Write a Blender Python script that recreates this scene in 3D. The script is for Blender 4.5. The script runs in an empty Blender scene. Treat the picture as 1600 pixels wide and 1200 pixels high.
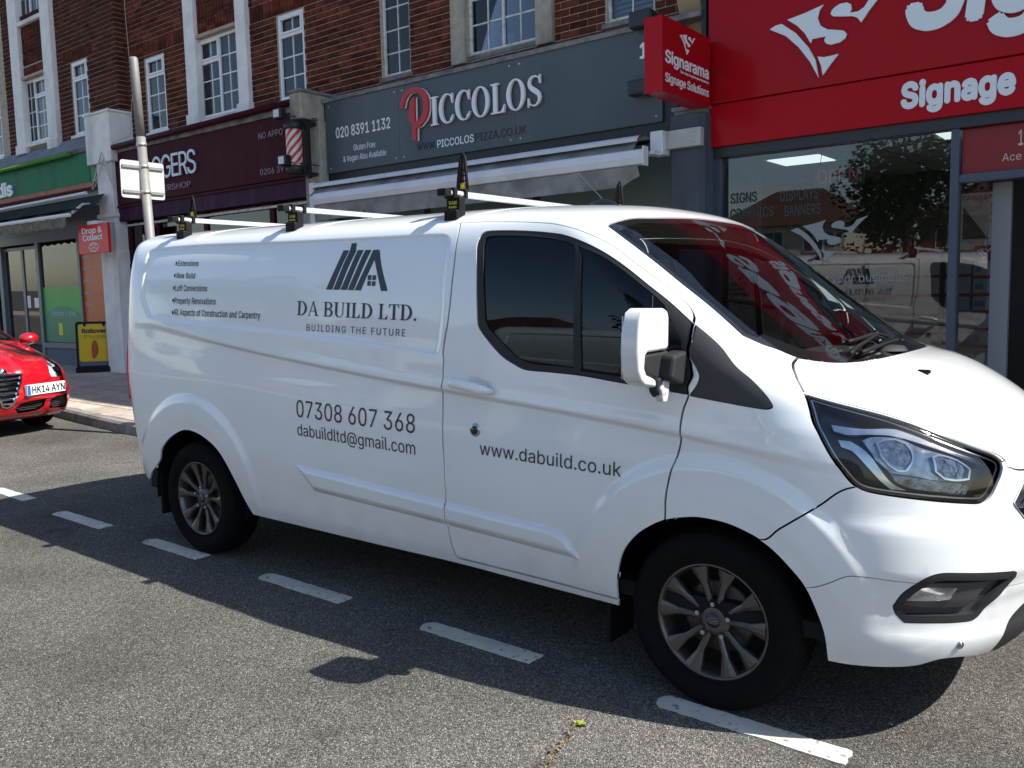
import bpy, bmesh, math, random
import numpy as np
from mathutils import Vector, Matrix
from mathutils.geometry import delaunay_2d_cdt
from math import radians, sin, cos, pi
random.seed(7); np.random.seed(7)
SC = bpy.context.scene
COL = SC.collection

# ------------------------------------------------------------------ camera, sky, sun, exposure
FPX = 1360.0
CAM = (1.31075, -2.91294, 1.59903); YAW, PITCH, ROLL = -0.64904, -0.11238, -0.00792
f = Vector((sin(YAW)*cos(PITCH), cos(YAW)*cos(PITCH), sin(PITCH)))
r = Vector((cos(YAW), -sin(YAW), 0)); u = r.cross(f)
r2 = cos(ROLL)*r + sin(ROLL)*u; u2 = -sin(ROLL)*r + cos(ROLL)*u
cd = bpy.data.cameras.new('camera'); cam = bpy.data.objects.new('camera', cd); COL.objects.link(cam)
cam.matrix_world = Matrix((( r2.x, u2.x, -f.x, CAM[0]), (r2.y, u2.y, -f.y, CAM[1]), (r2.z, u2.z, -f.z, CAM[2]), (0, 0, 0, 1)))
cd.sensor_fit = 'HORIZONTAL'; cd.sensor_width = 36.0; cd.lens = FPX/1600*36; cd.clip_start = 0.05; cd.clip_end = 3000
SC.camera = cam
SUN = Vector((0.84, 0.285, 1.0)).normalized()
EL = math.asin(SUN.z); AZ = math.atan2(SUN.x, SUN.y)
W = bpy.data.worlds.new('World'); SC.world = W; W.use_nodes = True
wn = W.node_tree.nodes; wl = W.node_tree.links
bg = wn['Background']; sky = wn.new('ShaderNodeTexSky'); sky.sky_type = 'NISHITA'; sky.sun_disc = False
sky.sun_elevation = EL; sky.sun_rotation = AZ; sky.air_density = 1.0; sky.dust_density = 0.8; sky.ozone_density = 1.0
wl.new(sky.outputs[0], bg.inputs[0]); bg.inputs[1].default_value = 0.10
sd = bpy.data.lights.new('sun', 'SUN'); sd.energy = 4.6; sd.angle = radians(0.53); sd.color = (1.0, 0.965, 0.90)
so = bpy.data.objects.new('sun', sd); COL.objects.link(so); so.rotation_euler = SUN.to_track_quat('Z', 'Y').to_euler()
so.location = (10, 3, 20)
SC.view_settings.view_transform = 'Standard'; SC.view_settings.look = 'None'; SC.view_settings.gamma = 1.0
SC.view_settings.use_curve_mapping = False; SC.view_settings.exposure = 1.02
SC.cycles.max_bounces = 8; SC.cycles.transparent_max_bounces = 16
SC.cycles.use_denoising = True; SC.cycles.sample_clamp_indirect = 8

# ------------------------------------------------------------------ materials
MATS = {}
def mat(name, col, rough=.6, metal=0, spec=None, coat=0, noise=0, nscale=8, bump=0, bscale=60, dirt=None, dscale=2.5, damt=.5, var=0, emit=None, es=1, trans=0, coord='Object', streak=0):
    """Principled material: base colour broken up by noise, optional dirt stains, bump grain and per-object variation."""
    if name in MATS: return MATS[name]
    m = bpy.data.materials.new(name); m.use_nodes = True; MATS[name] = m
    nt = m.node_tree; N = nt.nodes; L = nt.links; b = N['Principled BSDF']
    spec = (.12 if rough > .65 else .25 if rough > .45 else .45) if spec is None else spec
    b.inputs['Roughness'].default_value = rough; b.inputs['Metallic'].default_value = metal
    b.inputs['Specular IOR Level'].default_value = spec; b.inputs['Coat Weight'].default_value = coat; b.inputs['Coat Roughness'].default_value = .03
    b.inputs['Transmission Weight'].default_value = trans
    c = (*col, 1)
    b.inputs['Base Color'].default_value = c
    tc = N.new('ShaderNodeTexCoord').outputs[coord]
    out = None
    def noisef(scale, detail=4, stretch=None):
        src = tc
        if stretch:
            mp = N.new('ShaderNodeMapping'); mp.inputs['Scale'].default_value = stretch; L.new(src, mp.inputs['Vector']); src = mp.outputs[0]
        n = N.new('ShaderNodeTexNoise'); n.inputs['Scale'].default_value = scale; n.inputs['Detail'].default_value = detail; L.new(src, n.inputs['Vector']); return n.outputs['Fac']
    if noise:
        mr = N.new('ShaderNodeMapRange'); mr.inputs['From Min'].default_value = .3; mr.inputs['From Max'].default_value = .7
        mr.inputs['To Min'].default_value = 1-noise; mr.inputs['To Max'].default_value = 1+noise*.6
        L.new(noisef(nscale), mr.inputs['Value'])
        mx = N.new('ShaderNodeMix'); mx.data_type = 'RGBA'; mx.blend_type = 'MULTIPLY'; mx.inputs['Factor'].default_value = 1
        mx.inputs[6].default_value = c; L.new(mr.outputs[0], mx.inputs[7]); out = mx.outputs[2]
    if var:
        oi = N.new('ShaderNodeObjectInfo'); mr = N.new('ShaderNodeMapRange'); mr.inputs['To Min'].default_value = 1-var; mr.inputs['To Max'].default_value = 1+var
        L.new(oi.outputs['Random'], mr.inputs['Value'])
        mx = N.new('ShaderNodeMix'); mx.data_type = 'RGBA'; mx.blend_type = 'MULTIPLY'; mx.inputs['Factor'].default_value = 1
        if out: L.new(out, mx.inputs[6])
        else: mx.inputs[6].default_value = c
        L.new(mr.outputs[0], mx.inputs[7]); out = mx.outputs[2]
    if dirt:
        mr = N.new('ShaderNodeMapRange'); mr.inputs['From Min'].default_value = .48; mr.inputs['From Max'].default_value = .72; mr.inputs['To Max'].default_value = damt
        L.new(noisef(dscale, 8, (1, 1, .15) if streak else None), mr.inputs['Value'])
        mx = N.new('ShaderNodeMix'); mx.data_type = 'RGBA'; L.new(mr.outputs[0], mx.inputs['Factor'])
        if out: L.new(out, mx.inputs[6])
        else: mx.inputs[6].default_value = c
        mx.inputs[7].default_value = (*dirt, 1); out = mx.outputs[2]
    if out: L.new(out, b.inputs['Base Color'])
    if bump:
        bp = N.new('ShaderNodeBump'); bp.inputs['Strength'].default_value = bump; bp.inputs['Distance'].default_value = .01
        L.new(noisef(bscale, 6), bp.inputs['Height']); L.new(bp.outputs[0], b.inputs['Normal'])
    if emit:
        b.inputs['Emission Color'].default_value = (*emit, 1); b.inputs['Emission Strength'].default_value = es
    return m
def glass(name, tint, refl=1.55, rough=0.0, col=(1, 1, 1)):
    if name in MATS: return MATS[name]
    m = bpy.data.materials.new(name); m.use_nodes = True; MATS[name] = m
    N = m.node_tree.nodes; L = m.node_tree.links; N.remove(N['Principled BSDF'])
    fr = N.new('ShaderNodeFresnel'); fr.inputs['IOR'].default_value = refl
    t = N.new('ShaderNodeBsdfTransparent'); t.inputs[0].default_value = (*tint, 1)
    g = N.new('ShaderNodeBsdfGlossy'); g.inputs['Roughness'].default_value = rough; g.inputs[0].default_value = (*col, 1)
    mx = N.new('ShaderNodeMixShader'); L.new(fr.outputs[0], mx.inputs[0]); L.new(t.outputs[0], mx.inputs[1]); L.new(g.outputs[0], mx.inputs[2])
    L.new(mx.outputs[0], N['Material Output'].inputs[0]); return m

# ------------------------------------------------------------------ object helpers
def tag(o, label=None, cat=None, group=None, kind=None):
    if label: o['label'] = label
    if cat: o['category'] = cat
    if group: o['group'] = group
    if kind: o['kind'] = kind
    return o
def empty(name, loc=(0, 0, 0), label=None, cat=None, group=None, kind=None, parent=None):
    o = bpy.data.objects.new(name, None); COL.objects.link(o); o.location = loc; o.empty_display_size = .1
    if parent: o.parent = parent; o.location = Vector(loc)-origin_of(parent)
    return tag(o, label, cat, group, kind)
def origin_of(o):
    v = Vector((0, 0, 0))
    while o is not None: v = v+o.location; o = o.parent
    return v
# facade frame: the terrace is level, the street in front of it falls about one degree
def _rx(a): return Matrix.Rotation(a, 3, 'X')
FM = Matrix.Rotation(-0.01218, 3, 'Z') @ Matrix.Rotation(-0.01867, 3, 'Y') @ Matrix.Rotation(0.00029, 3, 'X')
def FW(x, y, z): return FM @ Vector((x, y, z))
class MB:
    """collects shapes, links them as one mesh; world coordinates (or facade coordinates with F=True)"""
    def __init__(s, F=False): s.v = []; s.f = []; s.F = F; s.sm = []; s.mk = []
    def add(s, vs, fs, smooth=False):
        k = len(s.v); s.mk.append((k, len(s.f))); s.v += [Vector(p) for p in vs]; s.f += [[i+k for i in q] for q in fs]; s.sm += [smooth]*len(fs); return s
    def box(s, x0, x1, y0, y1, z0, z1, b=0):
        if x1 < x0: x0, x1 = x1, x0
        if y1 < y0: y0, y1 = y1, y0
        if z1 < z0: z0, z1 = z1, z0
        if b:
            bm = bmesh.new(); bmesh.ops.create_cube(bm, size=1)
            for v in bm.verts: v.co = Vector(((x0+x1)/2+v.co.x*(x1-x0), (y0+y1)/2+v.co.y*(y1-y0), (z0+z1)/2+v.co.z*(z1-z0)))
            bmesh.ops.bevel(bm, geom=bm.edges[:], offset=b, segments=2, profile=.5, affect='EDGES')
            vs = [v.co.copy() for v in bm.verts]; bm.verts.index_update(); fs = [[v.index for v in q.verts] for q in bm.faces]; bm.free()
            return s.add(vs, fs)
        return s.add([(x0, y0, z0), (x1, y0, z0), (x1, y1, z0), (x0, y1, z0), (x0, y0, z1), (x1, y0, z1), (x1, y1, z1), (x0, y1, z1)],
                     [[0, 3, 2, 1], [4, 5, 6, 7], [0, 1, 5, 4], [1, 2, 6, 5], [2, 3, 7, 6], [3, 0, 4, 7]])
    def tube(s, pts, rad, n=10, cap=True, smooth=True):
        pts = [Vector(p) for p in pts]; rr = [float(q) for q in (rad if isinstance(rad, (list, tuple)) else [rad]*len(pts))]; k = len(s.v); s.mk.append((k, len(s.f)))
        for i, p in enumerate(pts):
            d = (pts[min(i+1, len(pts)-1)]-pts[max(i-1, 0)]).normalized()
            a = d.orthogonal().normalized() if i == 0 else (pa-d*pa.dot(d)).normalized()
            pa = a; b2 = d.cross(a); s.v += [p+rr[i]*(cos(t*2*pi/n)*a+sin(t*2*pi/n)*b2) for t in range(n)]
        for i in range(len(pts)-1):
            for t in range(n): s.f.append([k+i*n+t, k+i*n+(t+1) % n, k+(i+1)*n+(t+1) % n, k+(i+1)*n+t]); s.sm.append(smooth)
        if cap: s.f.append([k+t for t in range(n)][::-1]); s.f.append([k+(len(pts)-1)*n+t for t in range(n)]); s.sm += [False, False]
        return s
    def lathe(s, prof, c, axis='Z', n=32, smooth=True, closed=False):
        """prof: list of (radius, along); axis Y or Z"""
        k = len(s.v); m = len(prof); s.mk.append((k, len(s.f)))
        for j in range(n):
            t = 2*pi*j/n
            for (R, h) in prof:
                s.v.append(Vector((c[0]+R*cos(t), c[1]+R*sin(t), c[2]+h)) if axis == 'Z' else Vector((c[0]+R*cos(t), c[1]+h, c[2]+R*sin(t))) if axis == 'Y' else Vector((c[0]+h, c[1]+R*cos(t), c[2]+R*sin(t))))
        for j in range(n):
            j2 = (j+1) % n
            for i in range(m-1):
                q = [k+j*m+i, k+j2*m+i, k+j2*m+i+1, k+j*m+i+1]; s.f.append(q if axis != 'Y' else q[::-1]); s.sm.append(smooth)
        return s
    def prism(s, poly, y0, y1, plane='XZ'):
        """polygon (a,b) extruded between y0 and y1"""
        n = len(poly); A = sum(poly[i][0]*poly[(i+1) % n][1]-poly[(i+1) % n][0]*poly[i][1] for i in range(n))
        if A < 0: poly = poly[::-1]
        mk = {'XZ': lambda a, b, h: (a, h, b), 'YZ': lambda a, b, h: (h, a, b), 'XY': lambda a, b, h: (a, b, h)}[plane]
        vs = [mk(a, b, y0) for a, b in poly]+[mk(a, b, y1) for a, b in poly]
        fs = [list(range(n)), list(range(2*n-1, n-1, -1))]+[[i, i+n, (i+1) % n+n, (i+1) % n] for i in range(n)]
        if plane == 'XY': fs = [q[::-1] for q in fs]
        if (plane == 'YZ'): fs = [q[::-1] for q in fs]
        if y1 < y0: fs = [q[::-1] for q in fs]
        return s.add(vs, fs)
    def quadbar(s, a, b, w, h):
        """flat bar from a to b, width w (horizontal), height h"""
        a = Vector(a); b = Vector(b); d = (b-a).normalized(); sd_ = d.cross(Vector((0, 0, 1)))
        if sd_.length < .01: sd_ = Vector((1, 0, 0))
        sd_.normalize(); up = sd_.cross(d)
        P = []
        for p in (a, b):
            for i, j in ((-1, -1), (1, -1), (1, 1), (-1, 1)): P.append(p+sd_*w/2*i+up*h/2*j)
        return s.add(P, [[3, 2, 1, 0], [4, 5, 6, 7], [0, 1, 5, 4], [1, 2, 6, 5], [2, 3, 7, 6], [3, 0, 4, 7]])
    def build(s, name, m, parent=None, label=None, bevel=0, stuff=False, origin=None, split=False):
        if split and len(s.mk) > 1:
            o = None; mk = s.mk+[(len(s.v), len(s.f))]
            for (a, b), (c, d) in zip(mk[:-1], mk[1:]):
                if d > b: t = MB(s.F); t.v = s.v[a:c]; t.f = [[i-a for i in q] for q in s.f[b:d]]; t.sm = s.sm[b:d]; o = t.build(name, m, parent, label, bevel)
            return o
        vs = [FM @ p for p in s.v] if s.F else s.v
        if parent is not None: o0 = origin_of(parent)
        elif origin is not None: o0 = Vector(origin)
        else:
            o0 = Vector((sum(p.x for p in vs)/len(vs), sum(p.y for p in vs)/len(vs), min(p.z for p in vs)))
        me = bpy.data.meshes.new(name); me.from_pydata([p-o0 for p in vs], [], s.f); me.validate()
        if len(me.polygons) == len(s.sm): me.polygons.foreach_set('use_smooth', s.sm)
        me.materials.append(m); me.update()
        o = bpy.data.objects.new(name, me); COL.objects.link(o)
        if parent is not None: o.parent = parent
        else: o.location = o0
        if bevel:
            md = o.modifiers.new('bevel', 'BEVEL'); md.width = bevel; md.segments = 2; md.limit_method = 'ANGLE'; md.angle_limit = radians(40)
        if label: o['label'] = label
        if stuff: o['kind'] = 'stuff'
        return o
def copy_tree(o, parent=None):
    c = o.copy(); COL.objects.link(c); c.parent = parent
    for ch in [x for x in bpy.data.objects if x.parent == o]: copy_tree(ch, c)
    return c
# 2-D union of polygons: sequence of (sign, polygon); returns vertices and triangles
def inside(P, poly):
    x, y = P[:, 0], P[:, 1]; r_ = np.zeros(len(P), bool); n = len(poly)
    for i in range(n):
        x0, y0 = poly[i]; x1, y1 = poly[(i+1) % n]
        if y0 == y1: continue
        c = ((y0 > y) != (y1 > y)) & (x < (x1-x0)*(y-y0)/(y1-y0)+x0); r_ ^= c
    return r_
def union2d(seq, step=0):
    vs = []; es = []
    for sg, p in seq:
        k = len(vs); vs += [Vector((a, b)) for a, b in p]; es += [(k+i, k+(i+1) % len(p)) for i in range(len(p))]
    if step:
        lo = [min(v[i] for v in vs) for i in (0, 1)]; hi = [max(v[i] for v in vs) for i in (0, 1)]
        vs += [Vector((a, b)) for a in np.arange(lo[0], hi[0], step) for b in np.arange(lo[1], hi[1], step)]
    ov, oe, of, _, _, _ = delaunay_2d_cdt(vs, es, [], 0, 1e-6)
    P = np.array([[v.x, v.y] for v in ov]); T = np.array([t[:3] for t in of]); c = P[T].mean(1); ins = np.zeros(len(T), bool)
    for sg, p in seq:
        i = inside(c, p); ins = (ins | i) if sg > 0 else (ins & ~i)
    return P, T[ins]
def flat_letters(P, T, depth, place):
    """turn a flat triangulation into a thin solid; place(a,b,h) gives the 3-D point, h = 0 back, depth = front"""
    n = len(P); vs = [place(a, b, depth) for a, b in P]+[place(a, b, 0) for a, b in P]
    fs = [list(map(int, t)) for t in T]; ed = {}
    for t in fs:
        for i in range(3): ed[(t[i], t[(i+1) % 3])] = 1
    fs2 = list(fs)
    for (a, b) in ed:
        if (b, a) not in ed: fs2.append([b, a, a+n, b+n])
    return vs, fs2
FONT_CACHE = {}
FONT = None
try:   # Blender's own bundled sans, if present; the built-in font otherwise
    FONT = bpy.data.fonts.load(bpy.utils.system_resource('DATAFILES', path='fonts')+'/Inter.woff2')
except Exception: FONT = None
def winding(c, loops):
    w = np.zeros(len(c), int); x, y = c[:, 0], c[:, 1]
    for L_ in loops:
        a = L_; b = np.roll(L_, -1, 0)
        for (x0, y0), (x1, y1) in zip(a, b):
            if y0 == y1: continue
            m = ((y0 > y) != (y1 > y)) & (x < (x1-x0)*(y-y0)/(y1-y0)+x0); w[m] += 1 if y1 > y0 else -1
    return w
TCACHE = {}
def text2d(s, bold=0, shear=0, spacing=1.0):
    key = (s, bold, shear, spacing)
    if key not in TCACHE: TCACHE[key] = _text2d(s, bold, shear, spacing)
    P, T = TCACHE[key]; return P.copy(), T.copy()
def _text2d(s, bold, shear, spacing):
    """text as flat triangles: the outlines of each letter, thickened by bold, filled by winding number"""
    cu = bpy.data.curves.new('t', 'FONT'); cu.body = s; cu.size = 1
    if FONT: cu.font = FONT
    cu.shear = shear; cu.space_character = spacing; cu.resolution_u = 3; cu.fill_mode = 'NONE'
    o = bpy.data.objects.new('t', cu); COL.objects.link(o); bpy.context.view_layer.update()
    me = bpy.data.meshes.new_from_object(o.evaluated_get(bpy.context.evaluated_depsgraph_get()))
    co = np.array([[v.co.x, v.co.y] for v in me.vertices]); nx_ = {}
    for e in me.edges: nx_.setdefault(e.vertices[0], []).append(e.vertices[1]); nx_.setdefault(e.vertices[1], []).append(e.vertices[0])
    bpy.data.objects.remove(o); bpy.data.curves.remove(cu); bpy.data.meshes.remove(me)
    loops = []; seen = set()
    for v in range(len(co)):
        if v in seen or v not in nx_: continue
        path = [v]; seen.add(v); cur = v+1 if v+1 in nx_[v] else nx_[v][0]
        while cur not in seen:
            path.append(cur); seen.add(cur); q = [k for k in nx_[cur] if k not in seen]
            if not q: break
            cur = cur+1 if cur+1 in q else q[0]
        if len(path) > 2: loops.append(co[path])
    loops.sort(key=lambda l: l[:, 0].min()); groups = []
    for l in loops:
        if groups and l[:, 0].min() < groups[-1][1]-.004: groups[-1][0].append(l); groups[-1][1] = max(groups[-1][1], l[:, 0].max())
        else: groups.append([[l], l[:, 0].max()])
    PP, TT = [], []; k0 = 0
    for G, _ in groups:
        offs = [(0, 0)] if bold <= 0 else [(0, 0)]+[(bold*cos(a), bold*sin(a)) for a in np.linspace(0, 2*pi, 9)[:-1]]
        cp = [[l+np.array(d_) for l in G] for d_ in offs]; vs = []; es = []
        for c_ in cp:
            for l in c_: k = len(vs); vs += [Vector(q) for q in l]; es += [(k+i, k+(i+1) % len(l)) for i in range(len(l))]
        ov, _, of, _, _, _ = delaunay_2d_cdt(vs, es, [], 0, 1e-5)
        P = np.array([[v.x, v.y] for v in ov]); T = np.array([t[:3] for t in of]); c = P[T].mean(1); ins = np.zeros(len(T), bool)
        for c_ in cp: ins |= winding(c, c_) != 0
        PP.append(P); TT.append(T[ins]+k0); k0 += len(P)
    P, T = np.concatenate(PP), np.concatenate(TT); a = P[T]; A = (a[:, 1, 0]-a[:, 0, 0])*(a[:, 2, 1]-a[:, 0, 1])-(a[:, 2, 0]-a[:, 0, 0])*(a[:, 1, 1]-a[:, 0, 1])
    T = T[np.abs(A) > 1e-9]; A = A[np.abs(A) > 1e-9]; T[A < 0] = T[A < 0][:, ::-1]
    u_ = np.unique(T); mp = -np.ones(len(P), int); mp[u_] = np.arange(len(u_)); return P[u_], mp[T]
CAP = {}
def capheight(bold=0):
    if bold not in CAP: P, _ = text2d('H', bold); CAP[bold] = P[:, 1].max()
    return CAP[bold]
def fit_text(s, x0, x1, h, **k):
    """text scaled so that it spans x0..x1 and its capitals are h high, baseline at 0"""
    P, T = text2d(s, **k); P = P.copy(); P[:, 0] = x0+(P[:, 0]-P[:, 0].min())/(P[:, 0].max()-P[:, 0].min())*(x1-x0); P[:, 1] *= h/capheight(k.get('bold', 0)); return P, T
def ell(cx, cy, a, b, n=28, t0=0, t1=2*pi):
    return [(cx+a*cos(t0+(t1-t0)*i/n), cy+b*sin(t0+(t1-t0)*i/n)) for i in range(n if t1-t0 > 6.2 else n+1)]
def rect(x0, x1, y0, y1): return [(x0, y0), (x1, y0), (x1, y1), (x0, y1)]
def serif(x0, x1, y, t=.05, up=1): return (1, [(x0, y), (x1, y), (x1, y+t*up), (x0, y+t*up)])
def sglyph(c):
    """serif capitals, cap height 1; returns advance and the polygons"""
    k, h = .175, .055
    if c == 'I': return .42, [(1, rect(.13, .13+k, 0, 1)), serif(.02, .39, 0), serif(.02, .39, 1-h)]
    if c == 'L': return .72, [(1, rect(.13, .13+k, 0, 1)), serif(.02, .4, 1-h), serif(.02, .66, 0), (1, [(.5, .05), (.66, .0), (.69, .27), (.66, .27)])]
    if c == 'T': return .78, [(1, rect(.31, .31+k, 0, 1)), serif(.2, .57, 0), serif(.03, .74, 1-h), (1, [(.03, 1), (.03, .74), (.06, .74), (.13, .96)]), (1, [(.74, 1), (.74, .74), (.71, .74), (.64, .96)])]
    if c == 'O': return .94, [(1, ell(.46, .5, .43, .52)), (-1, ell(.46, .5, .26, .47))]
    if c == 'C': return .84, [(1, ell(.46, .5, .43, .52)), (-1, ell(.5, .5, .29, .465)), (-1, [(.66, .22), (1, .1), (1, .9), (.66, .78)]), (1, [(.72, .66), (.77, .66), (.77, 1.0), (.73, 1.0), (.66, .86)]), (1, [(.64, .05), (.8, .25), (.76, .27), (.6, .1)])]
    if c == 'D': return .92, [(1, ell(.36, .5, .5, .5)), (-1, rect(-.3, .13, -.1, 1.1)), (-1, [(p[0], p[1]) for p in ell(.32, .5, .36, .45)]), (1, rect(.13, .13+k, 0, 1)), serif(.02, .4, 0), serif(.02, .4, 1-h)]
    if c == 'U': return .9, [(1, rect(.12, .12+k, .3, 1)), (1, rect(.7, .76, .3, 1)), (1, ell(.44, .3, .32, .32, 20, pi, 2*pi)), (-1, ell(.485, .31, .215, .27, 20, pi, 2*pi)), serif(.01, .38, 1-h), serif(.6, .86, 1-h)]
    if c == 'A': return .9, [(1, [(.07, 0), (.12, 0), (.46, .95), (.42, 1.02)]), (1, [(.4, 1.02), (.47, 1.02), (.83, 0), (.66, 0)]), (1, rect(.2, .66, .3, .35)), serif(.0, .24, 0), serif(.56, .92, 0)]
    if c == 'B': return .82, [(1, rect(.13, .5, .48, 1)), (1, ell(.46, .755, .27, .245, 24)), (1, rect(.13, .5, 0, .5)), (1, ell(.47, .265, .31, .265, 24)), (-1, rect(.28, .42, .56, .94)), (-1, ell(.4, .75, .17, .19, 20)), (-1, rect(.28, .42, .07, .47)), (-1, ell(.42, .27, .19, .2, 20)), (1, rect(.13, .28, 0, 1)), serif(.02, .3, 0), serif(.02, .3, 1-h)]
    if c == 'S':
        C = [(.62, .78), (.56, .90), (.44, .965), (.30, .965), (.18, .90), (.13, .78), (.17, .66), (.28, .57), (.42, .49), (.55, .40), (.60, .27), (.55, .13), (.43, .04), (.29, .035), (.16, .10), (.09, .23)]
        Wd = [.03, .035, .045, .055, .09, .13, .15, .165, .175, .165, .13, .085, .055, .045, .035, .03]
        Lp, Rp = [], []
        for i, (a, b) in enumerate(C):
            p0 = C[max(i-1, 0)]; p1 = C[min(i+1, len(C)-1)]; dx, dy = p1[0]-p0[0], p1[1]-p0[1]; l = math.hypot(dx, dy); nx, ny = -dy/l, dx/l
            Lp.append((a+nx*Wd[i]/2, b+ny*Wd[i]/2)); Rp.append((a-nx*Wd[i]/2, b-ny*Wd[i]/2))
        return .7, [(1, Lp+Rp[::-1]), (1, [(.59, .72), (.64, .72), (.64, 1.0), (.6, 1.0), (.56, .9)]), (1, [(.06, 0), (.10, 0), (.15, .1), (.11, .3), (.06, .3)])]
    if c == '.': return .3, [(1, ell(.13, .08, .09, .09, 16))]
    return .32, []
def fit_serif(s, x0, x1, h, place, depth, mb, slant=0):
    adv = 0; items = []
    for c in s: a, g = sglyph(c); items.append((adv, g)); adv += a+.02
    k = (x1-x0)/adv
    for a0, g in items:
        if not g: continue
        P, T = union2d(g); Q = np.stack([x0+(P[:, 0]+a0)*k, P[:, 1]*h], 1); vs, fs = flat_letters(Q, T, depth, place); mb.add(vs, fs)
# ------------------------------------------------------------------ street materials
def asphalt(name, base, lightc, amt=.35):
    m = bpy.data.materials.new(name); m.use_nodes = True; N = m.node_tree.nodes; L = m.node_tree.links; b = N['Principled BSDF']
    tc = N.new('ShaderNodeTexCoord').outputs['Object']
    v = N.new('ShaderNodeTexVoronoi'); v.inputs['Scale'].default_value = 185; L.new(tc, v.inputs['Vector'])
    v2 = N.new('ShaderNodeTexVoronoi'); v2.inputs['Scale'].default_value = 380; L.new(tc, v2.inputs['Vector'])
    sp = N.new('ShaderNodeSeparateColor'); L.new(v.outputs['Color'], sp.inputs[0])
    sp2 = N.new('ShaderNodeSeparateColor'); L.new(v2.outputs['Color'], sp2.inputs[0])
    cr = N.new('ShaderNodeValToRGB'); e = cr.color_ramp.elements
    e[0].position = 0; e[0].color = (base[0]*.25, base[1]*.25, base[2]*.27, 1); e[1].position = 1; e[1].color = (*lightc, 1)
    q = e.new(.35); q.color = (base[0]*.8, base[1]*.8, base[2]*.8, 1); q = e.new(.75); q.color = (*base, 1); q = e.new(.93); q.color = (base[0]*1.8, base[1]*1.75, base[2]*1.7, 1)
    L.new(sp.outputs[0], cr.inputs[0])
    cr2 = N.new('ShaderNodeMapRange'); cr2.inputs['To Min'].default_value = .62; cr2.inputs['To Max'].default_value = 1.38; L.new(sp2.outputs[0], cr2.inputs[0])
    n = N.new('ShaderNodeTexNoise'); n.inputs['Scale'].default_value = 1.1; n.inputs['Detail'].default_value = 9; L.new(tc, n.inputs['Vector'])
    mr0 = N.new('ShaderNodeMapRange'); mr0.inputs['From Min'].default_value = .3; mr0.inputs['From Max'].default_value = .7; mr0.inputs['To Min'].default_value = .74; mr0.inputs['To Max'].default_value = 1.2; L.new(n.outputs[0], mr0.inputs[0])
    nb = N.new('ShaderNodeTexNoise'); nb.inputs['Scale'].default_value = .35; nb.inputs['Detail'].default_value = 3; L.new(tc, nb.inputs['Vector'])
    mb = N.new('ShaderNodeMapRange'); mb.inputs['From Min'].default_value = .35; mb.inputs['From Max'].default_value = .65; mb.inputs['To Min'].default_value = .84; mb.inputs['To Max'].default_value = 1.12; L.new(nb.outputs[0], mb.inputs[0])
    ns2 = N.new('ShaderNodeTexNoise'); ns2.inputs['Scale'].default_value = 2.6; ns2.inputs['Detail'].default_value = 2; L.new(tc, ns2.inputs['Vector'])
    ms = N.new('ShaderNodeMapRange'); ms.inputs['From Min'].default_value = .66; ms.inputs['From Max'].default_value = .76; ms.inputs['To Min'].default_value = 1; ms.inputs['To Max'].default_value = .62; L.new(ns2.outputs[0], ms.inputs[0])
    m1 = N.new('ShaderNodeMath'); m1.operation = 'MULTIPLY'; L.new(mr0.outputs[0], m1.inputs[0]); L.new(mb.outputs[0], m1.inputs[1])
    mr = N.new('ShaderNodeMath'); mr.operation = 'MULTIPLY'; L.new(m1.outputs[0], mr.inputs[0]); L.new(ms.outputs[0], mr.inputs[1])
    mu = N.new('ShaderNodeMath'); mu.operation = 'MULTIPLY'; L.new(cr2.outputs[0], mu.inputs[0]); L.new(mr.outputs[0], mu.inputs[1])
    mx = N.new('ShaderNodeMix'); mx.data_type = 'RGBA'; mx.blend_type = 'MULTIPLY'; mx.inputs['Factor'].default_value = 1
    L.new(cr.outputs[0], mx.inputs[6]); L.new(mu.outputs[0], mx.inputs[7]); L.new(mx.outputs[2], b.inputs['Base Color'])
    b.inputs['Roughness'].default_value = .95; b.inputs['Specular IOR Level'].default_value = .12
    bp = N.new('ShaderNodeBump'); bp.inputs['Strength'].default_value = .9; bp.inputs['Distance'].default_value = .006
    L.new(v.outputs['Distance'], bp.inputs['Height']); bp.invert = True; L.new(bp.outputs[0], b.inputs['Normal'])
    return m
M_ASPH = asphalt('asphalt', (.128, .121, .110), (.31, .295, .27))
M_GROUND = mat('far ground', (.09, .09, .08), .9, noise=.3, nscale=.3)
M_PAVE = mat('paving', (.44, .37, .31), .85, noise=.22, nscale=14, bump=.3, bscale=90, var=.14, dirt=(.12, .11, .10), dscale=3, damt=.35)
M_JOINT = mat('paving joint', (.06, .055, .05), .95)
M_KERB = mat('kerb concrete', (.26, .245, .225), .85, noise=.25, nscale=22, bump=.4, bscale=120, var=.1, dirt=(.07, .07, .07), dscale=3, damt=.6)

# ------------------------------------------------------------------ ground, road, kerb, pavement
KL = [(-90, 6.0), (-60, 4.6), (-30, 3.2), (-16, 2.72), (-10.8, 2.42), (-9.4, 2.2), (-7.6, 2.07), (-6.2, 2.04), (60, 2.04)]
def ky(x):
    for (a, b), (c, d) in zip(KL[:-1], KL[1:]):
        if x <= c: return b+(d-b)*(x-a)/(c-a)
    return KL[-1][1]
g = MB(); g.add([(-900, -900, -.03), (900, -900, -.03), (900, 900, -.03), (-900, 900, -.03)], [[0, 1, 2, 3]])
tag(g.build('ground', M_GROUND), kind='structure')
g = MB(); g.add([(-90, -8.6, 0), (60, -8.6, 0), (60, 2.3, 0), (-90, 6.3, 0)], [[0, 1, 2, 3]])
tag(g.build('road', M_ASPH, origin=(0, 0, 0)), kind='structure')
g = MB(); g.box(-90, 60, -12.5, -8.6, -.03, .12); tag(g.build('far_pavement', M_PAVE), kind='structure')
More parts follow.
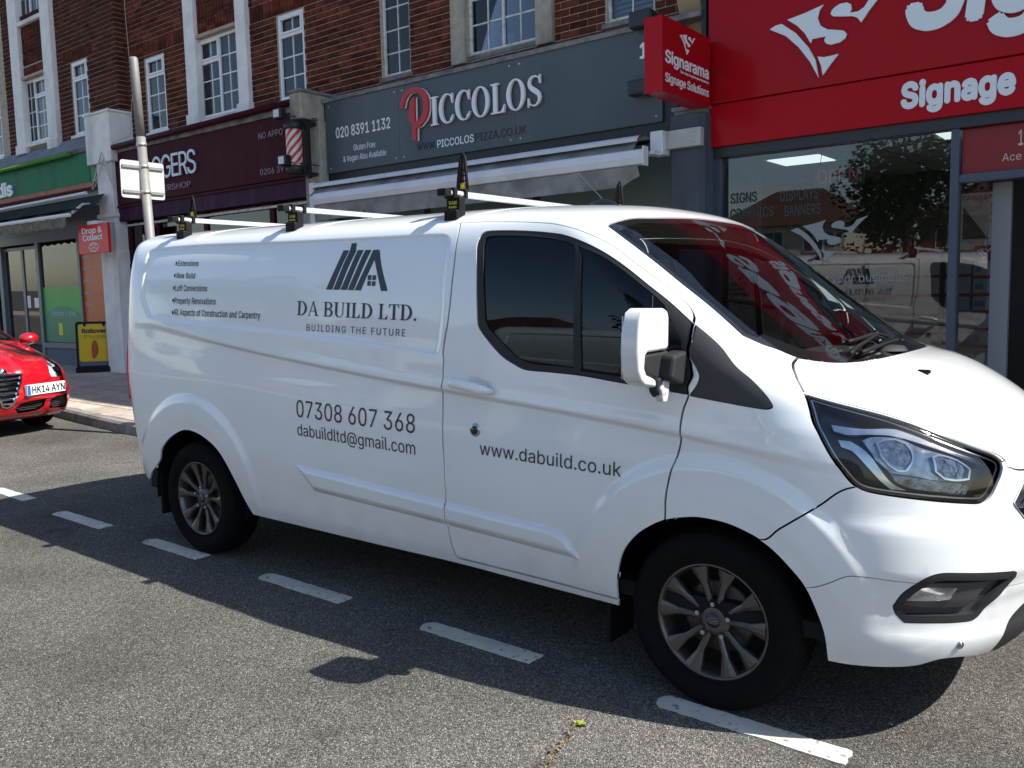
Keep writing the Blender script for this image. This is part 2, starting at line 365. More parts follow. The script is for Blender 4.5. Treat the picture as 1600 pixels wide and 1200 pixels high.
kerb = empty('kerb', (-8, 2.1, 0), kind='structure')
x = -16.0; kb = 0
while x < 3.5:
    x1 = x+.9; g = MB(); dz = random.uniform(-.004, .004); a0, a1 = ky(x+.004), ky(x1-.004)
    prof = [(0, -.02), (.012, .095), (.035, .122), (.13, .124), (.13, -.02)]
    vs = [(x+.004, a0+p, z+dz) for p, z in prof]+[(x1-.004, a1+p, z+dz) for p, z in prof]; n = 5
    g.add(vs, [[4, 3, 2, 1, 0], [5, 6, 7, 8, 9]]+[[i, i+1, i+6, i+5] for i in range(4)])
    g.build('kerb_stone', M_KERB, kerb, origin=None); x = x1
g = MB()
for a, b in ((-90, -16), (3.5, 60)):
    xs = [a]+[p[0] for p in KL if a < p[0] < b]+[b]
    for p, q in zip(xs[:-1], xs[1:]):
        vs = [(p, ky(p)+t, z) for t, z in ((0, -.02), (.012, .1), (.035, .122), (.13, .124))]+[(q, ky(q)+t, z) for t, z in ((0, -.02), (.012, .1), (.035, .122), (.13, .124))]
        g.add(vs, [[i, i+1, i+5, i+4] for i in range(3)])
g.build('distant_kerb', M_KERB, kerb)
pav = empty('pavement', (-8, 3.5, 0), kind='structure')
g = MB()
xs = [-90, -60, -30, -16, -10.8, -9.4, -7.6, -6.2, 60]
for a, b in zip(xs[:-1], xs[1:]): g.add([(a, ky(a)+.12, .108), (b, ky(b)+.12, .108), (b, 7.5, .108), (a, 7.5, .108)], [[0, 1, 2, 3]])
g.build('bedding', M_JOINT, pav)
# paving slabs, each a piece of its own where the photograph shows them, the rest joined
slab_me = {}
def slab_mesh(w, d):
    key = (w, d)
    if key not in slab_me:
        t = MB(); e = .006; t.add([(-w/2, -d/2, -.012), (w/2, -d/2, -.012), (w/2, d/2, -.012), (-w/2, d/2, -.012), (-w/2+e, -d/2+e, 0), (w/2-e, -d/2+e, 0), (w/2-e, d/2-e, 0), (-w/2+e, d/2-e, 0)],
            [[4, 5, 6, 7], [0, 1, 5, 4], [1, 2, 6, 5], [2, 3, 7, 6], [3, 0, 4, 7]])
        me = bpy.data.meshes.new('paving_slab'); me.from_pydata([tuple(v) for v in t.v], [], t.f); me.materials.append(M_PAVE); slab_me[key] = me
    return slab_me[key]
rest = MB(); ns = 0
row = 0; y0 = 2.25
while y0 < 7.0:
    d = .45; off = .3*(row % 2)
    xx = -40+off
    while xx < 30:
        xc, yc = xx+.3, y0+d/2
        if yc-d/2 > ky(xc)+.13 or yc+d/2 > ky(xc)+.2:
            lo = max(yc-d/2, ky(xc)+.135); dd = round(yc+d/2-lo, 2)
            if dd > .08:
                z = .121+random.uniform(-.003, .003)
                near = -15.6 < xc < -7.2 and yc < 5.4
                if near and ns < 290:
                    o = bpy.data.objects.new('paving_slab', slab_mesh(.594, round(dd-.006, 3))); COL.objects.link(o); o.parent = pav
                    o.location = Vector((xc, lo+dd/2, z))-pav.location; o.rotation_euler = (random.uniform(-.004, .004), random.uniform(-.004, .004), random.uniform(-.004, .004)); ns += 1
                else:
                    rest.add([(xc-.297, lo, z), (xc+.297, lo, z), (xc+.297, lo+dd-.006, z), (xc-.297, lo+dd-.006, z)], [[0, 1, 2, 3]])
        xx += .6
    y0 += d; row += 1
rest.build('paving_slabs', M_PAVE, pav, stuff=True)
# parking-bay dashes, worn thermoplastic with a shaped end and thickness of their own
def paint(name, base):
    m = bpy.data.materials.new(name); m.use_nodes = True; N = m.node_tree.nodes; L = m.node_tree.links; b = N['Principled BSDF']
    tc = N.new('ShaderNodeTexCoord').outputs['Object']
    n = N.new('ShaderNodeTexNoise'); n.inputs['Scale'].default_value = 30; n.inputs['Detail'].default_value = 8; L.new(tc, n.inputs['Vector'])
    cr = N.new('ShaderNodeValToRGB'); e = cr.color_ramp.elements; e[0].position = .30; e[0].color = (.16, .155, .145, 1); e[1].position = .42; e[1].color = (*base, 1); L.new(n.outputs[0], cr.inputs[0])
    n2 = N.new('ShaderNodeTexNoise'); n2.inputs['Scale'].default_value = 5; n2.inputs['Detail'].default_value = 5; L.new(tc, n2.inputs['Vector'])
    mr = N.new('ShaderNodeMapRange'); mr.inputs['From Min'].default_value = .3; mr.inputs['From Max'].default_value = .7; mr.inputs['To Min'].default_value = .78; mr.inputs['To Max'].default_value = 1.1; L.new(n2.outputs[0], mr.inputs[0])
    mx = N.new('ShaderNodeMix'); mx.data_type = 'RGBA'; mx.blend_type = 'MULTIPLY'; mx.inputs['Factor'].default_value = 1; L.new(cr.outputs[0], mx.inputs[6]); L.new(mr.outputs[0], mx.inputs[7])
    L.new(mx.outputs[2], b.inputs['Base Color']); b.inputs['Roughness'].default_value = .75
    bp = N.new('ShaderNodeBump'); bp.inputs['Strength'].default_value = .6; bp.inputs['Distance'].default_value = .004; L.new(n.outputs[0], bp.inputs['Height']); L.new(bp.outputs[0], b.inputs['Normal'])
    return m
M_PAINT = paint('road paint', (.54, .52, .46))
marks = [(-7.55, -6.95), (-6.2, -5.58), (-5.01, -4.34), (-3.83, -3.22), (-2.66, -1.98), (-1.44, -.78), (-.19, .53), (1.05, 1.7), (2.3, 2.95)]
WHERE = ['dash beyond the shadow at the far left edge', 'sunlit dash at the left edge of the photo, cut by the shadow edge', 'dash in the shadow behind the rear wheel, clear of the van', 'dash beside the rear tyre of the van',
         'dash between the wheels, nearest the rear tyre', 'dash in front of the side door, halfway in the van shadow', 'half sunlit dash beside the front tyre', 'dash beyond the front bumper', 'dash furthest beyond the front bumper']
for i, (a, b) in enumerate(marks):
    yc = [0.08, 0.05, -.01, -.01, 0.0, 0.0, -.015, -.02, -.02][i]; wd = .052; P = []
    e = .03
    for t in np.linspace(-1, 1, 7): P.append((a+e*abs(t)**2+random.uniform(-.003, .003), yc+wd*t))
    for q in np.linspace(.04, .96, 20): P.append((a+(b-a)*q, yc+wd+random.uniform(-.003, .003)))
    for t in np.linspace(1, -1, 5): P.append((b+random.uniform(-.006, .004), yc+wd*t))
    for q in np.linspace(.96, .04, 20): P.append((a+(b-a)*q, yc-wd+random.uniform(-.003, .003)))
    g = MB(); g.prism(P, .0005, .005, 'XY')
    o = g.build('road_marking', M_PAINT); tag(o, 'worn white parking bay '+WHERE[i], 'road marking', 'dashes of the parking bay line')
# the white bay-end line at the left
g = MB(); g.prism([(-6.22, .05), (-6.08, .07), (-6.55, .75), (-6.9, .75)], .0005, .005, 'XY')
# weeds in the crack of the road
def tuft(cx, cy, n, s, m, name):
    g = MB()
    for i in range(n):
        a = random.uniform(0, 2*pi); rr = abs(random.gauss(0, s)); x, y = cx+rr*cos(a), cy+rr*sin(a); h = random.uniform(.004, .013); w = random.uniform(.003, .006); d = random.uniform(0, 2*pi); lx, ly = cos(d)*h*.8, sin(d)*h*.8
        g.add([(x-w*sin(d), y+w*cos(d), 0.001), (x+w*sin(d), y-w*cos(d), .001), (x+lx+w*sin(d), y+ly-w*cos(d), h*.7), (x+lx*1.6, y+ly*1.6, h), (x+lx-w*sin(d), y+ly+w*cos(d), h*.7)], [[0, 1, 2, 3, 4]])
    return g
M_WEED = mat('weed leaf', (.30, .34, .05), .6, noise=.3, nscale=60); M_DRY = mat('dry weed', (.22, .16, .09), .9, noise=.4, nscale=60)
tag(tuft(-.325, -.36, 70, .011, M_WEED, 'weed').build('weed', M_WEED), 'tiny yellow green weed growing from a crack in the asphalt', 'weed')
g = MB()
for k in range(22):
    t = k/21; tmp = tuft(-.33+.06*t+random.gauss(0, .010), -.42-.26*t, 3, .010, M_DRY, ''); g.v += []; g.add(tmp.v, tmp.f)
tag(g.build('dry_weeds', M_DRY), 'dry brown moss and weeds along the asphalt crack', 'weed', kind='stuff')
g = MB()
gg_ = MB(); rg_ = random.Random(11)
for k in range(420):
    x_ = rg_.uniform(-11, 3.5); y_ = ky(x_)-abs(rg_.gauss(0, .10))-.01 if k % 3 else rg_.uniform(-2.4, 1.8); s_ = rg_.uniform(.002, .006); a_ = rg_.uniform(0, 6.3)
    gg_.add([(x_+s_*cos(a_), y_+s_*sin(a_), .0005), (x_+s_*cos(a_+2.1), y_+s_*sin(a_+2.1), .0005), (x_+s_*cos(a_+4.2), y_+s_*sin(a_+4.2), .0005), (x_, y_, s_*1.2)], [[0, 1, 3], [1, 2, 3], [2, 0, 3]])
tag(gg_.build('grit', mat('grit', (.30, .28, .24), .9)), 'loose grit and tiny stones scattered on the road and along the kerb', 'grit', kind='stuff')
px, py = -.345, -.22
for k in range(46):
    nx, ny = px+random.gauss(.0015, .006), py-.0115; w = random.uniform(.0012, .003)
    g.add([(px-w, py, .0015), (px+w, py, .0015), (nx+w, ny, .0015), (nx-w, ny, .0015)], [[3, 2, 1, 0]]); px, py = nx, ny
tag(g.build('road_crack', M_JOINT), kind='structure')
# ------------------------------------------------------------------ measured outlines (metres)
# van stages: side height, half width, corner start x, nose x, centre height, roundness, rear corner x, tail x
VST = [
[.240,.900,.36,.86,.24,2.4,-3.72,-3.98],
[.300,.945,.33,.95,.30,2.4,-3.74,-4.04],
[.400,.968,.30,1.00,.38,2.4,-3.76,-4.09],
[.600,.983,.25,1.02,.58,2.4,-3.80,-4.15],
[.800,.991,.20,1.02,.79,2.4,-3.83,-4.19],
[.930,.993,.17,1.005,.93,2.4,-3.85,-4.20],
[1.010,.992,.15,.975,1.02,2.4,-3.86,-4.21],
[1.080,.990,.12,.88,1.11,2.45,-3.87,-4.21],
[1.140,.986,.08,.745,1.20,2.5,-3.87,-4.215],
[1.200,0.984,.05,.59,1.275,2.6,-3.87,-4.215],
[1.260,0.981,.0,.43,1.325,2.7,-3.87,-4.215],
[1.310,0.978,-.08,.34,1.35,2.8,-3.87,-4.215],
[1.400,0.971,-.20,.24,1.415,2.8,-3.87,-4.21],
[1.500,0.962,-.33,.11,1.505,2.8,-3.87,-4.20],
[1.600,0.949,-.46,-.03,1.61,2.8,-3.88,-4.20],
[1.700,0.930,-.58,-.16,1.715,2.8,-3.89,-4.20],
[1.780,0.907,-.68,-.28,1.80,2.8,-3.90,-4.20],
[1.840,0.880,-.75,-.40,1.882,2.8,-3.92,-4.20],
[1.880,0.850,-.83,-.51,1.935,2.8,-3.93,-4.19],
[1.912,0.800,-.97,-.68,1.968,2.8,-3.92,-4.17],
[1.940,0.722,-1.15,-.90,1.983,2.8,-3.90,-4.13],
[1.962,.600,-1.35,-1.12,1.990,2.8,-3.85,-4.05],
[1.978,.450,-1.60,-1.40,1.994,2.8,-3.75,-3.92],
[1.990,.250,-1.90,-1.75,1.998,2.8,-3.5,-3.60],
[1.999,.001,-2.40,-2.39,2.000,2.8,-3.0,-3.01]]
CST = [[.17,.78,.45,.66,.17,2.5,-3.0,-3.25],[.24,.86,.42,.80,.24,2.5,-3.05,-3.38],[.34,.89,.38,.855,.34,2.5,-3.1,-3.42],[.48,.897,.33,.87,.48,2.5,-3.1,-3.45],[.60,.90,.28,.865,.61,2.5,-3.1,-3.45],[.69,.893,.22,.83,.72,2.4,-3.1,-3.44],[.76,.88,.14,.72,.80,2.3,-3.1,-3.42],[.82,.87,.02,.50,.88,2.3,-3.1,-3.4],[.88,.86,-.12,.15,.955,2.4,-3.1,-3.4],[.93,.85,-.28,-.15,1.01,2.6,-3.1,-3.4],[.97,.84,-.42,-.28,1.04,2.8,-3.1,-3.4],[1.07,.80,-.66,-.45,1.12,2.8,-3.05,-3.33],[1.22,.72,-.98,-.68,1.25,2.8,-2.95,-3.22],[1.34,.64,-1.24,-.92,1.37,2.8,-2.8,-3.05],[1.405,.55,-1.45,-1.15,1.43,2.8,-2.6,-2.9],[1.44,.40,-1.65,-1.45,1.452,2.8,-2.4,-2.65],[1.455,.001,-2.0,-1.99,1.458,2.8,-2.15,-2.16]]
# panel outlines on the van body chart
CHARTS = {
    'door': [[-0.4417, 1.8138], [-0.2485, 1.8088], [-0.0588, 1.7893], [0.1405, 1.759], [0.2683, 1.7296], [0.3731, 1.6893], [0.4694, 1.62], [0.5019, 1.5287], [0.54, 1.4487], [0.5519, 1.3914], [0.5382, 1.3409], [0.5077, 1.3051], [0.4486, 1.2727], [0.331, 1.2166], [0.174, 1.1477], [0.0299, 1.028], [0.0006, 0.9627], [-0.0296, 0.9067], [-0.0823, 0.8087], [-0.1172, 0.7191], [-0.1433, 0.6635], [-0.1791, 0.5975], [-0.2141, 0.5186], [-0.2414, 0.4373], [-0.3228, 0.401], [-0.3959, 0.3567], [-0.468, 0.2887], [-0.5241, 0.1927], [-0.5438, 0.121], [-0.9403, 0.1288], [-1.3852, 0.1328], [-1.3945, 0.1659], [-1.3938, 0.2251], [-1.3867, 0.2761], [-1.3673, 0.3562], [-1.3301, 0.5223], [-1.2946, 0.7152], [-1.241, 0.9136], [-1.1719, 1.0862], [-0.9726, 1.2699], [-0.7868, 1.4446], [-0.6067, 1.6224], [-0.5137, 1.7371]],
    'surround': [[-0.4273, 1.6489], [-0.3633, 1.7062], [-0.3012, 1.7278], [-0.1175, 1.7206], [0.0869, 1.6942], [0.2514, 1.6525], [0.3624, 1.5879], [0.4206, 1.5086], [0.4503, 1.4207], [0.4604, 1.3627], [0.4547, 1.2764], [0.3289, 1.2166], [0.1704, 1.1476], [0.0272, 1.0278], [-0.0002, 0.9696], [-0.2814, 1.0105], [-0.4465, 1.036], [-0.5953, 1.0447], [-0.7265, 1.0502], [-0.7709, 1.0803], [-0.7926, 1.1138], [-0.8084, 1.2149], [-0.7891, 1.2612], [-0.5653, 1.4995]],
    'glass_a': [[-0.3666, 1.6673], [-0.3218, 1.6941], [-0.1406, 1.6893], [0.0662, 1.6639], [0.1886, 1.627], [-0.4635, 1.0753], [-0.5707, 1.0803], [-0.6728, 1.0859], [-0.7133, 1.1183], [-0.7508, 1.2388], [-0.7281, 1.2798]],
    'glass_b': [[0.2125, 1.6165], [0.3239, 1.5644], [0.3865, 1.4862], [0.4141, 1.3982], [0.4094, 1.3522], [0.2366, 1.1973], [0.1144, 1.1457], [-0.0566, 1.0205], [-0.1736, 1.0351], [-0.4376, 1.062]],
    'sail': [[0.4607, 1.2689], [0.4656, 1.2241], [0.4618, 1.1813], [0.414, 1.0964], [0.359, 0.9392], [0.342, 0.9244], [0.3132, 0.9184], [0.1327, 0.942], [0.0073, 0.9634], [0.1891, 1.148], [0.3499, 1.2168]],
    'ws_left': [[0.5804, 1.7133], [0.6067, 1.5747], [0.6333, 1.4564], [0.6453, 1.3433], [0.6375, 1.2281]],
    'ws_top': [[0.6098, 1.7282], [0.7645, 1.7533], [0.8933, 1.7499], [1.0531, 1.7478]],
    'ws_bot': [[0.6797, 1.1951], [0.7244, 1.1724], [0.7591, 1.1431], [0.8027, 1.1177], [0.8421, 1.0986], [0.9058, 1.0793], [0.9887, 1.0654], [1.0831, 1.0585]],
    'bonnet_side': [[0.7623, 1.1331], [0.7019, 1.1101], [0.626, 1.0579], [0.5579, 0.995], [0.6044, 0.9534], [0.6933, 0.8836], [0.7434, 0.8366], [0.7932, 0.7875], [0.8543, 0.7428], [0.9213, 0.707], [0.9366, 0.6875], [0.938, 0.6682], [0.9907, 0.652]],
    'headlight': [[0.5483, 0.9849], [0.5947, 0.9457], [0.6849, 0.8769], [0.7355, 0.8305], [0.7865, 0.7816], [0.8485, 0.7373], [0.9049, 0.7059], [0.9198, 0.6914], [0.9193, 0.6685], [0.8831, 0.6213], [0.8537, 0.5887], [0.8247, 0.5746], [0.7906, 0.5744], [0.6493, 0.5896], [0.51, 0.607], [0.4679, 0.622], [0.4384, 0.6586], [0.4138, 0.7318], [0.4378, 0.8314], [0.4894, 0.9126]],
    'bumper_cut': [[0.4579, 0.6214], [0.3407, 0.5521], [0.2075, 0.4728], [0.1225, 0.426]],
    'bumper_seam': [[0.2528, 0.304], [0.3953, 0.3571], [0.4305, 0.3609], [0.6011, 0.3524]],
    'bumper_bottom': [[0.2753, 0.0744], [0.3952, 0.075], [0.5671, 0.0847], [0.6233, 0.0927], [0.6932, 0.1125], [0.7852, 0.1099], [0.9073, 0.0932]],
    'black_edge': [[0.9073, 0.0932], [0.9366, 0.1802], [1.0138, 0.2355]],
    'fog_pod': [[0.5298, 0.2794], [0.5547, 0.3133], [0.6011, 0.3524], [0.6412, 0.3762], [0.6902, 0.3843], [0.9173, 0.3698], [0.9347, 0.3634], [0.9381, 0.3486], [0.9049, 0.3156], [0.8432, 0.2674], [0.8029, 0.2334], [0.7412, 0.2289], [0.6601, 0.2299], [0.5648, 0.2299], [0.5361, 0.2566]],
    'fog_lens': [[0.568, 0.2974], [0.5915, 0.3298], [0.6384, 0.3382], [0.728, 0.3348], [0.7066, 0.3013], [0.6362, 0.2975]],
    'fog_face': [[0.5611, 0.2804], [0.5995, 0.3337], [0.6392, 0.3494], [0.8394, 0.3468], [0.8157, 0.3173], [0.7714, 0.2783], [0.7279, 0.2735], [0.6356, 0.2752]],
    'grille': [[0.9975, 0.6205], [0.9386, 0.5645], [0.9847, 0.496]],
    'arch_f': [[-0.5404, 0.1177], [-0.5241, 0.1927], [-0.468, 0.2887], [-0.3959, 0.3567], [-0.3228, 0.401], [-0.2448, 0.4347], [-0.1522, 0.4565], [-0.0814, 0.4644], [0.0156, 0.4586], [0.104, 0.4344], [0.1578, 0.4061], [0.2062, 0.3622], [0.2527, 0.3034], [0.2803, 0.2115], [0.2852, 0.1546], [0.2726, 0.0722]],
    'arch_r': [[-3.822, 0.1341], [-3.7193, 0.2835], [-3.6704, 0.3476], [-3.5778, 0.4069], [-3.4772, 0.4492], [-3.3852, 0.4737], [-3.3021, 0.4765], [-3.1964, 0.4565], [-3.0876, 0.4098], [-3.0201, 0.3449], [-2.9669, 0.257], [-2.9326, 0.1747], [-2.921, 0.1121]],
    'sill_b': [[-2.9312, 0.0982], [-2.6559, 0.0983], [-1.9844, 0.1006], [-1.4057, 0.1055], [-0.9565, 0.0973], [-0.5596, 0.0913]],
    'rear_b': [[-3.822, 0.1341], [-3.9404, 0.1586], [-4.0695, 0.2019]],
    'recess': [[-3.7646, 1.6754], [-3.7569, 1.7014], [-3.7291, 1.7285], [-3.6596, 1.7481], [-3.0549, 1.7612], [-1.8957, 1.7415], [-0.901, 1.7357], [-0.6365, 1.7313], [-0.6093, 1.7193], [-0.6048, 1.6992], [-0.6132, 1.6696], [-0.6852, 1.5894], [-0.7992, 1.4763], [-1.0164, 1.2541], [-1.1267, 1.1522], [-1.1964, 1.0991], [-1.2219, 1.0979], [-1.6777, 1.1402], [-2.3164, 1.17], [-2.871, 1.1918], [-3.668, 1.2271], [-3.7114, 1.2455], [-3.796, 1.357], [-3.7921, 1.4599], [-3.7741, 1.5915]],
    'strip': [[-2.3984, 0.3985], [-1.3673, 0.3562], [-0.8134, 0.3362], [-0.7648, 0.3282], [-0.7318, 0.3125], [-0.6711, 0.2412], [-1.417, 0.267], [-2.2861, 0.2927]],
    'crease': [[-3.6334, 1.2059], [-3.2027, 1.1398], [-2.3745, 1.0405], [-1.7643, 0.946], [-1.2309, 0.8716], [-0.6997, 0.8217], [-0.2583, 0.7979], [-0.017, 0.7303], [0.2166, 0.7196], [0.4078, 0.6859]],
    'handle': [[-1.1783, 0.9367], [-1.0481, 0.927], [-0.9397, 0.8914], [-0.9704, 0.9883], [-1.0434, 0.8813], [-1.1142, 0.6678]],
    'wiper': [[0.966, 1.1058], [1.1726, 1.151], [1.4, 1.1281]],
    'washer': [[1.0651, 0.9646], [1.4, 0.9591]],
    'sensor': [[0.7483, 0.1599]],
    'bonnet_crease': [[0.9275, 1.0494], [0.9912, 0.9697], [1.0287, 0.8707], [1.0681, 0.7795]],
    'text': [[-3.3855, 1.6093], [-3.4304, 1.2659], [-2.4978, 1.252], [-1.8028, 1.4151], [-1.296, 1.4138], [-1.4403, 1.7055], [-2.1413, 1.2789], [-1.1937, 1.26], [-2.3314, 0.6143], [-1.4804, 0.6188], [-2.3465, 0.5257], [-1.5045, 0.5282], [-1.106, 0.5725], [-0.4045, 0.559]],
    'hl0': [[0.513, 0.8564], [0.5896, 0.8392], [0.6838, 0.8314], [0.7357, 0.8083], [0.7744, 0.7709], [0.8322, 0.7187], [0.8782, 0.6868], [0.8675, 0.6759], [0.8158, 0.7101], [0.7472, 0.7546], [0.7042, 0.7826], [0.6572, 0.8065], [0.5944, 0.8133], [0.5242, 0.8121], [0.4958, 0.829]],
    'hl1': [[0.4752, 0.786], [0.5123, 0.7835], [0.529, 0.7538], [0.5441, 0.6886], [0.5684, 0.6402], [0.6085, 0.6159], [0.5648, 0.6183], [0.5383, 0.6441], [0.5067, 0.6978], [0.4906, 0.7443], [0.4662, 0.7581]],
    'hl2': [[0.5738, 0.6669], [0.6597, 0.6526], [0.7891, 0.6305], [0.8134, 0.6193], [0.7939, 0.5973], [0.6757, 0.6142], [0.6187, 0.6241], [0.5861, 0.6405]],
    'hl3': [[0.5552, 0.7895], [0.6078, 0.8064], [0.6798, 0.7989], [0.7122, 0.7598], [0.7817, 0.7231], [0.8171, 0.6902], [0.8073, 0.6434], [0.7043, 0.6467], [0.6433, 0.66], [0.5744, 0.6694], [0.5438, 0.7149]],
    'hl4': [[0.5835, 0.777], [0.6186, 0.7907], [0.6536, 0.7918], [0.6758, 0.7732], [0.6675, 0.7407], [0.6475, 0.7043], [0.6201, 0.6746], [0.5934, 0.6745], [0.5724, 0.6943], [0.5625, 0.7261]],
    'hl5': [[0.712, 0.7227], [0.7367, 0.7306], [0.7688, 0.719], [0.7986, 0.6966], [0.8167, 0.6758], [0.8021, 0.6438], [0.7609, 0.6418], [0.7236, 0.6484], [0.7015, 0.673]],
    'wip0': [[1.0373, 1.1412], [1.3631, 1.1553], [1.4, 1.1222]],
    'wip1': [[0.9869, 1.0779], [1.2282, 1.0896], [1.4, 1.0933]],
    'wip2': [[0.9314, 1.0836], [1.052, 1.1099], [1.3531, 1.1523]],
}
# flat marks (x, z)
MARKS = {
    'bullet': [[-3.5078, 1.753], [-3.5018, 1.6783], [-3.4962, 1.6037], [-3.4945, 1.5293], [-3.4945, 1.4567]],
    'logo': [[[-2.0283, 1.7862], [-1.9874, 1.7849], [-2.0723, 1.588], [-2.1184, 1.5894]], [[-1.9829, 1.8211], [-1.9472, 1.8209], [-1.9382, 1.7851], [-1.9807, 1.7853]], [[-1.9807, 1.7853], [-1.9337, 1.7844], [-2.0174, 1.5878], [-2.0635, 1.588]], [[-1.9227, 1.784], [-1.8825, 1.7839], [-1.964, 1.5865], [-2.0096, 1.5878]], [[-1.8692, 1.7835], [-1.8276, 1.7822], [-1.9148, 1.5851], [-1.9572, 1.5864]], [[-1.8144, 1.7818], [-1.7722, 1.7816], [-1.6788, 1.581], [-1.7231, 1.5811], [-1.7922, 1.7335], [-1.863, 1.5838], [-1.9064, 1.5851]], [[-1.8215, 1.6577], [-1.7973, 1.6585], [-1.7975, 1.6343], [-1.822, 1.6346]], [[-1.7898, 1.6573], [-1.7663, 1.657], [-1.7659, 1.634], [-1.7902, 1.6342]], [[-1.8212, 1.6295], [-1.7967, 1.6292], [-1.7976, 1.6056], [-1.8214, 1.6069]], [[-1.7893, 1.628], [-1.765, 1.6278], [-1.766, 1.6054], [-1.7895, 1.6055]]],
    'sig': [[[-1.759, 3.926], [-1.7, 3.95], [-1.648, 3.953], [-1.523, 3.852], [-1.406, 3.705], [-1.341, 3.584], [-1.311, 3.427], [-1.39, 3.579], [-1.492, 3.721], [-1.61, 3.841]], [[-1.597, 3.978], [-1.438, 4.003], [-1.277, 4.041], [-1.311, 4.001], [-1.327, 3.936], [-1.302, 3.87], [-1.239, 3.824], [-1.156, 3.803], [-1.101, 3.787], [-1.074, 3.758], [-1.087, 3.72], [-1.134, 3.695], [-1.209, 3.689], [-1.249, 3.707], [-1.266, 3.736], [-1.252, 3.769], [-1.371, 3.768], [-1.385, 3.736], [-1.436, 3.828], [-1.509, 3.911]], [[-1.213, 3.947], [-1.203, 3.978], [-1.173, 4.001], [-1.132, 4.017], [-1.078, 4.016], [-1.044, 3.995], [-1.037, 3.957], [-1.05, 3.926], [-0.983, 3.921], [-0.931, 3.947], [-0.879, 4.021], [-0.739, 4.062], [-0.827, 3.984], [-0.891, 3.913], [-0.955, 3.827], [-0.989, 3.874], [-1.036, 3.895], [-1.117, 3.909], [-1.192, 3.925]], [[-1.323, 3.61], [-1.264, 3.594], [-1.194, 3.596], [-1.142, 3.6], [-1.207, 3.526], [-1.276, 3.442], [-1.288, 3.519]]],
    'P': [[[-6.478, 3.918], [-6.461, 3.988], [-6.423, 4.044], [-6.358, 4.106], [-6.289, 4.129], [-6.221, 4.13], [-6.127, 4.108], [-6.062, 4.069], [-6.012, 4.005], [-5.989, 3.926], [-5.994, 3.833], [-6.017, 3.761], [-6.066, 3.701], [-6.135, 3.654], [-6.206, 3.639], [-6.21, 3.493], [-6.278, 3.498], [-6.275, 3.711], [-6.321, 3.736], [-6.323, 3.833], [-6.303, 3.964], [-6.254, 4.004], [-6.219, 4.013], [-6.224, 3.723], [-6.158, 3.728], [-6.102, 3.782], [-6.075, 3.854], [-6.075, 3.93], [-6.099, 3.999], [-6.157, 4.051], [-6.223, 4.071], [-6.292, 4.067], [-6.348, 4.038], [-6.392, 3.977], [-6.409, 3.91]]],
}
MARKS_T = [["Extensions", [-3.4787, 1.7375], [-3.2646, 1.7316], [-3.4883, 1.7698]], ["New Build", [-3.4708, 1.6626], [-3.2798, 1.6581], [-3.4756, 1.6951]], ["Loft Conversions", [-3.4703, 1.5865], [-3.145, 1.5818], [-3.4728, 1.6226]], ["Property Renovations", [-3.4709, 1.5103], [-3.0532, 1.5073], [-3.4718, 1.5465]], ["All Aspects of Construction and Carpentry", [-3.4732, 1.4417], [-2.6415, 1.4324], [-3.4692, 1.4799]], ["DA", [-2.3367, 1.4566], [-1.4715, 1.4412], [-2.3344, 1.5308]], ["BUILDING THE FUTURE", [-2.2533, 1.3783], [-1.5483, 1.3679], [-2.2504, 1.4115]], ["07308 607 368", [-2.3157, 0.9267], [-1.4689, 0.9194], [-2.3061, 1.0159]], ["dabuildltd@gmail.com", [-2.3155, 0.829], [-1.4691, 0.8187], [-2.3067, 0.8902]], ["www.dabuild.co.uk", [-1.0801, 0.8644], [-0.3693, 0.8531], [-1.0743, 0.9201]]]
CARC = {
    'lamp': [[0.549, 0.734], [0.567, 0.689], [0.567, 0.634], [0.635, 0.567], [0.669, 0.512], [0.737, 0.478], [0.822, 0.456], [0.908, 0.456], [0.908, 0.489], [0.874, 0.567], [0.771, 0.656]],
    'gr': [[1.3, 0.512], [1.249, 0.512], [1.181, 0.5], [1.164, 0.467], [1.198, 0.378], [1.266, 0.222], [1.283, 0.234], [1.3, 0.356]],
    'plate': [[1.164, 0.411], [0.737, 0.411], [0.754, 0.311], [1.164, 0.311]],
    'intake': [[0.942, 0.245], [0.891, 0.267], [0.737, 0.267], [0.686, 0.189], [0.686, 0.133], [0.942, 0.156]],
    'low': [[1.3, 0.2], [1.3, 0.156], [1.232, 0.145], [1.198, 0.222], [0.993, 0.267], [1.01, 0.178], [1.095, 0.145], [1.232, 0.133]],
    'bonnetedge': [[0.481, 1.068], [0.464, 0.956], [0.549, 0.734], [0.771, 0.645], [0.891, 0.545], [0.925, 0.456], [1.146, 0.423], [1.164, 0.489]],
    'ws': [[0.532, 1.257], [0.515, 1.179], [0.481, 1.079], [0.908, 1.034]],
}
# ------------------------------------------------------------------ terrace: brick wall and upper storeys
M_BRICK = mat('brick', (.12, .030, .016), .9, noise=.42, nscale=11, bump=.35, bscale=110, var=.55, dirt=(.05, .03, .028), dscale=9, damt=.55)
M_BRICKD = mat('dark brick', (.085, .024, .015), .9, noise=.38, nscale=11, bump=.35, bscale=110, var=.4, dirt=(.04, .028, .026), dscale=9, damt=.6)
M_MORTAR = mat('mortar', (.42, .35, .28), .95, noise=.25, nscale=20, bump=.3, bscale=150)
M_WHITE = mat('white window frame', (.74, .75, .76), .35, noise=.05, nscale=5)
M_OLDW = mat('flaking white paint', (.62, .62, .60), .6, dirt=(.25, .22, .18), dscale=14, damt=.7)
M_PIL = mat('white render', (.76, .75, .72), .75, noise=.1, nscale=5, dirt=(.28, .27, .25), dscale=2.2, damt=.55, streak=1, bump=.2, bscale=50)
